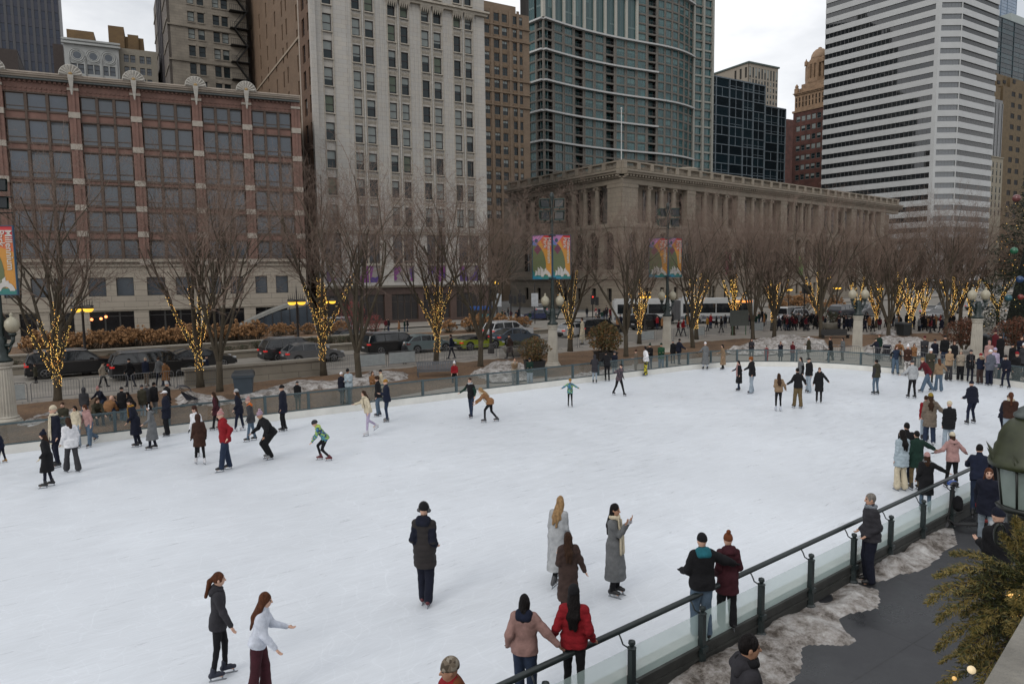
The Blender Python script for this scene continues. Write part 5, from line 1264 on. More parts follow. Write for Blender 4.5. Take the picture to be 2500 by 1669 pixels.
def banner_mats():
    d = {}
    for k, c_ in dict(pink=(.50, .21, .42), red=(.55, .03, .04), orange=(.60, .14, .05), amber=(.58, .26, .04), green=(.125, .15, .065), plum=(.16, .035, .07), blue=(.13, .19, .44), teal=(.03, .19, .17), aqua=(.02, .22, .33), white=(.55, .53, .50), navy=(.03, .08, .14)).items(): d[k] = mat('banner_'+k, c_, .6, var=.04)
    return d
BM_ = banner_mats(); BK = list(BM_)
def text_mesh(body, size, m, ext=.004, space=1.0):
    cu = bpy.data.curves.new('t', 'FONT'); cu.body = body; cu.size = size; cu.extrude = ext; cu.space_character = space; cu.resolution_u = 3; cu.offset = .004
    to = bpy.data.objects.new('t', cu); C.objects.link(to); bpy.context.view_layer.update(); me = bpy.data.meshes.new_from_object(to.evaluated_get(bpy.context.evaluated_depsgraph_get()))
    bpy.data.objects.remove(to); me.materials.clear(); me.materials.append(m); return me
TXT = {}
def banner(t, w, h, loc, rz, mir=False):
    """flat printed banner box; front faces -y"""
    b = MB(); D = lambda pts, k, y: b.add([(x*w, -y, z*h) for x, z in pts], [tuple(range(len(pts)))], BK.index(k))
    def circ(cx, cz, r, a0, a1, n=14): return [(cx+r*math.cos(a0+(a1-a0)*i/n), cz+r*math.sin(a0+(a1-a0)*i/n)*w/h) for i in range(n+1)]
    D([(0, 0), (1, 0), (1, 1), (0, 1)], 'amber', .012)
    D([(.30, 1), (1, 1), (1, .62), (.62, .70)], 'orange', .014)
    D([(.55, 1), (1, 1), (1, .78)], 'red', .016)
    D([(0, 1), (.60, 1), (.18, .78), (0, .80)], 'pink', .018)
    D([(0, .90), (.42, .70), (.0, .50)], 'blue', .020)
    D([(0, 0), (0, .78)]+[(x, z) for x, z in [(.28, .76), (.46, .70), (.58, .60), (.66, .48), (.70, .36), (.70, .1), (.70, 0)]], 'green', .022)
    D([(.06, .68), (.28, .80), (.48, .69), (.26, .56)], 'plum', .024)
    D([(0, 0), (1, 0), (1, .07), (.75, .09), (.5, .07), (.2, .10), (0, .20)], 'teal', .026)
    D([(0, 0), (.55, 0), (.40, .05), (.15, .06), (0, .09)], 'aqua', .028)
    # band shell of curled white petals
    D([(.10, .07), (.16, .17), (.12, .20), (.26, .18), (.25, .09)], 'white', .030); D([(.27, .09), (.27, .28), (.40, .22), (.38, .08)], 'white', .030); D([(.40, .08), (.42, .22), (.38, .30), (.58, .21), (.52, .08)], 'white', .030)
    D([(.62, .22), (.72, .26), (.72, .20), (.80, .20), (.80, .12), (.62, .14)], 'white', .030)
    D(circ(.70, .05, .26, 0, PI)+circ(.70, .05, .12, PI, 0), 'white', .032)
    b.box(0, w, -.006, .06, 0, h, BK.index('navy')); f = .035
    for q in ((-f, 0, -f, h+f), (w, w+f, -f, h+f), (0, w, -f, 0), (0, w, h, h+f)): b.box(q[0], q[1], -.05, .08, q[2], q[3], BK.index('navy'))
    for cx in (0,): b.add([((.20+.09*math.cos(2*PI*k/12))*w, -.030, .88*h+.09*w*math.sin(2*PI*k/12)) for k in range(12)], [tuple(range(12))], BK.index('navy'))
    p = b.build('banner', [BM_[k] for k in BK], t, False, loc, rz)
    for txt, x, z in (('Millennium', .80, .95), ('Park', .60, .95)):
        key = (txt, round(h, 2))
        if key not in TXT: TXT[key] = text_mesh(txt, h*.135, mat('banner_lettering', (.60, .57, .52), .6, var=0))
        o = ob('lettering', TXT[key], p, (x*w, -.034, z*h)); o.rotation_euler = (PI/2, PI/2, 0)
def banner_post(px, py, label, ang, w=1.25, h=3.0, Htop=11.7, zb=6.05, glob=True, fl=(1, 1, 1, 1), yaw=0):
    g = G(px, py); t = thing('banner_post', label, 'lamp post', (g[0], g[1], GZ), 0, 'green banner posts with floodlights on stone columns')
    fluted(t, 2.95); va = math.atan2(g[1], g[0])-PI/2     # bearing
    if glob: globes(t, 2.95, yaw)
    b = MB(); b.lathe([(.13, 2.65), (.13, 4.2), (.11, 4.3), (.10, Htop-.4), (.12, Htop-.3), (.15, Htop-.1), (.12, Htop+.1), (0, Htop+.2)], 12)
    for z in (zb+.05, zb+h-.05): b.cbox((0, 0, z), .5, .5, .05)
    for z in (9.87, 10.65): b.tube([(-.95, 0, z), (.95, 0, z)], .025, 5)
    b.build('pole', LGREEN, t)
    banner(t, w, h, (-w*math.cos(ang)-.03, w*math.sin(ang)-.14, zb), -ang); banner(t, w, h, (.03, -.14, zb), ang)
    for i, (sx, z) in enumerate(((-.52, 10.12), (.52, 10.12), (-.52, 10.92), (.52, 10.92))):
        q = MB(); tilt = .55
        q.add([(-.33, -.28, -.10), (.33, -.28, -.10), (.30, .12, .0), (-.30, .12, .0), (-.33, -.10, .48), (.33, -.10, .48), (.30, .25, .40), (-.30, .25, .40)], [(0, 3, 2, 1), (4, 5, 6, 7), (1, 2, 6, 5), (2, 3, 7, 6), (3, 0, 4, 7)], 0)
        q.add([(-.28, -.285, -.05), (.28, -.285, -.05), (.28, -.115, .43), (-.28, -.115, .43)], [(0, 1, 2, 3)], 1); q.box(-.36, .36, -.30, -.26, -.14, -.08, 0); q.box(-.36, .36, -.13, -.07, .46, .52, 0)
        q.tube([(0, .05, -.18), (0, .0, 0)], .04, 5); q.build('floodlight', [FLOODM, FLENS], t, False, (sx, -.05, z), .35*sx*2*(-1) if yaw == 0 else -.5*sx+yaw)
banner_post(1350, 897, 'left of the two central banner posts, on a fluted column', R(36), 1.55, 2.95, 11.7, 6.08, True, yaw=0.02)
banner_post(1628, 862, 'right of the two central banner posts, on a fluted column', R(36), 1.55, 3.05, 11.7, 6.08, True, yaw=.35)
g = G(20, 1035)
t = thing('banner_post', 'banner post cut by the left picture edge with floodlights', 'lamp post', (g[0], g[1], GZ), 0, 'green banner posts with floodlights on stone columns')
fluted(t, 2.8); globes(t, 2.8, .05)
b = MB(); b.lathe([(.13, 2.65), (.13, 4.2), (.10, 11.4), (0, 11.6)], 12); [b.tube([(-.9, 0, z), (.95, 0, z)], .025, 5) for z in (9.3, 9.98)]; b.build('pole', LGREEN, t)
banner(t, 1.5, 2.95, (-.62, -.2, 5.78), R(8))
for z in (9.55, 10.3):
    q = MB(); q.add([(-.36, -.30, -.10), (.36, -.30, -.10), (.33, .12, .0), (-.33, .12, .0), (-.36, -.10, .46), (.36, -.10, .46), (.33, .25, .40), (-.33, .25, .40)], [(0, 3, 2, 1), (4, 5, 6, 7), (1, 2, 6, 5), (2, 3, 7, 6), (3, 0, 4, 7)], 0); q.add([(-.30, -.305, -.05), (.30, -.305, -.05), (.30, -.115, .41), (-.30, -.115, .41)], [(0, 1, 2, 3)], 1)
    q.build('floodlight', [FLOODM, FLENS], t, False, (.42, -.05, z), .5)
for (x, y), lb in (((2092, 864), 'leftmost of the two lamps with paired globes on fluted columns by the round end'), ((2382, 880), 'two-globe lamp on a fluted column among the crowd at right')):
    g = G(x, y); t = thing('globe_lamp', lb, 'lamp post', (g[0], g[1], GZ), 0, 'paired globe lamps on fluted columns'); fluted(t, 2.95); globes(t, 2.95, .1)

# planters with shrubs, bins, bench, sign board, stroller
def planter_box(px, py, w, h, label, m):
    g = G(px, py); t = thing('planter', label, 'planter', (g[0], g[1], GZ), .2)
    b = MB(); a = w/2; b.add([(-a*.85, -a*.85, 0), (a*.85, -a*.85, 0), (a*.85, a*.85, 0), (-a*.85, a*.85, 0), (-a, -a, h), (a, -a, h), (a, a, h), (-a, a, h)], [(0, 1, 5, 4), (1, 2, 6, 5), (2, 3, 7, 6), (3, 0, 4, 7)], 0)
    b.box(-a-.04, a+.04, -a-.04, -a+.06, h, h+.06).box(-a-.04, a+.04, a-.06, a+.04, h, h+.06).box(-a-.04, -a+.06, -a+.06, a-.06, h, h+.06).box(a-.06, a+.04, -a+.06, a-.06, h, h+.06); b.build('pot', m, t)
    MB().box(-a*.95, a*.95, -a*.95, a*.95, h-.1, h-.06).build('soil', MULCH, t); return t
BLK = mat('black_planter', (.012, .012, .013), .5)
planter_box(1305, 918, 1.15, .95, 'black square planter behind the man in the green jacket', BLK); s, n = SN(1305, 918); put_shrub('olv', s, n, GZ+.8, 'green and rust shrub in the black planter behind the man in green', (1.15, 1.15, 1.15), 1)
planter_box(1478, 895, 1.3, 1.0, 'black square planter behind the three people at the rink wall', BLK); s, n = SN(1478, 895); put_shrub('olv', s, n, GZ+.9, 'large green and rust shrub in the planter behind the trio at the wall', (1.4, 1.4, 1.45), 2, k=1)
for (x, y), lb, sc_ in (((2352, 862), 'round rust-brown shrub left of the rightmost column', (1.5, 1.5, 1.6)), ((2482, 868), 'round rust-brown shrub at the right picture edge', (1.7, 1.7, 1.7))): s, n = SN(x, y); put_shrub('rus', s, n, GZ+.3, lb, sc_, 1)
g = G(1262, 868); t = thing('planter', 'wide concrete bowl planter with flowers beside the walking woman', 'planter', (g[0], g[1], GZ)); MB().lathe([(.7, 0), (1.0, .3), (1.15, .62), (1.15, .72), (1.0, .72), (.95, .6)], 20).build('pot', mat('concrete_pot', (.27, .25, .21), .85, var=.15), t, True); s, n = SN(1262, 868); put_shrub('grn', s, n, GZ+.55, 'low greenery in the concrete bowl planter', (1.0, 1.0, .45), 0)
g = G(2030, 805); t = thing('planter', 'concrete bowl planter near the performers behind the barriers', 'planter', (g[0], g[1], GZ)); MB().lathe([(.6, 0), (.9, .3), (1.1, .7), (1.1, .8), (.95, .8)], 20).build('pot', mat('concrete_pot', (.27, .25, .21), .85, var=.15), t, True); s, n = SN(2030, 805); put_shrub('grn', s, n, GZ+.65, 'greenery in the bowl planter near the performers', (1.2, 1.2, 1.0), 1)
def wbin(px, py, label, m, sc_=1.0, rz=.3):
    g = G(px, py); t = thing('wheeled_bin', label, 'bin', (g[0], g[1], GZ), rz); t.scale = (sc_,)*3
    b = MB(); b.add([(-.34, -.36, .06), (.34, -.36, .06), (.34, .36, .06), (-.34, .36, .06), (-.44, -.44, 1.12), (.44, -.44, 1.12), (.44, .44, 1.12), (-.44, .44, 1.12)], [(0, 3, 2, 1), (4, 5, 6, 7), (0, 1, 5, 4), (1, 2, 6, 5), (2, 3, 7, 6), (3, 0, 4, 7)], 0); b.box(-.48, .48, -.48, .48, 1.02, 1.12, 0); b.build('body', m, t)
    MB().add([(-.50, -.50, 1.12), (.50, -.50, 1.12), (.50, .50, 1.12), (-.50, .50, 1.12), (-.46, -.44, 1.22), (.46, -.44, 1.22), (.40, .44, 1.28), (-.40, .44, 1.28)], [(4, 5, 6, 7), (0, 1, 5, 4), (1, 2, 6, 5), (2, 3, 7, 6), (3, 0, 4, 7)]).build('lid', mat('bin_lid', (.025, .03, .035), .5), t)
    MB().tube([(-.36, .38, .12), (-.28, .38, .12)], .12, 10).tube([(.28, .38, .12), (.36, .38, .12)], .12, 10).build('wheel', BLK, t)
wbin(597, 972, 'blue-grey wheeled bin standing on the mulch', mat('bin_blue_grey', (.045, .065, .085), .5, var=.1), 1.15)
wbin(2205, 822, 'dark wheeled bin by the far crowd', mat('bin_dark', (.02, .024, .026), .5), 1.1); wbin(2405, 860, 'dark bin behind the rightmost column', mat('bin_dark', (.02, .024, .026), .5), 1.1)
g = G(1068, 922); t = thing('metal_bench', 'perforated grey metal bench where the woman in red sits', 'bench', (g[0], g[1], GZ), R(12))
DG2 = mat('bench_grey', (.10, .105, .115), .5, var=.15)
b = MB(); 
for k in range(24): x = -1.25+k*.104; b.add([(x, .14, .5), (x+.08, .14, .5), (x+.08, .30, 1.0), (x, .30, 1.0), (x, .16, .5), (x+.08, .16, .5), (x+.08, .32, 1.0), (x, .32, 1.0)], [(0, 1, 2, 3), (7, 6, 5, 4), (0, 4, 5, 1), (3, 2, 6, 7)])
b.box(-1.27, 1.27, .30, .34, .97, 1.02).box(-1.27, 1.27, .12, .17, .48, .52); b.build('backrest', DG2, t)
b = MB(); [b.box(-1.25, 1.25, -.42+k*.095, -.36+k*.095, .44, .47) for k in range(6)]; b.build('seat', DG2, t)
for x in (-1.22, 1.18): MB().tube([(x, -.40, 0), (x, -.38, .44), (x, .14, .46), (x, .28, 0)], .03, 6).tube([(x, -.40, .44), (x, -.40, .66), (x, .18, .68)], .022, 6).build('leg', DG2, t)
g = G(1790, 818); t = thing('sign_board', 'blank grey-green notice board on legs beside a lit tree', 'sign', (g[0]+.6, g[1], GZ), .25)
MB().box(-1.05, 1.05, -.04, .04, .95, 2.55).build('panel', mat('sign_grey', (.10, .11, .10), .6), t); MB().box(-.8, -.72, -.03, .03, 0, .95).box(.72, .8, -.03, .03, 0, .95).build('legs', mat('sign_leg_green', (.10, .17, .10), .6), t)
g = G(2093-70, 828); t = thing('park_bench', 'dark bench on the mulch left of the leftmost two-globe column', 'bench', (g[0]+.5, g[1], GZ), .1); MB().box(-1.3, 1.3, 0, .06, .45, .95).build('backrest', mat('dark_bench', (.03, .028, .027), .6), t); MB().box(-1.3, 1.3, -.5, 0, .4, .46).build('seat', mat('dark_bench', (.03, .028, .027), .6), t)
for x in (-1.25, 1.2): MB().box(x, x+.05, -.45, 0, 0, .4).build('leg', mat('dark_bench', (.03, .028, .027), .6), t)
def stroller(px, py, label, z=GZ, rz=.4, sc_=1.0):
    g = G(px, py, z); t = thing('stroller', label, 'stroller', (g[0], g[1], z), rz); t.scale = (sc_,)*3; fm_ = mat('stroller_frame', (.03, .03, .035), .4)
    MB().tube([(.45, .25, .12), (.1, .25, .55), (-.45, .25, 1.05)], .015, 5).tube([(.45, -.25, .12), (.1, -.25, .55), (-.45, -.25, 1.05)], .015, 5).tube([(-.45, -.25, 1.05), (-.45, .25, 1.05)], .02, 5).tube([(-.35, .25, .12), (.2, .25, .62)], .015, 5).tube([(-.35, -.25, .12), (.2, -.25, .62)], .015, 5).build('frame', fm_, t)
    for x in (-.35, .45):
        for y in (-.25, .25): MB().tube([(x, y-.02, .12), (x, y+.02, .12)], .12, 12).build('wheel', BLK, t)
    b = MB(); b.add([(-.15, -.22, .45), (.35, -.22, .45), (.35, .22, .45), (-.15, .22, .45), (-.40, -.22, .85), (-.40, .22, .85)], [(0, 1, 2, 3), (0, 3, 5, 4), (0, 4, 1), (3, 2, 5)]); b.build('seat', mat('stroller_navy', (.015, .017, .03), .8), t)
    b = MB(); n = 6; vs = [(-.35+.42*math.cos(a), y, .8+.36*math.sin(a)) for a in np.linspace(.1, 2.3, n) for y in (-.24, .24)]; b.add(vs, [(2*k, 2*k+1, 2*k+3, 2*k+2) for k in range(n-1)]); b.build('canopy', mat('stroller_navy', (.015, .017, .03), .8), t)
stroller(466, 997, 'folded dark stroller on the snow behind the rink wall'); stroller(2163, 880, 'black stroller behind the barrier right of the two-globe column', rz=1.2); stroller(2494, 935, 'stroller with pale trim at the right picture edge', rz=2)

# steel crowd barriers
STL = mat('galvanised_steel', (.22, .225, .23), .42, metal=.55, var=.15)
def barrier_mesh(L_=2.3):
    b = MB(); b.tube([(.06, 0, .02), (.06, 0, .95), (.14, 0, 1.05), (L_-.14, 0, 1.05), (L_-.06, 0, .95), (L_-.06, 0, .02)], .022, 6); b.tube([(.06, 0, .18), (L_-.06, 0, .18)], .018, 5)
    n = 17
    for k in range(1, n): x = .06+(L_-.12)*k/n; b.tube([(x, 0, .18), (x, 0, 1.05)], .011, 4, 0, False)
    f = MB()
    for x in (.3, L_-.3): f.tube([(x, -.28, .01), (x, 0, .06), (x, .28, .01)], .015, 4)
    return b.mesh('frame', STL), f.mesh('foot', STL)
BR = barrier_mesh()
PANEL = mat('barrier_banner_pale', (.40, .43, .43), .6, var=.12)
def barrier(s, n, ang, label, group, panel=False, sc_=1.0):
    x, y, _ = W(s, n); t = thing('crowd_barrier', label, 'barrier', (x, y, GZ+.01), RZ+ang, group); t.scale = (sc_,)*3
    ob('frame', BR[0], t); ob('foot', BR[1], t)
    if panel: MB().quad((.12, -.03, .2), (2.15, -.03, .2), (2.15, -.03, .98), (.12, -.03, .98)).build('mesh_panel', PANEL, t)
s = -7.0
while s < 7.2: barrier(s, 44.5, 0, *(('steel crowd barrier with a pale panel near the left column', None, True) if abs(s+2.3) < .2 else ('plain steel crowd barrier in the row between the left column and the limestone wall', 'barriers left of the limestone wall'))); s += 2.35
s = 16.3; k = 0
while s < 33.5:
    if abs(s-30.5) > 1.0: barrier(s, 45.4, .0, 'steel crowd barrier with a pale mesh panel in the row behind the bench' if k in (1, 2, 9) else 'steel crowd barrier in the row behind the bench', 'panelled barriers behind the bench' if k in (1, 2, 9) else 'barriers behind the bench', k in (1, 2))
    s += 2.35; k += 1
barrier(28.6, 42.5, .12, 'single steel barrier right of the tree behind the bench', None)
s = 35; k = 0
while s < 70:
    p_ = k in (3, 5, 8, 12); barrier(s, 46.6-.02*(s-35), 0, 'steel barrier with a pale panel in the long row before the crowd' if p_ else 'steel barrier in the long row before the crowd', 'panelled barriers in the long far row' if p_ else 'barriers in the long far row', p_); s += 2.35; k += 1
# second row around the round end of the rink
pth = [SN(x, y) for x, y in ((1930, 872), (2020, 876), (2130, 884), (2240, 898), (2330, 912), (2420, 930), (2520, 952))]
for i in range(len(pth)-1):
    (a, b_), (c_, d_) = pth[i], pth[i+1]; L_ = math.hypot(c_-a, d_-b_); n = max(1, round(L_/2.35)); an = math.atan2(d_-b_, c_-a)
    for k in range(n): t_ = k/n; barrier(a+(c_-a)*t_, b_+(d_-b_)*t_, an, 'steel barrier in the curved row behind the round end of the rink', 'barriers round the end of the rink')
# ------------------------------------------------------------------ vehicles
TYRE = mat('tyre', (.012, .012, .012), .85); RIM = mat('rim', (.25, .25, .26), .3, metal=.8); CGL = mat('car_glass', (.012, .015, .018), .06, var=0, spec=.7)
TAIL = mat('tail_light', (.45, .02, .02), .3, var=0, emit=(1, .03, .02), es=.28); HEADL = mat('head_light', (.6, .62, .65), .15, var=0); CHR = mat('chrome', (.45, .45, .46), .2, metal=.9)
TAIL0 = mat('tail_light_off', (.16, .01, .01), .3, var=0)
PLAST = mat('black_plastic', (.015, .015, .016), .6)
PROF = {  # body side outline (x along, z) and glasshouse outline, wheels
 'suv': dict(L=5.1, W=1.98, body=[(0, .45), (.02, .80), (.10, 1.08), (.55, 1.12), (1.2, 1.14), (3.6, 1.14), (4.3, 1.06), (4.85, .98), (5.06, .80), (5.1, .45), (4.9, .30), (.15, .30)], cab=[(.12, 1.10), (.42, 1.62), (.75, 1.74), (2.6, 1.76), (3.0, 1.70), (3.75, 1.13)], wh=(1.0, 4.08), r=.38),
 'bigsuv': dict(L=5.7, W=2.05, body=[(0, .5), (.02, .9), (.08, 1.18), (.6, 1.22), (1.2, 1.24), (4.1, 1.24), (4.9, 1.18), (5.5, 1.08), (5.68, .85), (5.7, .5), (5.5, .34), (.15, .34)], cab=[(.08, 1.2), (.28, 1.75), (.55, 1.90), (3.1, 1.92), (3.5, 1.84), (4.2, 1.23)], wh=(1.1, 4.6), r=.42),
 'sedan': dict(L=4.8, W=1.86, body=[(0, .42), (.02, .72), (.12, .93), (.7, .98), (1.3, 1.0), (3.2, .98), (3.9, .90), (4.5, .78), (4.76, .62), (4.8, .40), (4.6, .25), (.15, .25)], cab=[(.45, .96), (1.0, 1.25), (1.55, 1.42), (2.3, 1.45), (2.8, 1.38), (3.6, .95)], wh=(.95, 3.85), r=.33),
 'hatch': dict(L=4.45, W=1.82, body=[(0, .42), (.02, .80), (.10, 1.0), (.6, 1.03), (1.2, 1.04), (2.9, 1.0), (3.5, .93), (4.1, .80), (4.4, .62), (4.45, .40), (4.3, .25), (.15, .25)], cab=[(.15, 1.0), (.65, 1.38), (1.2, 1.50), (2.0, 1.50), (2.5, 1.42), (3.3, .98)], wh=(.85, 3.55), r=.33),
 'sport': dict(L=4.55, W=1.98, body=[(0, .45), (.03, .75), (.15, .88), (.8, .92), (1.4, .90), (2.9, .78), (3.6, .72), (4.2, .58), (4.5, .42), (4.55, .30), (4.3, .17), (.2, .2)], cab=[(.5, .88), (1.3, 1.12), (1.8, 1.20), (2.2, 1.18), (3.2, .76)], wh=(.9, 3.5), r=.36),
 'van': dict(L=5.5, W=2.0, body=[(0, .45), (.02, 1.0), (.05, 1.2), (.6, 1.2), (1.2, 1.2), (4.2, 1.2), (4.8, 1.1), (5.3, .95), (5.48, .75), (5.5, .45), (5.3, .3), (.15, .3)], cab=[(.05, 1.2), (.15, 1.9), (.4, 2.05), (3.6, 2.05), (4.0, 1.95), (4.75, 1.15)], wh=(1.0, 4.4), r=.36)}
def loft_side(b, pts, W_, tuck, mi, top=None):
    """extrude a side outline across the width with rounded shoulders"""
    n = len(pts); ring = []
    cs = [(-1, 0), (-.97, 1), (.97, 1), (1, 0)]
    for f, t in ((-.5, 1), (-.46, .3), (.46, .3), (.5, 1)): pass
    zc = sum(p[1] for p in pts)/n; xc = sum(p[0] for p in pts)/n
    lay = [(-.5+tuck*.5, .965), (-.5, .93), (-.5+tuck*.12, 1.0), (.5-tuck*.12, 1.0), (.5, .93), (.5-tuck*.5, .965)]
    lay = [(-.5, .96), (-.5+.05, 1.0), (.5-.05, 1.0), (.5, .96)]
    vs = []
    for y, k in lay:
        for (x, z) in pts: vs.append((xc+(x-xc)*(k*.5+.5), y*W_, zc+(z-zc)*k))
    fs = [(j*n+i, j*n+(i+1) % n, (j+1)*n+(i+1) % n, (j+1)*n+i) for j in range(3) for i in range(n)]
    fs += [tuple(range(n-1, -1, -1)), tuple(3*n+i for i in range(n))]
    b.add(vs, fs, mi)
def car(kind, px, py, label, col, rz=None, flip=False, lit=True, roofm=None, metal=.2, zoff=0, group=None, name='parked_car', cat='car'):
    P_ = PROF[kind]; g = G(px, py); t = thing(name, label, cat, (g[0], g[1], GZ), (RZ if rz is None else rz)+(PI if flip else 0), group)
    if kind == 'bigsuv': t.scale = (1, 1, .9)
    paint = mat('paint_%02x%02x%02x' % tuple(int(c*255) for c in col), col, .28, metal=metal, var=.04, coat=.6, spec=.5)
    W_ = P_['W']; b = MB(); loft_side(b, P_['body'], W_, .1, 0)
    xs = P_['wh']; b.box(.1, P_['L']-.1, -W_/2+.2, W_/2-.2, .22, .5, 1)
    for x in xs:
        for sy in (-1, 1):
            n = 16; pts = [(x+(P_['r']+.07)*math.cos(2*PI*k/n), (P_['r'])+(P_['r']+.07)*math.sin(2*PI*k/n)) for k in range(n)]
            b.add([(p[0], sy*(W_/2+.004), max(.26, p[1])) for p in pts], [tuple(range(n)) if sy < 0 else tuple(range(n-1, -1, -1))], 1)
    b.box(-.03, .1, -W_/2+.1, W_/2-.1, .32, .55, 1).box(P_['L']-.1, P_['L']+.02, -W_/2+.1, W_/2-.1, .30, .5, 1)
    b.build('body', [paint, PLAST], t)
    cb = P_['cab']; tw = .80; n = len(cb)
    def cabloop(s_, dz=0): return [(x, z) for x, z in cb]
    vs = []
    zmin = min(z for x, z in cb); zmax = max(z for x, z in cb)
    for sy in (-1, 1):
        for x, z in cb: f = (z-zmin)/(zmax-zmin); vs.append((x, sy*W_/2*(.95-.17*f), z))
    c = MB(); c.add(vs, [tuple(range(n-1, -1, -1)), tuple(range(n, 2*n))]+[(i, i+1, n+i+1, n+i) for i in range(n-1)], 0); c.build('window', CGL, t)
    r = MB()   # roof skin and pillars
    hi = [i for i, (x, z) in enumerate(cb) if (z-zmin) > .75*(zmax-zmin)]
    for i in range(hi[0], hi[-1]): a, e = vs[i], vs[i+1]; a2, e2 = vs[n+i], vs[n+i+1]; r.add([(a[0], a[1]-.015, a[2]+.02), (e[0], e[1]-.015, e[2]+.02), (e2[0], e2[1]+.015, e2[2]+.02), (a2[0], a2[1]+.015, a2[2]+.02), (a[0], a[1]-.02, a[2]-.07), (e[0], e[1]-.02, e[2]-.07), (e2[0], e2[1]+.02, e2[2]-.07), (a2[0], a2[1]+.02, a2[2]-.07)], [(0, 1, 2, 3), (4, 5, 1, 0), (3, 2, 6, 7)])
    for o_ in (0, n):
        for i in range(n-1):
            if i < hi[0] or i >= hi[-1]: r.tube([vs[o_+i], vs[o_+i+1]], .05, 5)
        for f in ((.36, .66) if kind != 'sport' else (.5,)):
            x = cb[0][0]+(cb[-1][0]-cb[0][0])*f; sy = -1 if o_ == 0 else 1; r.tube([(x, sy*W_/2*.95, zmin), (x, sy*W_/2*.785, zmax-.03)], .04, 4)
    r.build('roof', [roofm or paint], t)
    for x in xs:
        for sy in (-1, 1):
            w_ = MB(); y0 = sy*(W_/2-.20); y1 = sy*(W_/2+.015); w_.tube([(0, y0, 0), (0, y1, 0)], P_['r'], 18); wh = w_.build('wheel', TYRE, t, False, (x, 0, P_['r']))
            q = MB(); 
            for k in range(5): a = 2*PI*k/5; q.tube([(0, y1+sy*.008, 0), (P_['r']*.6*math.cos(a), y1+sy*.008, P_['r']*.6*math.sin(a))], .04, 4)
            q.tube([(P_['r']*.62*math.cos(2*PI*k/18), y1+sy*.006, P_['r']*.62*math.sin(2*PI*k/18)) for k in range(19)], .025, 4, 0, False); q.build('rim', RIM, wh)
    bz = P_['body'][2][1]
    for sy in (-1, 1):
        MB().box(-.03, .22, sy*(W_/2-.02)-.03, sy*(W_/2-.26), bz-.24, bz-.13).build('tail_light', TAIL if lit else TAIL0, t)
        MB().box(P_['L']-.34, P_['L']-.06, sy*(W_/2-.0), sy*(W_/2-.34), P_['body'][7][1]-.12, P_['body'][7][1]-.01).build('head_light', HEADL, t)
        MB().box(cb[-1][0]-.55, cb[-1][0]-.35, sy*(W_/2+.02), sy*(W_/2+.17), zmin+.02, zmin+.17).build('mirror', paint, t)
    if kind in ('bigsuv', 'suv'):
        MB().tube([(cb[2][0], -W_*.36, zmax+.05), (cb[-2][0], -W_*.36, zmax+.03)], .025, 5).tube([(cb[2][0], W_*.36, zmax+.05), (cb[-2][0], W_*.36, zmax+.03)], .025, 5).build('roof_rail', CHR, t)
        MB().box(cb[0][0]+.3, cb[-1][0]-.1, -W_/2-.012, -W_/2+.02, zmin-.05, zmin-.02).build('trim', CHR, t)
    MB().box(-.035, -.02, -.26, .26, .62, .76).build('number_plate', mat('plate', (.4, .4, .42), .5), t)
    return t
BLKP = (.008, .008, .010)
car('bigsuv', 62, 925, 'black SUV behind the leftmost lit tree facing right', BLKP)
car('bigsuv', 268, 928, 'long black SUV with lit red tail lamp left of the limestone wall', BLKP)
car('sedan', 398, 905, 'dark sedan half hidden beyond the long black SUV', (.02, .02, .022), lit=True)
car('suv', 638, 884, 'dark grey crossover with red tail lamps behind the grey hatchback', (.030, .032, .035))
car('hatch', 692, 889, 'grey hatchback beside the right end of the limestone wall', (.14, .14, .145))
car('van', 772, 822, 'white passenger van in the far lane', (.55, .56, .58), lit=False, name='passenger_van', cat='van')
car('hatch', 815, 845, 'dark hatchback in the far lane left of the black pickup', (.03, .03, .034))
car('bigsuv', 888, 866, 'large black truck behind the walking woman in a white hat', BLKP)
car('hatch', 985, 862, 'pale blue-green hatchback beyond the black truck', (.16, .21, .22), lit=False)
car('sport', 1112, 855, 'lime green sports car between the lit tree and lamp pole', (.30, .36, .02), metal=.4, roofm=mat('black_roof', (.01, .01, .012), .3))
car('sedan', 1205, 842, 'blue-grey sedan behind the lime sports car', (.065, .09, .125))
car('suv', 1190, 829, 'white SUV above the blue-grey sedan', (.55, .56, .57))
car('sedan', 1362, 824, 'white sedan left of the dark red-lit SUV', (.50, .50, .50))
car('bigsuv', 1410, 822, 'black SUV with bright red tail lamps at the crossing', BLKP)
car('suv', 1545, 806, 'black SUV with red lamps before the bus', BLKP)
car('sedan', 1352, 780, 'dark blue police-like sedan with headlights by the orange shrubs', (.02, .03, .09), flip=True, rz=RZ-.5)
car('suv', 1322, 768, 'white pickup-like car behind the left column', (.5, .5, .5), rz=RZ+1.0)
car('sedan', 1508, 783, 'silver sedan below the white bus', (.22, .23, .24)); car('sedan', 1740, 786, 'white sedan right of the bus front', (.45, .45, .46), flip=True)
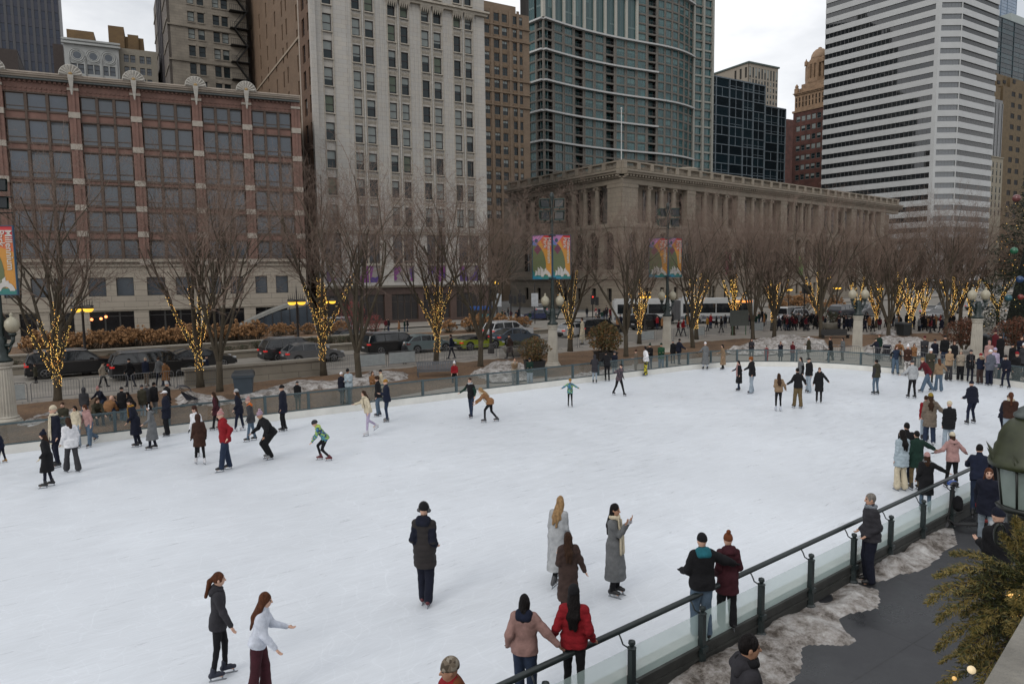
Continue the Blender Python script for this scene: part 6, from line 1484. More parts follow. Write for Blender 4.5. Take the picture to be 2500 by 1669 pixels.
for i, (x, y, k, c, lb) in enumerate(((1755, 773, 'suv', BLKP, 'black SUV in the far traffic right of the bus'), (1825, 776, 'suv', (.03, .03, .03), 'dark SUV in traffic behind the sign board'), (1905, 790, 'van', (.5, .5, .5), 'white van behind the crowd'), (1960, 786, 'suv', (.5, .5, .52), 'white SUV behind the crowd left of the performers'),
        (2035, 776, 'suv', (.03, .035, .05), 'dark blue SUV in the far traffic'), (2135, 770, 'suv', (.18, .18, .19), 'grey SUV left of the golden lit trees'), (2260, 772, 'sedan', (.45, .45, .46), 'white sedan in the far right traffic'), (2330, 764, 'suv', (.03, .03, .03), 'black SUV in the far right traffic'), (2370, 758, 'sedan', (.3, .31, .33), 'silver car in the far right traffic'), (2315, 778, 'sedan', (.3, .3, .3), 'light grey sedan near the far right lit trees'))):
    car(k, x, y, lb, c, lit=(i % 3 != 1), flip=i % 2 == 1)
# articulated bus
g0_ = G(1500, 792); t = thing('articulated_bus', 'long white articulated bus crossing behind the barriers', 'bus', (g0_[0], g0_[1], GZ), R(-2))
L_ = 17.6; WB = mat('bus_white', (.50, .51, .51), .4, var=.05); b = MB()
b.box(0, 7.2, 0, 2.6, .35, 3.0, 0).box(8.4, L_, 0, 2.6, .35, 3.0, 0).box(.2, 7, .15, 2.45, 3.0, 3.2, 0).box(8.6, L_-.3, .15, 2.45, 3.0, 3.2, 0); b.box(9, 11.5, .5, 2.1, 3.2, 3.45, 0); b.build('body', WB, t)
b = MB(); [b.box(7.2+k*.2, 7.32+k*.2, .08, 2.5, .45, 2.95, 0) for k in range(6)]; b.box(7.2, 8.4, .14, 2.44, .5, 2.9, 0); b.build('bellows', mat('bellows', (.10, .10, .105), .8), t)
for x0_, x1_ in ((.4, 2.2), (2.3, 4.2), (4.3, 6.9), (8.7, 10.6), (10.7, 12.8), (12.9, 15.2), (15.3, 17.2)): MB().box(x0_, x1_, -.02, .02, 1.35, 2.55).build('window', CGL, t)
MB().box(L_, L_+.02, .15, 2.45, 1.1, 2.6).build('windscreen', CGL, t)
MB().box(15.3, L_-.2, -.035, -.021, 2.62, 2.88).build('route_display', mat('amber_display', (.9, .4, .1), .5, var=.5, vs=9, emit=(1, .30, .05), es=1.2), t)
MB().box(0, 7.2, -.022, -.002, .55, .95).box(8.4, L_, -.022, -.002, .55, .95).build('skirt_stripe', mat('bus_grey', (.12, .13, .15), .5), t)
for x in (2.2, 10.2, 14.9):
    wh = MB().tube([(x, -.03, .48), (x, .3, .48)], .48, 16).build('wheel', TYRE, t); MB().tube([(x, -.05, .48), (x, -.03, .48)], .26, 12).build('rim', RIM, wh)
# traffic signals and small signs by the crossing
for i, (x, y, h, lb) in enumerate(((1248, 800, 4.6, 'traffic signal pole left of the left banner post'), (1270, 795, 4.6, 'second traffic signal pole left of the left banner post'), (1447, 800, 4.4, 'traffic signal pole with red light left of the bus'), (1962, 800, 5.5, 'dark traffic signal pole by the orange shrubs'))):
    g = G(x, y); t = thing('traffic_signal', lb, 'traffic signal', (g[0], g[1], GZ)); MB().tube([(0, 0, 0), (0, 0, h)], .07, 7).build('pole', BLK, t)
    MB().box(-.22, .22, -.2, .2, h-1.6, h-.5).box(.3, .7, -.2, .2, h-1.7, h-.7).build('signal_head', BLK, t)
    MB().ball((0, -.2, h-.68), .10, 8, 0, (1, .4, 1)).build('lamp', mat('red_signal' if i == 2 else 'dim_signal', (.6, .03, .02) if i == 2 else (.05, .02, .02), .4, var=0, emit=(1, .04, .02) if i == 2 else None, es=1.2), t)
for i, (x, y, lb) in enumerate(((1217, 790, 'white banner hung on the single-globe lamp'), (1306, 790, 'white banner on the pole behind the left banner post'))):
    g = G(x, y); t = thing('pole_banner', lb, 'banner', (g[0], g[1]-.2, GZ+2.3)); MB().box(-.45, .45, -.02, .02, 0, 1.75).build('cloth', mat('white_banner', (.42, .44, .46), .7, var=.25, vs=2), t); 
g = G(1306, 790); t = thing('sign_pole', 'slim dark pole behind the left banner post', 'pole', (g[0], g[1], GZ)); MB().tube([(0, 0, 0), (0, 0, 5.4)], .06, 7).build('pole', BLK, t)
g = G(1199, 862); t = thing('lamp_pole', 'dark lamp pole standing behind the lime sports car', 'pole', (g[0], g[1], GZ)); MB().lathe([(.28, 0), (.25, .4), (.13, .7), (.10, 7.5)], 10).build('pole', IRON, t)
for (x, y, c, lb) in ((1778, 648, (.30, .02, .09), 'magenta banner hanging on the classical building'), (1955, 652, (.12, .25, .05), 'green banner hanging on the classical building'), (2028, 652, (.16, .05, .22), 'purple patterned banner hanging on the classical building')):
    f = from_pts(pc, CAZ); f.p = f.p-f.n*1.3; s_, z_ = f.w(x, y+22); p_ = f.p+f.d*s_; t = thing('hanging_banner', lb, 'banner', (p_[0], p_[1], z_), f.rz); MB().box(-.9, .9, -.03, .03, 0, 4.4).build('cloth', mat('banner_cloth_%d' % x, c, .7, var=.4, vs=1.2), t)
# teal food kiosk, entrance canopy
g = G(1215, 800); t = thing('kiosk', 'small blue and green kiosk beyond the lit tree', 'kiosk', (g[0]-2, g[1]+4, GZ), .2); MB().box(-1.4, 1.4, -.8, .8, 0, 1.5).build('counter', mat('kiosk_teal', (.04, .16, .18), .6), t); MB().box(-1.6, 1.6, -1, 1, 2.1, 2.5).build('awning', mat('kiosk_blue', (.02, .08, .30), .6), t); MB().box(-1.3, -1.2, -.7, -.6, 1.5, 2.1).box(1.2, 1.3, -.7, -.6, 1.5, 2.1).build('post', BLK, t)
fS = Face(640, 76, 66); s_, z_ = fS.w(585, 800); p_ = fS.p+fS.d*s_
t = thing('subway_canopy', 'curved pale stair canopy with glass sides at the foot of the red block', 'canopy', (p_[0], p_[1], GZ), fS.rz)
b = MB(); pts = [(x, 1.2+2.4*math.sin(x/7.5*PI/2)) for x in np.linspace(0, 7.5, 12)]
for (x0_, z0_), (x1_, z1_) in zip(pts, pts[1:]): b.add([(x0_, 0, z0_), (x1_, 0, z1_), (x1_, 2.4, z1_), (x0_, 2.4, z0_), (x0_, 0, z0_+.35), (x1_, 0, z1_+.35), (x1_, 2.4, z1_+.35), (x0_, 2.4, z0_+.35)], [(0, 1, 5, 4), (4, 5, 6, 7), (3, 7, 6, 2), (0, 3, 2, 1)])
b.build('roof', mat('canopy_grey', (.28, .28, .26), .5), t); b = MB(); b.box(0, 7.5, .05, .15, 0, 1.1, 0); b.build('base_wall', mat('canopy_base', (.16, .165, .155), .6), t); b = MB(); b.add([(0.2, .1, 1.1), (7.5, .1, 1.1), (7.5, .1, 3.5), (3.5, .1, 2.8)], [(0, 1, 2, 3)]); b.build('glass_side', GLZ2, t); b = MB(); [b.box(x, x+.05, .05, .1, 1.1, 1.2+2.4*math.sin(x/7.5*PI/2)) for x in np.arange(.6, 7.5, .9)]; b.build('mullion', IRON, t)
# ------------------------------------------------------------------ people: bodies and clothes grown as smooth surfaces
class Field:
    """a distance field on a grid; shapes are blended in, then turned into one closed surface"""
    def __init__(s, lo, hi, h):
        s.lo = np.array(lo, float); s.h = h; s.n = np.maximum(4, np.ceil((np.array(hi)-s.lo)/h).astype(int)+1); s.D = np.full(s.n, 9.0, np.float32)
    def _sub(s, lo, hi, m):
        a = np.clip(np.floor((np.minimum(lo, hi)-m-s.lo)/s.h).astype(int), 0, s.n-1); b = np.clip(np.ceil((np.maximum(lo, hi)+m-s.lo)/s.h).astype(int)+1, 1, s.n)
        if np.any(b <= a): return None
        g = [s.lo[i]+s.h*np.arange(a[i], b[i]) for i in range(3)]
        return tuple(slice(a[i], b[i]) for i in range(3)), np.meshgrid(*g, indexing='ij', sparse=True)
    def _mix(s, sl, d, k):
        if k < 0: s.D[sl] = np.minimum(s.D[sl], d); return
        o = s.D[sl]; h = np.clip(.5+.5*(o-d)/k, 0, 1); s.D[sl] = o*(1-h)+d*h-k*h*(1-h)
    def cap(s, a, b, ra, rb, k=.03, flat=None):
        a = np.array(a, float); b = np.array(b, float); m = max(ra, rb)+k+.02
        q = s._sub(a, b, m)
        if q is None: return s
        sl, (X, Y, Z) = q; ab = b-a; L2 = float(ab@ab)+1e-12
        t = np.clip(((X-a[0])*ab[0]+(Y-a[1])*ab[1]+(Z-a[2])*ab[2])/L2, 0, 1)
        dx, dy, dz = X-a[0]-t*ab[0], Y-a[1]-t*ab[1], Z-a[2]-t*ab[2]
        if flat is not None:      # flatten along a direction (unit vec, factor <1)
            v, f = flat; pr = dx*v[0]+dy*v[1]+dz*v[2]; e = pr*(1/f-1); dx, dy, dz = dx+e*v[0], dy+e*v[1], dz+e*v[2]
            d = (np.sqrt(dx*dx+dy*dy+dz*dz)-(ra+(rb-ra)*t))*(.5+.5*f)
        else: d = np.sqrt(dx*dx+dy*dy+dz*dz)-(ra+(rb-ra)*t)
        s._mix(sl, d.astype(np.float32), k); return s
    def ell(s, c, r, k=.02, axes=None):
        c = np.array(c, float); r = np.array(r, float); q = s._sub(c, c, max(r)+k+.02)
        if q is None: return s
        sl, (X, Y, Z) = q; X, Y, Z = X-c[0], Y-c[1], Z-c[2]
        if axes is not None: X, Y, Z = [X*axes[i][0]+Y*axes[i][1]+Z*axes[i][2] for i in range(3)]
        g = np.sqrt((X/r[0])**2+(Y/r[1])**2+(Z/r[2])**2); s._mix(sl, ((g-1)*min(r)).astype(np.float32), k); return s
    def clip(s, p, nrm):          # keep the side nrm points away from
        g = [s.lo[i]+s.h*np.arange(s.n[i]) for i in range(3)]; X, Y, Z = np.meshgrid(*g, indexing='ij', sparse=True)
        s.D = np.maximum(s.D, ((X-p[0])*nrm[0]+(Y-p[1])*nrm[1]+(Z-p[2])*nrm[2]).astype(np.float32)); return s
    def wrinkle(s, amp, seed=0, puff=0):
        g = [s.lo[i]+s.h*np.arange(s.n[i]) for i in range(3)]; X, Y, Z = np.meshgrid(*g, indexing='ij', sparse=True)
        w_ = np.sin(23*X+3*np.sin(11*Z+seed))*np.sin(17*Z+4*np.sin(9*Y+seed*2))+.6*np.sin(31*Z+9*X+seed)*np.sin(21*Y+7*X)
        s.D = s.D+(amp*w_).astype(np.float32)
        if puff: s.D = s.D+(puff*(1-2*np.abs(np.sin(PI*Z/.105+.6*np.sin(4*X+seed)))**.6)).astype(np.float32)
        return s
    def mesh(s):
        D = s.D; D = np.pad(D, 1, constant_values=9.0); lo = s.lo-s.h; I = D < 0
        n = np.array(D.shape)-1
        c = [I[i:n[0]+i, j:n[1]+j, k:n[2]+k] for i in (0, 1) for j in (0, 1) for k in (0, 1)]
        sm = sum(x.astype(np.int8) for x in c); act = (sm > 0) & (sm < 8); ix = np.argwhere(act)
        if len(ix) == 0: return None
        idm = np.full(act.shape, -1, np.int64); idm[act] = np.arange(len(ix))
        P = np.zeros((len(ix), 3)); W_ = np.zeros(len(ix)); i, j, k = ix.T
        cor = {(a, b, c_): D[i+a, j+b, k+c_] for a in (0, 1) for b in (0, 1) for c_ in (0, 1)}
        for ax in range(3):
            for u_ in (0, 1):
                for v_ in (0, 1):
                    p = [0, 0, 0]; o = [x for x in range(3) if x != ax]; p[o[0]] = u_; p[o[1]] = v_; q = list(p); q[ax] = 1
                    a, b = cor[tuple(p)], cor[tuple(q)]; m = (a < 0) != (b < 0); t = np.where(m, a/np.where(m, a-b, 1), 0)
                    pt = np.zeros((len(ix), 3)); pt[:, o[0]] = u_; pt[:, o[1]] = v_; pt[:, ax] = t; P += pt*m[:, None]; W_ += m
        V = (ix+P/W_[:, None])*s.h+lo
        F_ = []
        for ax in range(3):
            sh = [slice(None)]*3; a = [slice(1, -1)]*3; b = [slice(1, -1)]*3; a[ax] = slice(0, -1); b[ax] = slice(1, None)
            A, B = I[tuple(a)], I[tuple(b)]; e = np.argwhere(A != B); 
            if len(e) == 0: continue
            o = [x for x in range(3) if x != ax]; base = e.copy(); base[:, o[0]] += 1; base[:, o[1]] += 1
            fl = A[tuple(e.T)]
            def cell(du, dv): q = base.copy(); q[:, o[0]] -= du; q[:, o[1]] -= dv; return idm[tuple(q.T)]
            q = np.stack([cell(1, 1), cell(0, 1), cell(0, 0), cell(1, 0)], 1)
            if ax == 1: fl = ~fl
            q[~fl] = q[~fl][:, ::-1]; F_.append(q)
        return V, np.concatenate(F_)
def npmesh(name, V, F_, mats, mi=None):
    me = bpy.data.meshes.new(name); me.vertices.add(len(V)); me.vertices.foreach_set('co', np.asarray(V, np.float32).ravel())
    me.loops.add(len(F_)*4); me.loops.foreach_set('vertex_index', F_.astype(np.int32).ravel()); me.polygons.add(len(F_)); me.polygons.foreach_set('loop_start', np.arange(0, len(F_)*4, 4, dtype=np.int32))
    for m in mats: me.materials.append(m)
    if mi is not None: me.polygons.foreach_set('material_index', mi.astype(np.int32))
    me.polygons.foreach_set('use_smooth', np.ones(len(F_), bool)); me.update(calc_edges=True); me.validate(); return me
def fmesh(name, f, mats, parent, mif=None):
    r = f.mesh()
    if r is None: return None
    V, Q = r; mi = None
    if mif is not None: mi = mif(V[Q].mean(1))
    return ob(name, npmesh(name, V, Q, mats, mi), parent)
SKIN = {'l': (.52, .32, .235), 'm': (.36, .20, .13), 'd': (.12, .062, .040), 't': (.44, .26, .18)}
HAIR = {'blk': (.010, .008, .008), 'brn': (.045, .022, .012), 'red': (.15, .042, .014), 'bld': (.34, .21, .10), 'gry': (.22, .20, .18), 'gin': (.26, .085, .02), 'aub': (.10, .035, .016)}
COL = dict(blk=(.010, .010, .012), nvy=(.010, .014, .032), dnv=(.010, .012, .024), gry=(.15, .155, .16), lgy=(.30, .31, .32), dgy=(.045, .045, .05), chr=(.028, .027, .032), wht=(.60, .60, .62), crm=(.48, .42, .31), tan=(.25, .17, .105), brn=(.048, .022, .015), cam=(.20, .10, .045), red=(.24, .011, .017), mar=(.10, .012, .018), pnk=(.42, .25, .235), dpk=(.30, .18, .16), lbl=(.30, .36, .40), jen=(.095, .14, .195), ljn=(.24, .285, .33), djn=(.022, .034, .065), grn=(.018, .07, .035), dgn=(.012, .035, .026), olv=(.045, .042, .028), kha=(.14, .10, .05), prp=(.09, .04, .16), yel=(.55, .42, .04), org=(.55, .13, .02), mus=(.33, .17, .03), bge=(.33, .28, .22), tpe=(.17, .135, .105), teal=(.02, .14, .18), lav=(.36, .31, .42), plm=(.055, .014, .02), blu=(.03, .08, .30), cof=(.042, .026, .022), rus=(.16, .05, .02), lgr=(.35, .45, .10), lwh=(.50, .53, .60))
def patterned(name, cols, scale, kind='v'):
    if name in _m: return _m[name]
    m = bpy.data.materials.new(name); m.use_nodes = True; t = m.node_tree; b = t.nodes['Principled BSDF']; b.inputs['Roughness'].default_value = .9
    tc = N_(t, 'ShaderNodeTexCoord')
    if kind == 'v': n = N_(t, 'ShaderNodeTexVoronoi', ins={'Scale': scale}); t.links.new(tc.outputs['Object'], n.inputs['Vector']); sx = N_(t, 'ShaderNodeSeparateColor'); t.links.new(n.outputs['Color'], sx.inputs[0]); out = sx.outputs[0]
    else: n = N_(t, 'ShaderNodeTexWave', ins={'Scale': scale, 'Distortion': .2}, bands_direction='Z' if kind == 'z' else 'X'); t.links.new(tc.outputs['Object'], n.inputs['Vector']); out = n.outputs['Fac']
    r = N_(t, 'ShaderNodeValToRGB'); r.color_ramp.interpolation = 'CONSTANT'; e = r.color_ramp.elements; e[0].color = (*cols[0], 1); e[1].position = 1/len(cols); e[1].color = (*cols[1], 1)
    for i, c_ in enumerate(cols[2:]): x = e.new((i+2)/len(cols)); x.color = (*c_, 1)
    t.links.new(out, r.inputs[0]); t.links.new(r.outputs[0], b.inputs['Base Color']); _m[name] = m; return m
PAT = {'camo': lambda: patterned('camo_knit', [(.14, .11, .08), (.06, .045, .03), (.22, .19, .15)], 22), 'kid': lambda: patterned('blue_green_print', [(.03, .10, .22), (.20, .32, .08), (.02, .03, .08), (.06, .22, .26)], 14), 'plaid': lambda: patterned('plaid_grey', [(.03, .035, .05), (.12, .13, .16)], 6, 'z'), 'plaidr': lambda: patterned('plaid_maroon', [(.06, .04, .05), (.03, .03, .04), (.11, .07, .08)], 16), 'yelp': lambda: patterned('yellow_black_print', [(.42, .36, .02), (.02, .02, .015)], 15), 'flor': lambda: patterned('white_black_print', [(.5, .48, .45), (.04, .03, .035)], 18), 'strf': lambda: patterned('striped_fur', [(.22, .13, .07), (.34, .25, .16)], 8, 'x'), 'rstripe': lambda: patterned('red_black_stripe', [(.42, .02, .015), (.02, .02, .02), (.4, .4, .38)], 9, 'z'), 'bstripe': lambda: patterned('navy_red_white_stripe', [(.02, .03, .12), (.40, .02, .03), (.45, .45, .48)], 9, 'z'), 'ystripe': lambda: patterned('black_yellow_stripe', [(.02, .02, .015), (.42, .28, .02)], 9, 'z'), 'scarfc': lambda: patterned('striped_scarf', [(.06, .07, .09), (.20, .22, .24)], 14, 'z')}
def cm(c): return PAT[c]() if c in PAT else cloth(COL[c], 'cloth_'+c)
def rotx(v, a): c, s = math.cos(a), math.sin(a); return np.array([v[0], c*v[1]-s*v[2], s*v[1]+c*v[2]])
def ik(a, b, l1, l2, bend):
    """joint between a and b for two bones, bulging towards bend"""
    a = np.array(a, float); b = np.array(b, float); d = b-a; L_ = np.linalg.norm(d); 
    if L_ > (l1+l2)*.999: b = a+d*((l1+l2)*.999/L_); d = b-a; L_ = np.linalg.norm(d)
    x = (l1*l1-l2*l2+L_*L_)/(2*L_); h = math.sqrt(max(0, l1*l1-x*x)); u_ = d/L_; bd = np.array(bend, float); bd = bd-u_*(bd@u_); bd /= np.linalg.norm(bd)+1e-9
    return a+u_*x+bd*h, b
POSE = {  # hands relative to own shoulder (outward, forward, up), feet relative to pelvis (outward, forward, lift)
 'stand': dict(h=((.04, .04, -.53), (.04, .04, -.53)), f=((.11, .03, 0), (.11, -.03, 0)), lean=2), 'glide': dict(h=((.08, .10, -.49), (.09, .02, -.50)), f=((.12, .16, 0), (.12, -.14, 0)), lean=8),
 'out': dict(h=((.30, .12, -.38), (.30, .05, -.40)), f=((.12, .10, 0), (.12, -.10, 0)), lean=8), 'outl': dict(h=((.32, .18, -.34), (.12, .05, -.5)), f=((.12, .1, 0), (.12, -.08, 0)), lean=6), 'outr': dict(h=((.08, .05, -.5), (.32, .18, -.34)), f=((.12, .1, 0), (.12, -.08, 0)), lean=6),
 'pock': dict(h=((.03, .13, -.42), (.03, .13, -.42)), f=((.11, 0, 0), (.11, 0, 0)), lean=2), 'hug': dict(h=((-.05, .26, -.24), (-.05, .26, -.26)), f=((.11, .02, 0), (.11, -.02, 0)), lean=3), 'phone': dict(h=((-.08, .30, .02), (-.06, .30, .0)), f=((.11, 0, 0), (.11, 0, 0)), lean=0),
 'bend': dict(h=((.10, .38, -.36), (.12, .36, -.36)), f=((.13, .12, 0), (.13, -.20, .0)), lean=46, hip=.90), 'crouch': dict(h=((.28, .20, -.40), (.24, .22, -.40)), f=((.15, .05, 0), (.15, .0, 0)), lean=34, hip=.84), 'lean': dict(h=((.08, .42, -.22), (.08, .42, -.22)), f=((.11, -.05, 0), (.11, -.1, 0)), lean=24),
 'stride': dict(h=((.22, -.12, -.46), (.22, .26, -.36)), f=((.12, .30, 0), (.16, -.36, .03)), lean=16, hip=.95), 'walk': dict(h=((.04, .18, -.47), (.04, -.16, -.48)), f=((.09, .24, 0), (.09, -.26, .02)), lean=4), 'back1': dict(h=((.14, .05, -.5), (.14, .05, -.5)), f=((.12, .1, 0), (.14, -.45, .20)), lean=14),
 'wide': dict(h=((.06, .22, -.38), (.06, .22, -.38)), f=((.22, 0, 0), (.30, -.12, 0)), lean=12, hip=.96), 'sit': dict(h=((.02, .34, -.40), (.02, .34, -.40)), f=((.12, .48, 0), (.12, .46, 0)), lean=2, hip=.50)}
PN = 0
def person(px, fy, hy, face, lab, top='blk', hem=.82, trs='blk', shoe='blk', hat=None, hair='brn', hs='short', pose='stand', sk='l', skate=True, z=0.0, slim=.0, puff=0, h=None, head=0, tilt=0, scarf=None, hood=None, lod=None, bulk=0, dx=0, flare=0, hands=None, feet=None, vest=None, grp=None, fur=0, gloves=None, lean=None, nose=True, height=None, roll=0, lowtrs=None, brim=False, headset=None, hipz=None, fixed=None):
    """px,fy: where the feet stand in the view; hy: where the crown is; face: bearing it faces (0 right, 90 away, 180 left, 270 to the camera)"""
    global PN; PN += 1; rn = random.Random(PN*17)
    P_ = POSE[pose]; le = R(P_['lean'] if lean is None else lean); hp = P_.get('hip', .997) if hipz is None else hipz
    hd = hands or P_['h']; ft = feet or P_['f']; sk_h = .055 if skate else .0
    HIPZ = .955*hp+sk_h; pel = np.array([0, -.10*math.sin(le), HIPZ])
    def tor(x, y, zz_): return pel+rotx((x, y, zz_), -le)      # torso frame: lean forward (towards +y)
    chest = tor(0, 0, .40); nk = tor(0, -.01, .56); ht = le*.45-R(head); hc = nk+rotx((0, .025, .145), -ht)
    sh = [tor(sx*.165, -.01, .475) for sx in (-1, 1)]
    ar = []
    for i, sx in enumerate((-1, 1)):
        o, f_, u_ = hd[i]; tgt = sh[i]+np.array([sx*o, f_, u_]); 
        el, wr = ik(sh[i], tgt, .285, .255, (sx*.12, -.9, -.35)); ar.append((sh[i], el, wr))
    lg = []
    for i, sx in enumerate((-1, 1)):
        o, f_, u_ = ft[i]; hj = pel+np.array([sx*.09, 0, 0]); an = np.array([sx*o, f_+pel[1]*.0, .09+sk_h+u_]); kn, an2 = ik(hj, an, .44, .43, (sx*.08, 1, 0)); lg.append((hj, kn, an2))
    zmin = min(l[2][2] for l in lg)-.09-sk_h
    # size so that the crown lands where the photo has it
    g = G(px+dx, fy, z) if fixed is None else np.array([fixed[0], fixed[1], z]); dist = math.hypot(g[0], g[1]); topz = hc[2]+.125+(.03 if hat else 0)-zmin
    lo_, hi_ = .3, 1.6
    for _ in range(24):
        s_ = (lo_+hi_)/2
        if proj((g[0], g[1], z+topz*s_))[1] > hy: lo_ = s_
        else: hi_ = s_
    S = s_ if height is None else height/1.78
    pxm = FPX/max(1, g[1])*S*.41      # render px per metre
    hh = lod or (.0125 if pxm > 45 else (.018 if pxm > 22 else .026))
    rz = R(face)-PI/2
    root = thing('person', lab, 'person', (g[0], g[1], z-zmin*S), rz, grp); root.scale = (S*.92, S*.95, S)
    if roll: root.rotation_euler = (0, R(roll), rz)
    lo3 = np.array([-.95, -.95, -.05]); hi3 = np.array([.95, .95, 2.05])
    allp = np.array([p for a in ar for p in a]+[p for l in lg for p in l]+[hc, nk, pel]); lo3 = allp.min(0)-.32; hi3 = allp.max(0)+.32
    fw = rotx((0, 1, 0), -le*.5)
    skm = mat('skin_'+sk, SKIN[sk], .55, var=.06, vs=8, spec=.35); hrm = mat('hair_'+hair, HAIR[hair], .6, spec=.15, var=.5, vs=30, bump=.8, bs=60, stretch=(1, 1, .12)); 
    # body
    f = Field(lo3, hi3, hh)
    up = rotx((0, 0, 1), -ht); fd_ = rotx((0, 1, 0), -ht); R3 = R(tilt); rt = np.array([1.0, 0, 0])
    if tilt: fd_ = fd_*math.cos(R3)+np.array([1, 0, 0])*math.sin(R3); rt = np.cross(fd_, up)
    def hp_(x, y, zz_): return hc+rt*x+fd_*y+up*zz_
    ax = [rt, fd_, up]
    f.ell(hc, (.076, .095, .112), .01, ax); f.ell(hp_(0, .022, -.05), (.056, .062, .068), .02, ax)
    if hh < .02: f.cap(hp_(0, .088, .0), hp_(0, .108, -.03), .011, .016, .012); f.ell(hp_(-.078, -.005, -.01), (.012, .02, .032), .008, ax); f.ell(hp_(.078, -.005, -.01), (.012, .02, .032), .008, ax)
    f.cap(nk-up*.04, hp_(0, -.01, -.07), .056, .052, .02)
    f.cap(tor(0, 0, .02), chest, .125, .135, .03, ((0, 1, 0), .75)); 
    for i, (a, e, w_) in enumerate(ar):
        f.cap(a, e, .048, .038, .03); f.cap(e, w_, .038, .026, .02); d = w_-e; d = d/np.linalg.norm(d); sx = (-1, 1)[i]
        cr = np.cross(d, (0, 0, 1)); cr = cr/np.linalg.norm(cr) if np.linalg.norm(cr) > .2 else np.array([0, 1., 0]); 
        f.cap(w_, w_+d*.075, .028, .034, .015, (np.cross(cr, d), .55))
        nn_ = np.cross(cr, d)
        if hh < .015:
            for q in range(4): b0 = w_+d*.085+cr*(.024*(1.5-q)*.72); b1 = b0+d*(.035+.005*(q in (1, 2)))+nn_*.006; f.cap(b0, b1, .0105, .010, .004); f.cap(b1, b1+d*.022+nn_*.02, .0095, .0085, .004)
            f.cap(w_+d*.03+cr*.02*sx, w_+d*.07+cr*.048*sx+nn_*.015, .013, .010, .006)
        else: f.cap(w_+d*.07, w_+d*.15+nn_*.02, .031, .018, .012, (nn_, .6)); f.cap(w_+d*.03, w_+d*.08+cr*.045*sx, .014, .011, .008)
    for a, e, w_ in lg: f.cap(a, e, .070, .045, .03); f.cap(e, w_, .044, .032, .02); f.cap(w_-np.array([0, .02, .02]), w_+np.array([0, .13, -.06]), .035, .028, .01)
    em = mat('eye_dark', (.02, .015, .012), .3, var=0); lm_ = mat('lip_'+sk, tuple(c*k for c, k in zip(SKIN[sk], (.85, .5, .5))), .5, var=0)
    hdist = [a[2] for a in ar]
    def mif(c_):
        q = c_-hc; x, y, zz_ = q@rt, q@fd_, q@up; m = np.zeros(len(c_), int)
        m[(y > .055) & (np.abs(np.abs(x)-.032) < .013) & (np.abs(zz_-.008) < .008+hh*.3)] = 1; m[(y > .05) & (np.abs(np.abs(x)-.034) < .02) & (np.abs(zz_-.034) < hh*.45)] = 3
        m[(y > .05) & (np.abs(x) < .024) & (np.abs(zz_+.062) < .005+hh*.35)] = 2
        if gloves:
            for w_ in hdist: m[np.linalg.norm(c_-w_, axis=1) < .2] = 4
        return m
    fmesh('body', f, [skm, em, lm_, hrm, cm(gloves or 'blk')], root, mif)
    # trousers
    tl = trs; f = Field(lo3, np.minimum(hi3, [9, 9, HIPZ+.35]), hh*1.1); wd = {0: (.083, .064, .054), 1: (.10, .088, .082), -1: (.078, .056, .043), 2: (.088, .078, .105)}[slim if slim in (0, 1, -1, 2) else 0]
    f.cap(tor(-.045, 0, .01), tor(.045, 0, .01), .112, .112, .03, (fw, .9)); f.cap(tor(0, 0, .0), tor(0, 0, .10), .105, .10, .03, (fw, .9))
    for a, e, w_ in lg: f.cap(a, e, wd[0]+.022, wd[1], .035); f.cap(e, w_-np.array([0, 0, .01]), wd[1], wd[2], .02)
    f.wrinkle(.0035, PN); fmesh('trousers', f, [cm(trs)], root)
    # jacket or coat
    f = Field(lo3, hi3, hh*1.05); B_k = bulk*.01
    f.cap(tor(-.05, 0, .06), tor(-.05, 0, .38), .125+B_k, .135+B_k, .05, (fw, .82)); f.cap(tor(.05, 0, .06), tor(.05, 0, .38), .125+B_k, .135+B_k, .05, (fw, .82))
    f.cap(tor(-.11, -.01, .455), tor(.11, -.01, .455), .074+B_k*.5, .074+B_k*.5, .06); f.cap(tor(0, -.01, .46), nk+up*.02, .085, .072, .04)
    for a, e, w_ in ar: f.cap(a, e, .062+B_k*.55, .056+B_k*.6, .04); f.cap(e, w_-(w_-e)*.04, .055+B_k*.6, .043+B_k*.35, .03)
    if hem < .80:
        fl_ = .02+flare*.01
        c0 = pel+np.array([0, 0, .02]); av = (lg[0][1]+lg[1][1])/2; zt = hem-.05
        for (a, e, w_) in lg:
            kk = e+(w_-e)*.25 if hem > .45 else w_; kk2 = kk*.55+np.array([av[0], av[1], kk[2]])*.45
            t = (c0[2]-zt)/max(.05, (c0[2]-kk2[2])); q = a+(kk2-a)*t; f.cap(a*[.7, 1, 1], q, .118, .125+fl_+(.93-hem)*.09, .10); f.cap(a*[.7, 1, 1], e*[.8, 1, 1]+[0, .0, 0], .115, .118, .08)
            if hem < .5: f.cap(e*[.8, 1, 1], e*[.6, 1, 1]+(w_-e)*.75, .118, .12, .08)
        f.cap(c0, np.array([av[0]*.5, av[1]*.5+c0[1]*.5, zt]), .13, .14+fl_, .08)
    else: f.cap(tor(-.055, 0, -.10), tor(.055, 0, -.10), .140+B_k, .140+B_k, .05); f.cap(tor(-.05, 0, .02), tor(.05, 0, .02), .138+B_k, .138+B_k, .05)
    f.wrinkle(.006+fur*.004, PN*1.7, puff*.006)
    if hem < .80: f.clip((0, 0, hem+sk_h), (0, 0, -1))
    else: hz = pel+rotx((0, 0, (hem-.93)), -le); nn_ = rotx((0, 0, -1), -le); f.clip(hz, nn_)
    sl_m = [cm(top)]
    if vest: sl_m.append(cm(vest))
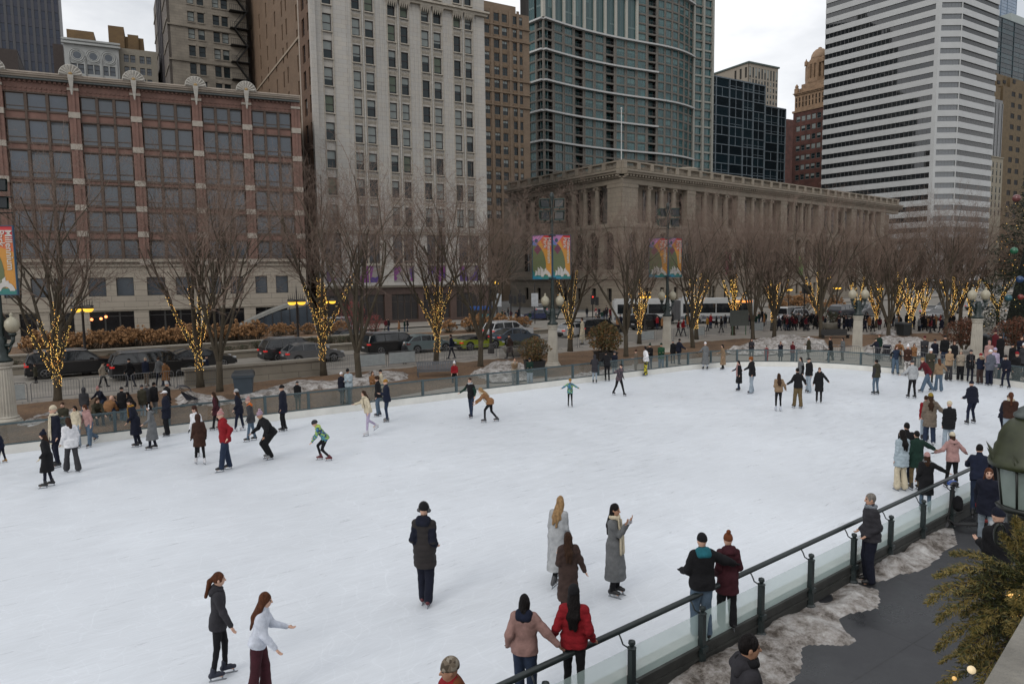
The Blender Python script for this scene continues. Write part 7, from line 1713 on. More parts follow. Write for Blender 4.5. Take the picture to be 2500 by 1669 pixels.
    def armmif(c_):
        m = np.zeros(len(c_), int)
        for a, e, w_ in ar:
            d1 = np.linalg.norm(np.cross(c_-a, c_-e), axis=1)/np.linalg.norm(e-a); t1 = ((c_-a)@(e-a))/np.sum((e-a)**2); d2 = np.linalg.norm(np.cross(c_-e, c_-w_), axis=1)/np.linalg.norm(w_-e); t2 = ((c_-e)@(w_-e))/np.sum((w_-e)**2)
            m[((d1 < .10) & (t1 > .28) & (t1 < 1.1)) | ((d2 < .09) & (t2 > -.1))] = 1
        return m
    fmesh('coat' if hem < .72 else 'jacket', f, sl_m, root, armmif if vest else None)
    # hood / collar
    if hood == 'up':
        f = Field(hc-.3, hc+.3, hh); f.ell(hp_(0, -.018, .012), (.112, .125, .150), .01, ax); f.cap(hp_(0, -.04, -.10), tor(0, -.03, .50), .09, .10, .04)
        f.D = np.maximum(f.D, -Field(hc-.3, hc+.3, hh).ell(hp_(0, .09, -.02), (.068, .09, .10), .01, ax).D); f.wrinkle(.003, PN); fmesh('hood', f, [cm(top)], root)
    elif hood:
        c_ = top if hood == 'down' else hood
        f = Field(nk-.3, nk+.3, hh); f.cap(tor(-.08, -.055, .56), tor(.08, -.055, .56), .060, .060, .03); f.cap(tor(-.08, -.10, .50), tor(.08, -.10, .50), .055, .055, .05); f.cap(tor(-.1, -.02, .54), tor(-.06, .06, .53), .04, .03, .03); f.cap(tor(.1, -.02, .54), tor(.06, .06, .53), .04, .03, .03)
        if c_ == 'furry': c_ = 'brn'
        f.wrinkle(.004, PN); fmesh('hood', f, [cm(c_)], root)
    if scarf:
        f = Field(lo3, hi3, hh); n = 10
        pts = [nk+rt*0+np.array([.088*math.cos(2*PI*k/n), .082*math.sin(2*PI*k/n)+.01, .005+.015*math.sin(k*2.1)]) for k in range(n+1)]
        for a, e in zip(pts, pts[1:]): f.cap(a, e, .036, .036, .02)
        L_ = scarf[1] if isinstance(scarf, tuple) else 0
        if L_:
            for sx in (-.055, .045): f.cap(tor(sx, .12, .50), tor(sx, .165, .50-L_*.5), .036, .04, .02, (fw, .5)); f.cap(tor(sx, .165, .50-L_*.5), tor(sx*1.2, .175, .50-L_), .04, .046, .02, (fw, .5))
        f.wrinkle(.003, PN); fmesh('scarf', f, [cm(scarf[0] if isinstance(scarf, tuple) else scarf)], root)
    # hair
    if hs != 'none' and hood != 'up':
        f = Field(hc-.75, hc+.3, hh); 
        if not (hat and hs == 'short'): f.ell(hp_(0, -.010, .018), (.084, .100, .110), .01, ax)
        if hs != 'short' or not hat:
            cut = Field(hc-.75, hc+.3, hh).ell(hp_(0, .10, -.045), (.066, .085, .092), .01, ax).D; f.D = np.maximum(f.D, -cut); f.clip(hp_(0, 0, -.055 if hs == 'short' else -.10), -up)
        bk = tor(0, -.155-B_k, .36)
        if hs == 'long': f.cap(hp_(0, -.05, .0), tor(0, -.125-B_k, .40), .080, .085, .04, (fw, .6)); f.cap(hp_(-.06, -.02, -.03), tor(-.085, -.10, .38), .034, .04, .03); f.cap(hp_(.06, -.02, -.03), tor(.085, -.10, .38), .034, .04, .03); f.cap(tor(-.03, -.125-B_k, .40), tor(-.05, -.135-B_k, .25), .06, .03, .03, (fw, .6)); f.cap(tor(.035, -.125-B_k, .40), tor(.03, -.14-B_k, .22), .055, .028, .03, (fw, .6)); f.wrinkle(.004, PN*5)
        if hs == 'mid': f.cap(hp_(0, -.04, -.02), tor(0, -.10, .47), .078, .062, .04, (fw, .75)); f.cap(hp_(-.06, -.02, -.02), tor(-.07, -.07, .48), .032, .03, .03); f.cap(hp_(.06, -.02, -.02), tor(.07, -.07, .48), .032, .03, .03)
        if hs == 'pony': f.cap(hp_(0, -.10, .03), hp_(0, -.15, -.02), .035, .045, .02); f.cap(hp_(0, -.15, -.02), tor(0, -.20, .42), .045, .03, .02)
        if hs == 'curl': f.ell(hp_(0, -.01, .05), (.11, .12, .10), .02, ax); f.wrinkle(.008, PN)
        f.wrinkle(.003, PN*3); fmesh('hair', f, [hrm], root)
    # hat
    if hat:
        kind, hc_ = (hat if isinstance(hat, tuple) else ('beanie', hat))
        f = Field(hc-.35, hc+.35, hh)
        if kind == 'helmet': f.ell(hp_(0, -.012, .045), (.110, .130, .108), .01, ax); f.clip(hp_(0, 0, .0), -up)
        elif kind == 'cap':
            f.ell(hp_(0, -.008, .035), (.090, .108, .092), .01, ax); f.clip(hp_(0, 0, .03), -up); f.cap(hp_(0, .09, .04), hp_(0, .155, .025), .06, .05, .01, (up, .2))
        else:
            f.ell(hp_(0, -.012, .035), (.092, .108, .112 if kind != 'tall' else .135), .01, ax); f.clip(hp_(0, 0, .012), -up)
            n = 12
            for k in range(n): a, e = [hp_(.081*math.cos(2*PI*q/n), -.008+.098*math.sin(2*PI*q/n), .025) for q in (k, k+1)]; f.cap(a, e, .013, .013, .008)
            if kind in ('pom', 'tall'): f.ell(hp_(0, -.04, .165), (.048, .048, .045), .01); f.wrinkle(.002, 3)
        f.wrinkle(.0015, PN); fmesh('helmet' if kind == 'helmet' else 'hat', f, [cm(hc_)], root)
    if headset:
        f = Field(hc-.3, hc+.3, hh*.8); n = 10
        for k in range(n): a, e = [hp_(.10*math.cos(PI*q/n), -.01, .03+.122*math.sin(PI*q/n)) for q in (k, k+1)]; f.cap(a, e, .012, .012, .005)
        for sx in (-1, 1): f.cap(hp_(sx*.085, -.01, -.005), hp_(sx*.103, -.01, -.005), .040, .036, .01)
        fmesh('earmuffs' if headset == 'muff' else 'headphones', f, [cm('wht') if headset == 'muff' else mat('grey_headset', (.06, .06, .065), .4)], root)
    # feet
    for i, (hj, kn, an) in enumerate(lg):
        f = Field(an-.28, an+.28, min(hh, .016)); d = an-kn; d = d/np.linalg.norm(d); tw = 0 if skate else 0
        lift = ft[i][2]; tiltf = -.5 if lift > .1 else 0
        to = rotx((0, .155, -.035), tiltf); he = rotx((0, -.045, -.045), tiltf)
        f.cap(an+[0, -.01, .0]-d*(.07 if skate else .02), an+[0, -.015, -.01], .052, .047, .02); f.cap(an+he, an+to, .040, .036, .02); f.cap(an+he+[0, 0, .01], an+to*.55+[0, 0, .0], .042, .042, .02)
        sh_ = fmesh('ice_skate' if skate else 'shoe', f, [mat('shoe_'+shoe, COL[shoe] if shoe in COL else COL['blk'], .5, var=.1)], root)
        if skate and sh_:
            b = MB(); o_ = an+np.array([0, 0, -.078]); ca, sa = math.cos(tiltf), math.sin(tiltf)
            pr = [(-.07, 0), (-.06, -.045), (-.085, -.05), (-.08, -.067), (.19, -.067), (.215, -.05), (.16, -.045), (.15, 0), (.13, 0), (.125, -.043), (-.03, -.045), (-.045, 0)]
            vs = [(o_[0]+sx, o_[1]+y*ca-zz_*sa, o_[2]+y*sa+zz_*ca) for sx in (-.006, .006) for y, zz_ in pr]; n = len(pr)
            b.add(vs, [(k, (k+1) % n, n+(k+1) % n, n+k) for k in range(n)]+[tuple(range(n-1, -1, -1)), tuple(range(n, 2*n))]); b.build('blade', mat('skate_blade', (.35, .37, .40), .25, metal=.8), sh_)
    root['_w'] = 0
    del root['_w']
    return root, dict(ar=ar, hc=hc, tor=tor, S=S, nk=nk, hp=hp_)
def hold(r, info, hand, name, lab, cat, build):
    """a thing held in a hand: stays a thing of its own, placed at the hand"""
    w_ = info['ar'][hand][2]; bpy.context.view_layer.update(); p = r.matrix_world @ Vector(w_)
    t = thing(name, lab, cat, tuple(p), r.rotation_euler[2]); build(t); return t
# ------------------------------------------------------------------ the people of the photograph
Pp = person
# --- large figures in front
r, inf = Pp(1040, 1477, 1224, 80, 'person in headphones, dark hoodie and dark brown vest skating away alone', 'dnv', .66, 'dnv', shoe='mar', hat='blk', hs='none', pose='pock', feet=((.07, .05, 0), (.07, -.06, 0)), headset='hp', roll=0, vest='dnv', hood='down', slim=1, bulk=1, puff=1)
for m in r.children:
    if m.name.startswith('coat'): m.data.materials[0] = mat('vest_brown', (.017, .013, .013), .85, var=.2); m.data.materials[1] = cm('dnv')
r, inf = Pp(1500, 1452, 1228, 325, 'person with long black hair and long grey coat taking a photo', 'gry', .30, 'blk', hair='blk', hs='long', pose='phone', scarf=('crm', .62), sk='m', tilt=0, flare=1)
def cam_(t): MB().box(-.06, .06, -.02, .03, -.035, .035, 0).tube([(0, .03, 0), (0, .05, 0)], .02, 8, 0).build('camera_body', mat('silver_camera', (.45, .45, .47), .35), t)
hold(r, inf, 0, 'camera', 'small silver camera held up by the dark haired person', 'camera', cam_)
Pp(1349, 1420, 1215, 60, 'blonde person in a long belted grey coat gliding away', 'lgy', .32, 'blk', hair='bld', hs='long', pose='stride', flare=3, tilt=-35, bulk=0, hands=((.03, .0, -.52), (.03, .14, -.48)), feet=((.12, .25, .0), (.12, -.42, .06)), hipz=.95, dx=12, shoe='dgy')
Pp(1388, 1508, 1298, 95, 'person with brown hair in a dark brown fur coat seen from behind', 'cof', .36, 'blk', hair='brn', hs='long', pose='stand', fur=1, bulk=3, flare=1, hands=((.02, .2, -.2), (.22, .02, -.5)))
Pp(541, 1652, 1396, 20, 'person with auburn ponytail, dark jacket and black trousers holding hands', 'chr', .80, 'blk', shoe='nvy', hair='aub', hs='pony', pose='glide', slim=-1, hood='down', bulk=1, hands=((.03, .06, -.52), (.14, .20, -.48)), lean=3, feet=((.1, .06, 0), (.1, -.12, 0)))
Pp(640, 1715, 1447, 10, 'person with long auburn hair, white sweater and brown flared trousers', 'lwh', .90, 'plm', hair='aub', hs='long', pose='stand', slim=2, bulk=1, hands=((.06, .34, -.34), (.08, .22, -.47)), lean=13, feet=((.1, .05, 0), (.1, -.15, 0)))
Pp(1283, 1732, 1451, 78, 'person in a dusty pink puffer jacket with a navy hood holding the rail', 'dpk', .86, 'djn', hair='blk', hs='mid', pose='stand', hood='nvy', bulk=3, slim=1, hands=((.12, 0, -.45), (.40, .0, -.40)), gloves=None, sk='d', dx=0)
Pp(1402, 1722, 1424, 82, 'person in a bright red puffer jacket and dark headscarf by the rail', 'red', .86, 'blk', hair='blk', hs='long', pose='stand', bulk=2, puff=1, hat='blk', hands=((.18, .05, -.46), (.14, .05, -.46)), sk='m')
Pp(1112, 2000, 1598, 200, 'person in a camouflage beanie and red jacket cut by the bottom edge', 'red', .86, 'blk', hat='camo', hair='brn', pose='stand', hood='rus', bulk=6, skate=True, sk='m')
Pp(1712, 1560, 1299, 95, 'person in black puffer jacket and jeans with an arm round a friend', 'blk', .84, 'jen', hat='blk', hs='none', pose='stand', hood='teal', bulk=4, slim=1, hands=((.12, .26, -.36), (.48, .10, -.22)), gloves='blk')
Pp(1775, 1535, 1299, 92, 'person in maroon coat and brown bobble hat beside the rail', 'plm', .66, 'blk', hat=('pom', 'rus'), hs='none', pose='stand', hood='down', bulk=2, hands=((.08, .1, -.45), (.05, .2, -.35)), slim=1)
Pp(2122, 1421, 1203, 172, 'grey haired person in a dark charcoal jacket standing on the walkway', 'chr', .84, 'dnv', hair='gry', hs='short', pose='pock', skate=False, z=GZ, scarf='scarfc', bulk=3, slim=1, sk='t', puff=1)
Pp(1813, 1985, 1546, 355, 'bearded person in a dark grey hooded jacket cut by the bottom edge', 'chr', .84, 'blk', hair='blk', hs='short', pose='stand', skate=False, z=GZ, hood='down', bulk=3, scarf='blk', sk='m', tilt=0)
Pp(2428, 1520, 1236, 95, 'person in a black coat and navy beanie seen from behind on the walkway', 'blk', .62, 'blk', hat='dnv', hs='none', pose='hug', skate=False, z=GZ, scarf='lgy', bulk=5, hood='down')
Pp(2405, 1330, 1140, 240, 'person with long wavy auburn hair and dark coat on the walkway', 'dnv', .74, 'ljn', hair='aub', hs='long', pose='walk', skate=False, z=GZ, bulk=2, gloves='red')
Pp(2385, 1262, 1088, 60, 'person in a blue jacket bending over the railing beside a scooter', 'nvy', .84, 'djn', hair='blk', hs='short', pose='lean', skate=True, bulk=2)
Pp(2418, 1275, 1100, 200, 'brown haired person in dark clothes at the rail behind the lantern', 'blk', .8, 'djn', hair='aub', hs='short', pose='stand', skate=False, z=GZ, bulk=2)
Pp(2258, 1252, 1102, 70, 'person in pink beanie and black coat with a fur collar gripping the rail', 'blk', .52, 'jen', hat='pnk', hs='mid', hair='brn', pose='stand', scarf='gry', bulk=2, hands=((.10, .05, -.48), (.48, .14, -.25)))
Pp(2199, 1197, 1048, 100, 'person in a light blue puffer jacket and white trousers', 'lbl', .68, 'crm', hair='blk', hs='long', pose='stand', bulk=2, slim=2, shoe='wht', puff=1)
Pp(2209, 1182, 1031, 80, 'tall dark haired person in black behind the light blue jacket', 'blk', .80, 'dnv', hair='blk', hs='short', pose='stand', bulk=3)
Pp(2234, 1196, 1051, 90, 'person in a dark green coat with mustard mitten reaching right', 'dgn', .66, 'kha', hair='blk', hs='short', pose='stand', bulk=3, hands=((.12, .03, -.5), (.48, .10, -.24)), gloves='mus')
Pp(2322, 1192, 1054, 85, 'person in a pale pink jacket and cream beanie with arms spread', 'pnk', .82, 'blk', hat='crm', hair='brn', hs='mid', pose='out', bulk=2, gloves='dnv', hood='down', hands=((.36, .08, -.32), (.36, .1, -.34)))
Pp(2268, 1085, 958, 70, 'person in a taupe puffer coat with a black and yellow beanie', 'tpe', .60, 'djn', hat='ystripe', hair='brn', hs='long', pose='outr', bulk=3, slim=1, shoe='wht', hood='down', puff=1)
Pp(2257, 1075, 965, 70, 'person in red half hidden behind the taupe puffer coat', 'red', .80, 'ljn', hair='brn', hs='short', pose='stand')
Pp(2314, 1098, 977, 85, 'person in a black puffer jacket and cream beret with pale wide jeans', 'blk', .74, 'ljn', hat='crm', hair='blk', hs='short', pose='stand', bulk=3, slim=2, puff=1)
Pp(2372, 1034, 929, 95, 'person in a dark navy puffer jacket and beanie striding away', 'dnv', .84, 'nvy', hat='dnv', hs='none', pose='wide', bulk=4, puff=1, hood='down', feet=((.30, -.12, .0), (.16, .05, 0)))
Pp(2462, 1090, 957, 60, 'person with ponytail, brown leather jacket and pale jeans', 'brn', .88, 'ljn', hair='aub', hs='pony', pose='hug', scarf='crm', bulk=2, slim=1)
Pp(2450, 1082, 962, 20, 'person in a dark cap bending forward at the right edge', 'dnv', .84, 'dnv', hat=('cap', 'olv'), hair='brn', pose='glide', bulk=2, lean=20)
# --- skaters on the ice, middle distance
Pp(552, 1148, 1000, 215, 'young person in red jacket and red striped hat', 'red', .80, 'djn', hat=('pom', 'rstripe'), hair='brn', pose='glide', bulk=3, slim=1, hands=((.12, -.08, -.42), (.12, -.08, -.42)), hood='down')
Pp(490, 1133, 1012, 130, 'person in a brown coat with the hood up and white skates', 'brn', .62, 'blk', hood='up', hs='none', pose='glide', shoe='wht', slim=-1, gloves='blk', bulk=2)
Pp(484, 1112, 987, 260, 'person in a white jacket and brown beanie facing the camera', 'wht', .8, 'blk', hat='brn', hair='aub', hs='mid', pose='glide', shoe='wht', gloves='dnv')
Pp(661, 1119, 998, 225, 'person in black crouching with a bobble hat striped red white and blue', 'blk', .84, 'blk', hat=('pom', 'bstripe'), hs='none', pose='crouch', bulk=3, shoe='lgy', sk='m', slim=1)
Pp(793, 1123, 1023, 190, 'child in a black helmet and blue green patterned jacket leaning forward', 'kid', .84, 'blk', hat=('helmet', 'chr'), hs='none', pose='crouch', bulk=1, hood='lgr', shoe='mar', feet=((.12, -.22, 0), (.12, .16, 0)), lean=38, slim=-1)
Pp(694, 1052, 938, 185, 'person in a black beanie and navy coat carrying a pink bag', 'dnv', .68, 'blk', hat='blk', hs='none', pose='stand', bulk=4, sk='t')
Pp(615, 1076, 969, 200, 'child in a pink beanie and grey jacket with orange shoulders', 'dgy', .74, 'jen', hat=('pom', 'pnk'), hs='none', pose='glide', hood='org', bulk=2, gloves='nvy')
Pp(586, 1052, 948, 185, 'person in a light grey beanie and navy coat', 'dnv', .72, 'nvy', hat='lgy', hair='brn', hs='mid', pose='glide', shoe='wht', bulk=1)
Pp(530, 1049, 956, 200, 'person with dark curly hair in a dark red brown coat', 'plm', .66, 'blk', hair='brn', hs='long', pose='glide', bulk=1)
Pp(410, 1064, 951, 200, 'person in a white cap and heavy black coat by the barrier', 'dnv', .66, 'blk', hat=('cap', 'wht'), hs='none', pose='pock', bulk=5, slim=1, sk='d', hood='down')
Pp(374, 1096, 988, 195, 'person in a long grey coat with white earmuffs', 'gry', .34, 'dnv', hair='blk', hs='mid', headset='muff', pose='outl', hood='down', flare=2)
Pp(333, 1090, 973, 190, 'person in a long navy coat and mustard scarf leaning forward', 'dnv', .42, 'dnv', hair='blk', hs='short', pose='lean', scarf=('mus', .5), lean=14, hands=((.1, .1, -.48), (.12, .05, -.48)), sk='t')
Pp(120, 1188, 1050, 205, 'person in a knee length black coat and bobble hat with arm stretched left', 'blk', .46, 'dnv', hat=('pom', 'dnv'), hair='brn', hs='mid', pose='outr', bulk=2, gloves='crm', hands=((.20, .10, -.44), (.44, .20, -.20)), slim=-1)
Pp(178, 1152, 1018, 150, 'person in a white puffer jacket and grey flared trousers', 'wht', .78, 'dgy', hair='brn', hs='mid', pose='glide', bulk=3, slim=2, puff=1)
Pp(142, 1139, 987, 235, 'person in navy with a long cream scarf over the head', 'dnv', .7, 'dnv', hair='brn', hs='none', pose='stand', hat='crm', scarf=('crm', .75), bulk=2)
Pp(190, 1092, 990, 270, 'person in a cream hoodie and pale jeans at the rink wall', 'crm', .82, 'ljn', hair='blk', hs='mid', pose='stand', slim=1, hood='down', sk='m')
Pp(220, 1090, 986, 250, 'person in a pink jacket with one foot kicked back', 'pnk', .82, 'jen', hair='aub', hs='long', pose='back1', hood='down', slim=1)
Pp(6, 1130, 1052, 200, 'child in a navy jacket cut by the left picture edge', 'nvy', .8, 'dnv', hair='brn', pose='glide', shoe='mus')
Pp(899, 1062, 952, 215, 'person in a cream jacket and pale lilac leggings with one foot back', 'crm', .84, 'lav', hair='brn', hs='long', pose='back1', shoe='wht', slim=-1, scarf=('crm', .3), hands=((.10, 0, -.5), (.34, .26, -.24)), bulk=1)
Pp(946, 1029, 924, 200, 'person in a navy puffer jacket and mustard beanie', 'nvy', .80, 'djn', hat='mus', hs='none', pose='hug', bulk=3, shoe='gry')
Pp(925, 1016, 918, 180, 'person with curly brown hair in black beside the mustard beanie', 'blk', .80, 'jen', hair='brn', hs='curl', pose='stand', bulk=3, shoe='nvy')
Pp(1151, 1019, 921, 240, 'person in a black jacket with green sleeves holding a hand', 'blk', .80, 'djn', hair='brn', hs='short', pose='glide', vest='dgn', hands=((.14, .1, -.46), (.34, .15, -.34)), scarf='lgy', shoe='nvy')
Pp(1195, 1030, 945, 185, 'blonde person in a brown coat bent forward with a cream scarf', 'cam', .76, 'blk', hair='bld', hs='long', pose='bend', scarf=('crm', .5), slim=-1, feet=((.08, .22, 0), (.10, -.38, 0)), shoe='dgy')
Pp(1392, 993, 923, 270, 'small child in an orange helmet with arms spread', 'kid', .82, 'blk', hat=('helmet', 'mus'), hs='none', pose='out', hands=((.42, .1, -.24), (.42, .1, -.24)), bulk=1, slim=-1)
Pp(1512, 965, 886, 300, 'person in a maroon plaid jacket and dark cap skating towards the camera', 'plaidr', .82, 'blk', hat=('cap', 'blk'), hair='blk', pose='stride', bulk=1, gloves='blk', hands=((.15, -.1, -.45), (.42, .2, -.1)))
Pp(1452, 935, 866, 85, 'person in a dark hooded puffer leaning on the rink wall', 'chr', .66, 'ljn', hood='up', hs='none', pose='lean', bulk=2, lean=12)
Pp(1482, 930, 858, 100, 'person in a black jacket and black trousers bending at the rink wall', 'blk', .8, 'blk', hair='blk', pose='lean', bulk=3, hood='down')
Pp(1501, 923, 857, 110, 'person in a dark navy parka and grey beanie at the rink wall', 'dnv', .68, 'ljn', hat=('pom', 'dgy'), hs='none', pose='hug', bulk=3)
Pp(1577, 917, 845, 190, 'person in a white jacket and yellow patterned trousers', 'wht', .82, 'yelp', hair='blk', hs='mid', pose='outl', bulk=3, slim=1, shoe='nvy', sk='d')
Pp(1722, 902, 834, 100, 'person in an ankle length grey coat and white beanie', 'gry', .30, 'lwh', hat='wht', hs='none', pose='outl', flare=2, gloves='blk')
Pp(1765, 902, 840, 185, 'person in a long tan coat with black hair', 'tan', .30, 'blk', hair='blk', hs='mid', pose='outr', flare=2)
Pp(1804, 953, 879, 190, 'person in a long black coat and pink scarf holding hands', 'blk', .40, 'djn', hair='blk', hs='mid', pose='outr', scarf=('pnk', .6), flare=1)
Pp(1835, 960, 871, 185, 'person with ginger curls, black jacket and wide pale jeans', 'blk', .80, 'ljn', hair='gin', hs='curl', pose='outr', slim=2, bulk=2, shoe='nvy', hood='down')
Pp(1900, 1003, 911, 85, 'person in a tan puffer jacket and black leggings from behind', 'tan', .86, 'blk', hair='brn', hs='long', pose='stand', bulk=2, slim=-1, shoe='lwh', puff=1, hands=((.02, .2, -.3), (.22, .1, -.44)))
Pp(1947, 996, 898, 100, 'person in a black jacket and khaki trousers holding hands', 'blk', .84, 'kha', hair='blk', hs='short', pose='out', bulk=2, slim=1)
Pp(1954, 952, 871, 200, 'person with dark hair in grey behind the khaki trousers', 'gry', .80, 'ljn', hair='blk', hs='mid', pose='stand', vest='blk')
Pp(1974, 958, 872, 200, 'person in a black hooded jacket and pale wide jeans', 'blk', .82, 'ljn', hat=('cap', 'blk'), hair='blk', pose='stand', slim=2, bulk=2, hood='down')
Pp(1999, 983, 896, 240, 'person in a thigh length black puffer coat with reddish hair', 'blk', .54, 'blk', hair='aub', hs='short', pose='outl', bulk=2, hood='down')
Pp(2138, 963, 877, 105, 'person in a dark olive jacket and jeans skating away alone', 'olv', .82, 'jen', hair='blk', hs='short', pose='stand', bulk=2, hood='down', vest='chr')
Pp(2226, 972, 878, 95, 'person in a pale grey sweater and black trousers', 'lgy', .84, 'blk', hat='dgy', hs='none', pose='outl', bulk=3)
Pp(2262, 957, 872, 175, 'person in a maroon sweater and jeans leaning forward', 'mar', .86, 'jen', hair='mus' if False else 'bld', hs='short', pose='stride', bulk=2, slim=1, lean=28)
Pp(2291, 955, 875, 80, 'person in a tan jacket and wide jeans with an arm out', 'tan', .86, 'jen', hair='aub', hs='mid', pose='outr', bulk=2, slim=2)
Pp(2185, 914, 843, 270, 'person in blue denim dungarees with a black jacket', 'djn', .9, 'jen', hair='aub', hs='long', pose='out', vest='blk', slim=1, hands=((.20, .05, -.35), (.20, .05, -.35)))
Pp(2214, 917, 840, 250, 'person in brown jacket, white beanie and black and white trousers', 'brn', .84, 'flor', hat=('pom', 'wht'), hs='none', pose='hug', bulk=3, slim=2)
Pp(2269, 936, 849, 250, 'person in a white beanie and dark olive parka', 'olv', .62, 'olv', hat='wht', hair='blk', pose='hug', bulk=3)
Pp(2315, 929, 850, 265, 'person in a striped brown fur jacket and cream beanie', 'strf', .80, 'dgy', hat='crm', hair='brn', hs='long', pose='hug', bulk=3, slim=2)
Pp(2343, 930, 853, 240, 'person in a beige furry jacket with a bobble hat', 'bge', .84, 'blk', hat=('pom', 'bge'), hair='brn', hs='mid', pose='hug', bulk=3, slim=1, fur=1)
Pp(2367, 933, 852, 250, 'person in a black coat with a grey hood and scarf', 'blk', .74, 'dnv', hat='dgy', hs='none', pose='hug', scarf=('dgy', .5), bulk=2)
Pp(2392, 938, 861, 95, 'person in a red beanie and navy jacket from behind', 'nvy', .82, 'cof', hat='red', hs='none', pose='hug', bulk=3, slim=1, hood='tan')
Pp(2415, 941, 852, 95, 'person in a plaid shirt jacket and white beanie from behind', 'plaid', .74, 'nvy', hat='wht', hs='none', pose='pock', bulk=3, slim=1)
Pp(2455, 947, 865, 200, 'person in dark navy puffer jacket at the end of the barrier', 'dnv', .84, 'nvy', hat='blk', hs='none', pose='wide', bulk=3, puff=1)
# --- bystanders outside the barrier
B = dict(skate=False, z=GZ)
def SB(px, fy, hy, face, lab, *a, **k): k.setdefault('skate', False); k.setdefault('z', GZ); return person(px, fy, hy, face, lab, *a, **k)
SB(728, 1004, 929, 90, 'person in a black hooded jacket facing away behind the barrier', 'blk', .82, 'olv', hat='dgy', hs='none', pose='hug', bulk=3, hood='down')
SB(835, 986, 907, 60, 'person in navy with a white beanie by the snow heap', 'dnv', .7, 'dgy', hat='wht', hs='none', pose='stand', bulk=2)
SB(853, 986, 898, 260, 'person in a pale blue puffer jacket looking down at a phone', 'lbl', .84, 'gry', hat='blk', hs='none', pose='hug', bulk=3, slim=1, sk='m', head=-15)
SB(911, 980, 905, 300, 'person with brown hair in a camel and blue top behind the wall', 'cam', .8, 'tan', hair='brn', hs='mid', pose='hug')
SB(932, 975, 901, 200, 'person in a cream coat and black beanie behind the wall', 'crm', .7, 'blk', hat='blk', hs='none', pose='stand', bulk=3)
SB(1110, 934, 879, 275, 'person in a red coat and white bobble hat sitting on the bench', 'red', .64, 'blk', hat=('pom', 'wht'), hs='none', pose='sit', bulk=2, hood='down', hair='blk', height=1.72)
SB(1257, 945, 872, 280, 'person in a beige vest holding a phone to the face', 'bge', .84, 'gry', hair='brn', hs='short', pose='phone', bulk=3, slim=1, vest='tan')
SB(1294, 944, 871, 265, 'person in a dark green jacket looking at a phone', 'dgn', .86, 'ljn', hat=('cap', 'blk'), hair='blk', pose='hug', bulk=3, slim=1, head=-10)
SB(1553, 912, 853, 200, 'child in a brown jacket and dark hat behind the wall', 'tpe', .8, 'tpe', hat=('pom', 'brn'), hs='none', pose='hug')
SB(1587, 904, 838, 230, 'person in black and a green beanie with food', 'blk', .84, 'djn', hat=('pom', 'dgn'), hs='none', pose='hug', bulk=3)
SB(1614, 905, 836, 260, 'person in a green sports jersey and beanie', 'grn', .78, 'jen', hat='dgn', hs='none', pose='hug', bulk=3, slim=1)
SB(1657, 889, 826, 30, 'person in a dark jacket with an arm out by the right column', 'dnv', .84, 'dnv', hair='blk', hs='short', pose='outr', bulk=3)
SB(1643, 887, 829, 100, 'person in a black coat beside the right column base', 'blk', .7, 'blk', hat='gry', hs='none', pose='stand', bulk=2)
SB(160, 1080, 981, 280, 'person in a dark camouflage jacket leaning on the barrier', 'olv', .84, 'djn', hair='brn', hs='short', pose='hug', bulk=3)
SB(209, 1030, 946, 110, 'person in a grey hoodie with the hood up', 'dgy', .82, 'jen', hood='up', hs='none', pose='stand', bulk=2)
SB(252, 1008, 941, 250, 'person in a red and white knitted hat bending over skates', 'dnv', .8, 'djn', hat=('pom', 'rstripe'), hs='none', pose='bend', lean=30, bulk=2)
SB(262, 1035, 968, 90, 'person in jeans and tan jacket crouched with back to the camera', 'cam', .86, 'djn', hair='brn', hs='none', pose='sit', lean=50, bulk=2)
SB(283, 1020, 968, 270, 'child with dark hair sitting behind the barrier', 'dnv', .8, 'djn', hair='blk', hs='short', pose='sit')
SB(236, 1040, 968, 320, 'person with long brown hair crouching beside the child', 'olv', .8, 'dnv', hair='brn', hs='long', pose='sit', lean=30)
SB(301, 1029, 943, 90, 'person in black puffer and blue jeans behind the barrier', 'blk', .7, 'jen', hat='blk', hs='none', pose='stand', bulk=3, slim=1)
SB(326, 1024, 955, 200, 'person in black bent over behind the barrier', 'blk', .7, 'blk', hair='blk', hs='mid', pose='bend', lean=26, bulk=3)
SB(350, 1020, 938, 90, 'person in dark grey with hood and pale jeans', 'olv', .72, 'ljn', hat='dgy', hs='none', pose='stand', bulk=3)
SB(361, 1012, 936, 80, 'person in a mid grey jacket between two dark coats', 'dgy', .72, 'blk', hair='gry', hs='short', pose='stand', bulk=2)
SB(379, 1015, 932, 70, 'person in a black puffer with light grey trousers', 'blk', .76, 'gry', hair='blk', hs='short', pose='stand', bulk=4, puff=1)
SB(411, 1018, 931, 60, 'person in black with a white banded beanie', 'blk', .7, 'blk', hat=('pom', 'lgy'), hs='none', pose='stand', bulk=2)
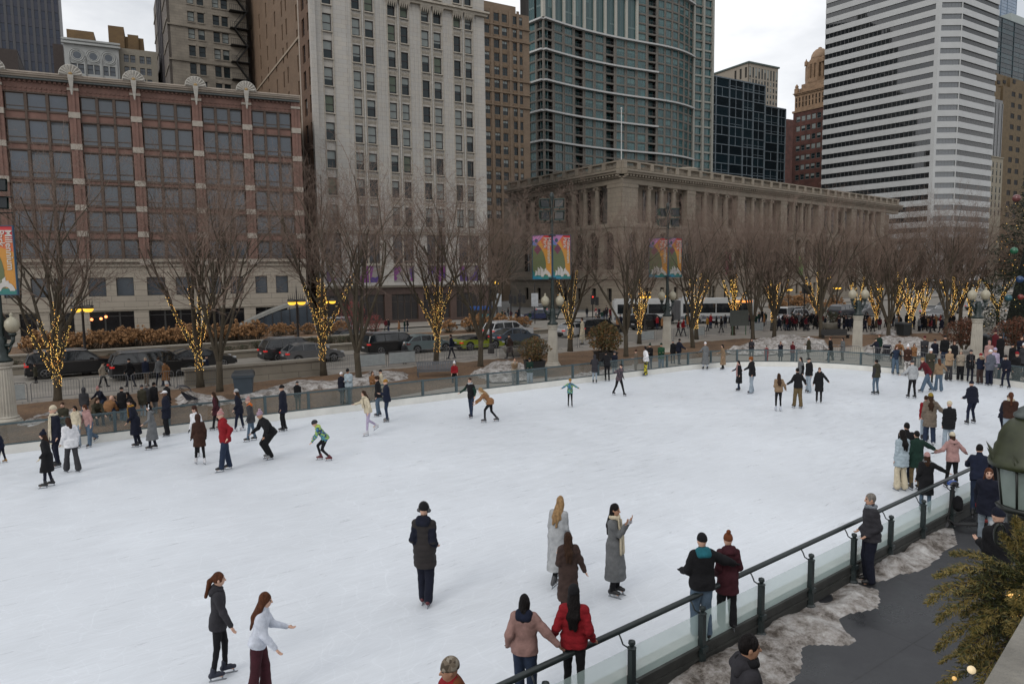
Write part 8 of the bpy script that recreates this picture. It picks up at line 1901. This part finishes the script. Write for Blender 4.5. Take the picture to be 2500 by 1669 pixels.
for i, (x, fy, hy, fc_, lab, tp, hm, tr, ht_, ps) in enumerate((
 (89, 935, 888, 190, 'pedestrian in a dark green parka with a drink behind the left barriers', 'olv', .6, 'blk', None, 'hug'), (253, 945, 882, 20, 'pedestrian with a beige backpack and dark hair behind the barriers', 'bge', .8, 'blk', None, 'walk'),
 (320, 944, 874, 170, 'pedestrian in black walking past the long black SUV', 'blk', .8, 'dnv', 'blk', 'walk'), (358, 943, 871, 80, 'pedestrian in a navy jacket and beige cap with a white bag', 'nvy', .8, 'tpe', ('cap', 'bge'), 'stand'),
 (391, 942, 871, 150, 'pedestrian in a grey jacket beside the camel coat', 'gry', .8, 'nvy', None, 'walk'), (406, 943, 880, 160, 'pedestrian in a long camel coat walking', 'cam', .45, 'djn', None, 'walk'),
 (508, 925, 867, 200, 'pedestrian in a dark blue cap and jacket behind the limestone wall', 'nvy', .8, 'nvy', ('cap', 'nvy'), 'stand'), (1103, 876, 816, 185, 'pedestrian in navy crossing before the lime sports car', 'nvy', .8, 'dnv', None, 'walk'),
 (988, 888, 834, 100, 'pedestrian in a white beanie walking before the black truck', 'dgy', .5, 'blk', 'wht', 'stand'), (1245, 876, 815, 160, 'pedestrian with pale scarf and orange bag by the bowl planter', 'cof', .5, 'blk', ('cap', 'blk'), 'walk'),
 (1422, 840, 776, 190, 'pedestrian in a long cream coat by the barriers left of the big shrub', 'crm', .3, 'crm', None, 'stand'), (1656, 820, 781, 350, 'pedestrian in dark red behind the far barriers', 'mar', .8, 'blk', None, 'walk'),
 (1668, 820, 777, 340, 'pedestrian in a bright pink jacket behind the far barriers', 'red', .8, 'dnv', None, 'walk'), (1761, 812, 771, 180, 'pedestrian in dark clothes between the lit trees', 'blk', .7, 'blk', None, 'walk'), (1727, 808, 772, 200, 'pedestrian in an olive yellow jacket by the far barriers', 'mus', .8, 'blk', None, 'walk'))):
    SB(x, fy, hy, fc_, lab, tp, hm, tr, hat=ht_, hair='blk' if i % 2 else 'brn', pose=ps, bulk=2)
for i, (x, fy, hy, fc_, lab, tp, hm, tr, ht_, hs_, ps) in enumerate((
 (1834, 882, 825, 260, 'bystander in dark grey holding a phone behind the round end', 'chr', .8, 'dgy', None, 'long', 'hug'), (1871, 882, 843, 260, 'small child in a pinkish red snowsuit behind the glass', 'red', .6, 'red', 'nvy', 'none', 'stand'),
 (1905, 884, 833, 260, 'bystander in navy and blue scarf holding a phone', 'dnv', .5, 'dnv', None, 'mid', 'phone'), (1934, 884, 833, 40, 'bystander in a maroon puffer facing away', 'mar', .8, 'djn', 'mar', 'none', 'hug'),
 (1974, 877, 821, 180, 'bystander in a white beanie and olive coat beyond the round end', 'olv', .55, 'cof', 'wht', 'none', 'hug'), (2027, 880, 822, 180, 'bystander in a long black coat left of the globe lamp column', 'blk', .4, 'blk', None, 'short', 'walk'),
 (2057, 880, 824, 190, 'bystander in a grey jacket left of the globe lamp column', 'gry', .7, 'cof', None, 'mid', 'hug'), (2141, 882, 826, 100, 'bystander in a navy jacket and green cap leaning on the barrier', 'dnv', .8, 'dnv', ('cap', 'dgn'), 'none', 'lean'),
 (2146, 876, 815, 200, 'bystander in dark green behind the navy jacket', 'dgn', .8, 'blk', None, 'short', 'stand'), (2192, 890, 830, 250, 'bystander with tan coat bent behind the dungarees', 'cam', .6, 'cof', None, 'short', 'bend'),
 (2230, 895, 838, 250, 'bystander in a camel jacket behind the white beanie', 'cam', .7, 'cof', None, 'mid', 'hug'), (2255, 892, 819, 240, 'bystander in grey vest and maroon beanie holding a cup', 'dgy', .8, 'dnv', 'mar', 'none', 'hug'),
 (2280, 894, 827, 260, 'bystander in a navy hooded jacket behind the barrier', 'dnv', .75, 'dnv', 'dnv', 'none', 'stand'), (2304, 895, 817, 250, 'bystander in a black fleece and black beanie with jeans', 'blk', .84, 'djn', 'blk', 'none', 'stand'),
 (2327, 900, 832, 250, 'bystander in black with a white bag behind the fur jacket', 'blk', .7, 'blk', None, 'long', 'stand'), (2425, 935, 847, 260, 'bystander in a pale grey hooded jacket behind the plaid shirt', 'lav', .8, 'gry', 'lav', 'none', 'stand'),
 (2412, 905, 830, 250, 'child in a pale pink jacket with a fluffy pink hat', 'pnk', .7, 'pnk', 'pnk', 'none', 'stand'), (2440, 890, 815, 90, 'bystander in a long black puffer coat from behind', 'blk', .45, 'djn', 'blk', 'none', 'stand'),
 (2428, 878, 805, 100, 'bystander in a maroon coat behind the black puffer', 'mar', .7, 'blk', 'plm', 'none', 'stand'), (2478, 945, 857, 270, 'bystander in a red beanie seated in black at the right', 'blk', .6, 'blk', 'red', 'none', 'stand'),
 (2490, 895, 820, 250, 'bystander in black and blue jeans at the right picture edge', 'dnv', .8, 'jen', None, 'mid', 'hug'), (2470, 905, 838, 200, 'bystander all in black near the rust shrub', 'blk', .6, 'blk', 'blk', 'none', 'stand'), (2497, 920, 836, 200, 'bystander in a white beanie cut by the right edge', 'dgy', .7, 'blk', 'wht', 'none', 'stand'))):
    SB(x, fy, hy, fc_, lab, tp, hm, tr, hat=ht_, hair=('blk', 'brn', 'aub')[i % 3], hs=hs_, pose=ps, bulk=2, slim=(0, 1)[i % 2])
# --- distant crowd: twelve modelled figures repeated with other clothes
protos = []
for i, (tp, hm, tr, ht_, hs_, ps) in enumerate((('blk', .8, 'djn', None, 'short', 'stand'), ('dnv', .55, 'blk', 'blk', 'none', 'walk'), ('mar', .8, 'dgy', None, 'long', 'walk'), ('gry', .7, 'blk', 'wht', 'none', 'hug'), ('cam', .5, 'blk', None, 'mid', 'stand'), ('red', .8, 'djn', 'dgy', 'none', 'hug'), ('blk', .45, 'blk', None, 'mid', 'walk'), ('dgn', .8, 'jen', ('cap', 'blk'), 'none', 'stand'))):
    lab = ['distant person in black jacket in the crowd behind the barriers', 'distant person in a dark navy coat in the crowd', 'distant person in maroon in the crowd behind the barriers', 'distant person in grey with a white beanie in the crowd', 'distant person in a camel coat in the crowd', 'distant person in red in the crowd behind the barriers', 'distant person in a long black coat in the crowd', 'distant person in dark green with a cap in the crowd'][i]
    r, _ = SB(1450+i*12, 815, 775, 100+i*40, lab, tp, hm, tr, hat=ht_, hair=('blk', 'brn')[i % 2], hs=hs_, pose=ps, bulk=2, grp='distant crowd: '+lab.split(' in ', 1)[1], height=1.72, lod=.032); protos.append(r)
rn = random.Random(77); used = []
def crowd(n, x0, x1, y0, y1, wts):
    for _ in range(n):
        px_, py_ = rn.uniform(x0, x1), rn.uniform(y0, y1); g = G(px_, py_); k = rn.choices(range(8), wts)[0]
        o = dup(protos[k]); s_ = protos[k].scale[0]*rn.uniform(.9, 1.06); o.scale = (s_,)*3; o.location = (g[0], g[1], protos[k].location[2]); o.rotation_euler = (0, 0, rn.uniform(0, 6.28))
crowd(22, 1440, 1620, 783, 806, (4, 3, 3, 2, 1, 2, 2, 1)); crowd(14, 1400, 1520, 770, 782, (3, 3, 1, 1, 1, 1, 2, 1)); crowd(12, 1640, 1880, 790, 806, (4, 3, 1, 2, 2, 1, 3, 1))
crowd(30, 1890, 2020, 796, 808, (4, 4, 2, 2, 1, 2, 3, 1)); crowd(20, 1850, 2010, 785, 796, (4, 3, 1, 2, 1, 1, 2, 1)); crowd(26, 2045, 2200, 796, 812, (4, 4, 2, 2, 2, 1, 3, 1)); crowd(24, 2200, 2345, 797, 815, (4, 4, 2, 1, 1, 1, 3, 1)); crowd(10, 2380, 2500, 800, 830, (4, 4, 2, 1, 1, 1, 3, 1)); crowd(10, 1215, 1330, 772, 790, (4, 4, 1, 1, 1, 0, 2, 1)); crowd(6, 840, 1010, 806, 812, (4, 3, 1, 1, 1, 0, 2, 1))
for i, r in enumerate(protos): g = G(1460+i*55, 802); r.location = (g[0], g[1], r.location[2])
# ------------------------------------------------------------------ foreground at the right: lantern, conifer, terrace wall, scooter; festive tree
OLG = mat('lantern_olive', (.035, .042, .016), .5, var=.3, vs=6); OLD = mat('lantern_dark', (.014, .018, .014), .45, var=.3, vs=6); PAT_ = mat('lantern_patina', (.085, .10, .095), .6, var=.3, vs=8)
LGL = mat('lantern_glass', (.30, .37, .34), .25, var=.15, vs=3, alpha=.72)
Y0 = 8.3
def zy(y, Y=Y0, x=2495): r = ray(x, y); return (CP+r*(Y/r[1]))[2]
px0 = (lambda r: (CP+r*(Y0/r[1])))(ray(2496, 1100)); K = FPX/Y0
t = thing('lantern_lamp', 'big green iron lantern with frosted glass at the right edge', 'lamp post', (px0[0]+.08, px0[1], 0), R(12)); t.scale = (.88, .88, 1)
def oct_(b, r0, z0, r1, z1, n=8, mi=0, off=PI/8): b.add([(r*math.cos(off+2*PI*k/n), r*math.sin(off+2*PI*k/n), z) for r, z in ((r0, z0), (r1, z1)) for k in range(n)], [(k, (k+1) % n, n+(k+1) % n, n+k) for k in range(n)], mi)
zb_, zt_, zd = zy(1232), zy(1128), zy(1092)
b = MB(); b.lathe([(.46, zt_-.05), (.47, zt_), (.455, zt_+.04), (.43, zt_+.08), (.41, zt_+.11), (.40, zt_+.19), (.37, zt_+.23), (.355, zt_+.33), (.31, zt_+.42), (.24, zt_+.50), (.17, zt_+.54)], 24)
for k in range(8): a = PI/8+PI/4*k; b.add([(.455*math.cos(a), .455*math.sin(a), zt_), (.38*math.cos(a+.16), .38*math.sin(a+.16), zt_), (.38*math.cos(a-.16), .38*math.sin(a-.16), zt_), (.53*math.cos(a), .53*math.sin(a), zt_+.18)], [(0, 1, 3), (0, 3, 2), (1, 2, 3)])
b.build('roof', OLG, t, True)
b = MB(); zc = zt_+.54; b.lathe([(.17, zc), (.20, zc+.02), (.20, zc+.05), (.155, zc+.08), (.15, zc+.11), (.08, zc+.15), (.05, zc+.2), (.03, zc+.22), (.05, zc+.27), (.03, zc+.33), (0, zc+.36)], 18); b.build('finial', PAT_, t, True)
b = MB(); oct_(b, .30, zb_, .37, zt_-.05); b.build('glass', LGL, t)
b = MB()
for k in range(8): a = PI/8+PI/4*k; b.tube([(.30*math.cos(a), .30*math.sin(a), zb_), (.375*math.cos(a), .375*math.sin(a), zt_-.05)], .017, 5)
b.lathe([(.33, zb_-.07), (.36, zb_-.02), (.33, zb_), (.30, zb_)], 8); b.lathe([(.10, zb_-.33), (.20, zb_-.25), (.22, zb_-.14), (.30, zb_-.07)], 16)
for k in range(4):
    a = PI/4+PI/2*k; c_ = (.28*math.cos(a), .28*math.sin(a), zb_-.42); ts = np.linspace(0, 2*PI, 17)
    b.tube([(c_[0]*(1+.5*math.sin(q)*.4) , c_[1]*(1+.5*math.sin(q)*.4), c_[2]+.13*math.cos(q)) for q in ts], .022, 6)
b.lathe([(.10, zb_-.33), (.07, zb_-.6), (.085, zb_-.75), (.06, zb_-.8), (.06, 1.2), (.10, 1.1), (.12, .5), (.2, .3), (.22, GZ)], 14); b.build('post', OLD, t, True)
# round medallion on the post
g = MB(); c_ = (-.20, -.16, zb_-.30)
for r_, rr in ((.135, .022), (.095, .012)): g.tube([(c_[0]+r_*math.cos(q), c_[1], c_[2]+r_*math.sin(q)) for q in np.linspace(0, 2*PI, 25)], rr, 6, 0, False)
g.prism([(c_[0]+.13*math.cos(q), c_[2]+.13*math.sin(q)) for q in np.linspace(0, 2*PI, 24, endpoint=False)], 0, .02)
for k in range(len(g.v)-48, len(g.v)): x, y, z = g.v[k]; g.v[k] = (x, c_[1]+z, y)
g.tube([(c_[0]-.05, c_[1]-.02, c_[2]+.05), (c_[0]-.06, c_[1]-.02, c_[2]-.03), (c_[0], c_[1]-.02, c_[2]-.06), (c_[0]+.06, c_[1]-.02, c_[2]-.02), (c_[0]+.04, c_[1]-.02, c_[2]+.06)], .014, 5); g.tube([(c_[0]+.02, c_[1], c_[2]-.13), (.0, .0, c_[2]-.5)], .035, 6); g.build('medallion', OLD, t)
# conifer in front of the terrace: feathery sprays
NEED = [mat('cedar_green', (.075, .082, .022), .7, var=.35, vs=6), mat('cedar_yellow', (.22, .165, .042), .7, var=.3, vs=6), mat('cedar_dark', (.022, .028, .010), .8, var=.3)]
Yc = 3.9; pc_ = (lambda r: (CP+r*(Yc/r[1])))(ray(2520, 1500)); t = thing('conifer', 'feathery olive conifer in front of the terrace wall', 'tree', (pc_[0], pc_[1], 0))
rn = random.Random(4); fb_ = MB(); br = MB(); ztop_ = zy(1395, Yc, 2480)
def spray(p, d, L_, droop, w_):
    n = 16; pts = [Vector(p)]; d = Vector(d).normalized()
    for i in range(n): d = (d+Vector((0, 0, -droop/n))+Vector((rn.gauss(0, .02), rn.gauss(0, .02), rn.gauss(0, .02)))).normalized(); pts.append(pts[-1]+d*L_/n)
    br.tube(pts, [.007*(1-i/n)+.0015 for i in range(n+1)], 4, 0, False)
    sd = d.cross(Vector((0, 0, 1))).normalized()
    for i in range(1, n+1):
        q = pts[i]; dd = (pts[i]-pts[i-1]).normalized(); t_ = i/n; ln = w_*math.sin(PI*min(1, .12+t_*.86))**.7
        for sg in (-1, 1):
            for j in range(2):
                q2 = q+dd*(j*L_/n*.5); v = (sd*sg*.8+dd*.9+Vector((0, 0, rn.uniform(-.15, .25)))).normalized(); m_ = 10
                for k in range(m_):
                    c = q2+v*ln*(k+.5)/m_-Vector((0, 0, .10*ln*(k/m_)**2)); s_ = .015*(1.2-k/m_*.6)
                    e = (v+Vector((rn.gauss(0, .5), rn.gauss(0, .5), rn.gauss(0, .5)))).normalized()*s_*1.6; h_ = e.cross(Vector((rn.gauss(0, 1), rn.gauss(0, 1), 1))).normalized()*s_*.28
                    fb_.add([tuple(c-e), tuple(c+h_), tuple(c+e), tuple(c-h_)], [(0, 1, 2, 3)], 1 if (t_ > .55 and rn.random() < .6) or rn.random() < .18 else (2 if rn.random() < .25 else 0))
for i in range(34):
    f_ = rn.random(); z = ztop_-.02-1.15*f_; a = rn.uniform(1.7, 5.2) if i % 3 else rn.uniform(0, 6.28); L_ = .22+.34*f_**.6+rn.uniform(-.05, .08)
    spray((rn.gauss(0, .02), rn.gauss(0, .02), z), (math.cos(a), math.sin(a), rn.uniform(.5, 1.1) if f_ < .35 else rn.uniform(.1, .6)), L_*1.15, rn.uniform(1.1, 1.9), .115)
for a, el, L_ in ((3.25, .35, .62), (3.0, .12, .60), (2.5, 1.1, .45), (1.9, 2.6, .40), (3.3, 2.2, .42), (3.6, .0, .55), (3.9, -.2, .6), (3.3, .6, .7), (2.9, .9, .6)): spray((0, 0, ztop_-.12-.1*(el < .2)), (math.cos(a), math.sin(a)*.5, el), L_, 1.1 if el < 2 else .5, .115)
fb_.build('foliage', NEED, t); br.tube([(0, 0, ztop_), (0, 0, 2.4), (0.02, 0, GZ)], [.012, .03, .06], 7, 0); br.build('trunk', mat('cedar_bark', (.05, .03, .02), .9), t)
for i, (x, y, r_, em_, lab) in enumerate(((2372, 1634, .022, (1, .8, .5), 'small glowing bulb on the conifer near the bottom edge'), (2497, 1476, .10, (1, .55, .16), 'warm glowing ball ornament at the right picture edge'), (2330, 1655, .012, (1, .6, .2), 'tiny warm bulb low on the conifer'))):
    p = CP+ray(x, y)*((Yc+(.35 if i == 1 else -.25))/ray(x, y)[1]); o = MB().ball((0, 0, 0), r_, 14).build('bulb', mat('glow_%d' % i, em_, .4, var=.2, emit=em_, es=.8 if i == 1 else .35), None, True, tuple(p)); tag(o, lab, 'light')
# terrace wall by the camera
zw = 4.92; a = G(2402, 1669, zw); e = G(2500, 1502, zw); d = (e-a)/np.linalg.norm(e-a); nr = np.array([d[1], -d[0], 0]); A0, A1 = a-d*2.2, e+d*6
t = thing('terrace_wall', 'pale stone terrace parapet at the bottom right corner', 'wall')
w2 = lambda p, o, : (p[0]+nr[0]*o, p[1]+nr[1]*o)
MB().prism([w2(A0, 0), w2(A0, .42), w2(A1, .42), w2(A1, 0)], zw-.14, zw).build('coping', mat('terrace_stone', (.23, .215, .185), .8, var=.25, vs=5, bump=.35, bs=40), t); MB().prism([w2(A0, .05), w2(A0, .37), w2(A1, .37), w2(A1, .05)], GZ, zw-.14).build('wall', LIME, t)
# scooter, helmet and bag
g = G(2307, 1290); gs = thing('kick_scooter', 'black kick scooter parked against the railing', 'scooter', (g[0], g[1], GZ), -.15)
whm = MB().tube([(0, -.02, .12), (0, .02, .12)], .12, 16).tube([(0, -.022, .12), (0, .022, .12)], .02, 8); whm.build('wheel', TYRE, gs); MB().tube([(0, -.025, .12), (0, .025, .12)], .075, 12).build('rim', RIM, gs)
MB().tube([(.82, -.02, .11), (.82, .02, .11)], .11, 16).build('wheel', TYRE, gs)
MB().box(.16, .76, -.08, .08, .11, .15).build('deck', PLAST, gs); MB().tube([(0, 0, .12), (.06, 0, .3), (.16, 0, 1.12)], .022, 8).tube([(.16, -.24, 1.12), (.16, .24, 1.12)], .016, 6).tube([(.05, 0, .25), (.2, 0, .14)], .02, 6).build('stem', PLAST, gs)
MB().box(.76, .98, -.07, .07, .22, .25).build('mudguard', mat('red_plastic', (.25, .02, .015), .5), gs)
p = Vector((g[0]+.14, g[1], GZ+1.12)); h_ = thing('bicycle_helmet', 'blue and black vented helmet hung on the scooter handlebar', 'helmet', tuple(p)); f = Field((-.2, -.2, -.15), (.2, .2, .2), .012); f.ell((0, 0, 0), (.135, .11, .095), .01); f.clip((0, 0, -.02), (0, 0, -1)); 
for yy in (-.06, 0, .06): f.D = np.maximum(f.D, -Field((-.2, -.2, -.15), (.2, .2, .2), .012).cap((-.08, yy, .09), (.1, yy, .085), .016, .016, .005).D)
fmesh('shell', f, [mat('blue_shell', (.015, .06, .26), .25, var=0, coat=.5), mat('black_shell', (.01, .01, .012), .3)], h_, lambda c: (np.abs(c[:, 1]) > .065).astype(int))
p = (g[0]+.30, g[1]+.02, GZ+.62); h_ = thing('backpack', 'black backpack hanging from the scooter stem', 'backpack', p); f = Field((-.25, -.2, -.32), (.25, .2, .35), .018); f.ell((0, 0, 0), (.12, .10, .20), .02); f.cap((0, -.07, -.09), (0, -.07, .0), .07, .06, .03); f.wrinkle(.006, 4); fmesh('bag', f, [cm('blk')], h_)
# big festive evergreen at the right edge
gx = G(2618, 812); t = thing('festive_evergreen', 'tall dark evergreen with lights and coloured balls at the right edge', 'tree', (gx[0], gx[1], GZ)); ft_ = thing('string_lights', 'warm lights strung over the festive evergreen at the right edge', 'string lights', (gx[0], gx[1], GZ)); b = MB(); lb_ = MB(); rn = random.Random(9); Hh = 27.0
for i in range(760):
    z = Hh*(rn.random()**1.35); rr = 8.6*(1-z/Hh)**.85*rn.uniform(.72, 1.08); a = rn.uniform(PI*.55, PI*1.75); c = Vector((rr*math.cos(a), rr*math.sin(a), z+.8)); n_ = 24
    for k in range(n_):
        o = Vector((rn.gauss(0, .42), rn.gauss(0, .42), rn.gauss(0, .20))); q = c+o; q.z -= .25*o.length; s_ = rn.uniform(.06, .15); u_ = Vector((rn.gauss(0, 1), rn.gauss(0, 1), rn.gauss(0, .5))).normalized()*s_*1.6; v_ = u_.cross(Vector((rn.gauss(0, 1), rn.gauss(0, 1), 1))).normalized()*s_*.4
        b.add([tuple(q-u_), tuple(q+v_), tuple(q+u_), tuple(q-v_)], [(0, 1, 2, 3)], int(rn.random() < .3))
    for k in range(1 if i % 2 else 0): q = c+Vector((rn.gauss(0, .35), rn.gauss(0, .35), rn.gauss(0, .25)))-Vector((0, .3, 0)); s_ = rn.uniform(.018, .028); lb_.add([(q.x+s_, q.y, q.z), (q.x-s_, q.y, q.z), (q.x, q.y+s_, q.z), (q.x, q.y-s_, q.z), (q.x, q.y, q.z+s_), (q.x, q.y, q.z-s_)], [(0, 2, 4), (2, 1, 4), (1, 3, 4), (3, 0, 4), (2, 0, 5), (1, 2, 5), (3, 1, 5), (0, 3, 5)], int(rn.random() < .3))
b.build('foliage', [mat('spruce_green', (.016, .026, .014), .85, var=.35), mat('spruce_light', (.035, .045, .022), .85, var=.3)], t); b = MB().tube([(0, 0, 0), (0, 0, Hh*.95)], [.4, .05], 10); b.build('trunk', BARK, t)
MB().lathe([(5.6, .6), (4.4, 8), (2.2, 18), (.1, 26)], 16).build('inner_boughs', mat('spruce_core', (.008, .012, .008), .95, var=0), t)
lb_.build('bulbs', BULB, ft_)['kind'] = 'stuff'
for i, (x, y, r_, c, nm) in enumerate(((2482, 484, .34, (.16, .05, .05), 'pinkish red'), (2476, 612, .32, (.02, .14, .07), 'green'), (2490, 682, .32, (.02, .06, .16), 'blue'), (2462, 727, .30, (.02, .10, .13), 'teal'), (2492, 725, .26, (.2, .03, .02), 'orange red'))):
    r__ = ray(x, y); p = CP+r__*((gx[1]-7.2)/r__[1]); tag(MB().ball((0, 0, 0), r_, 14).build('ball_ornament', mat('ball_%d' % i, c, .25, var=.2, coat=.3), None, True, tuple(p)), nm+' ball ornament on the festive evergreen', 'ornament', 'ball ornaments on the festive evergreen')
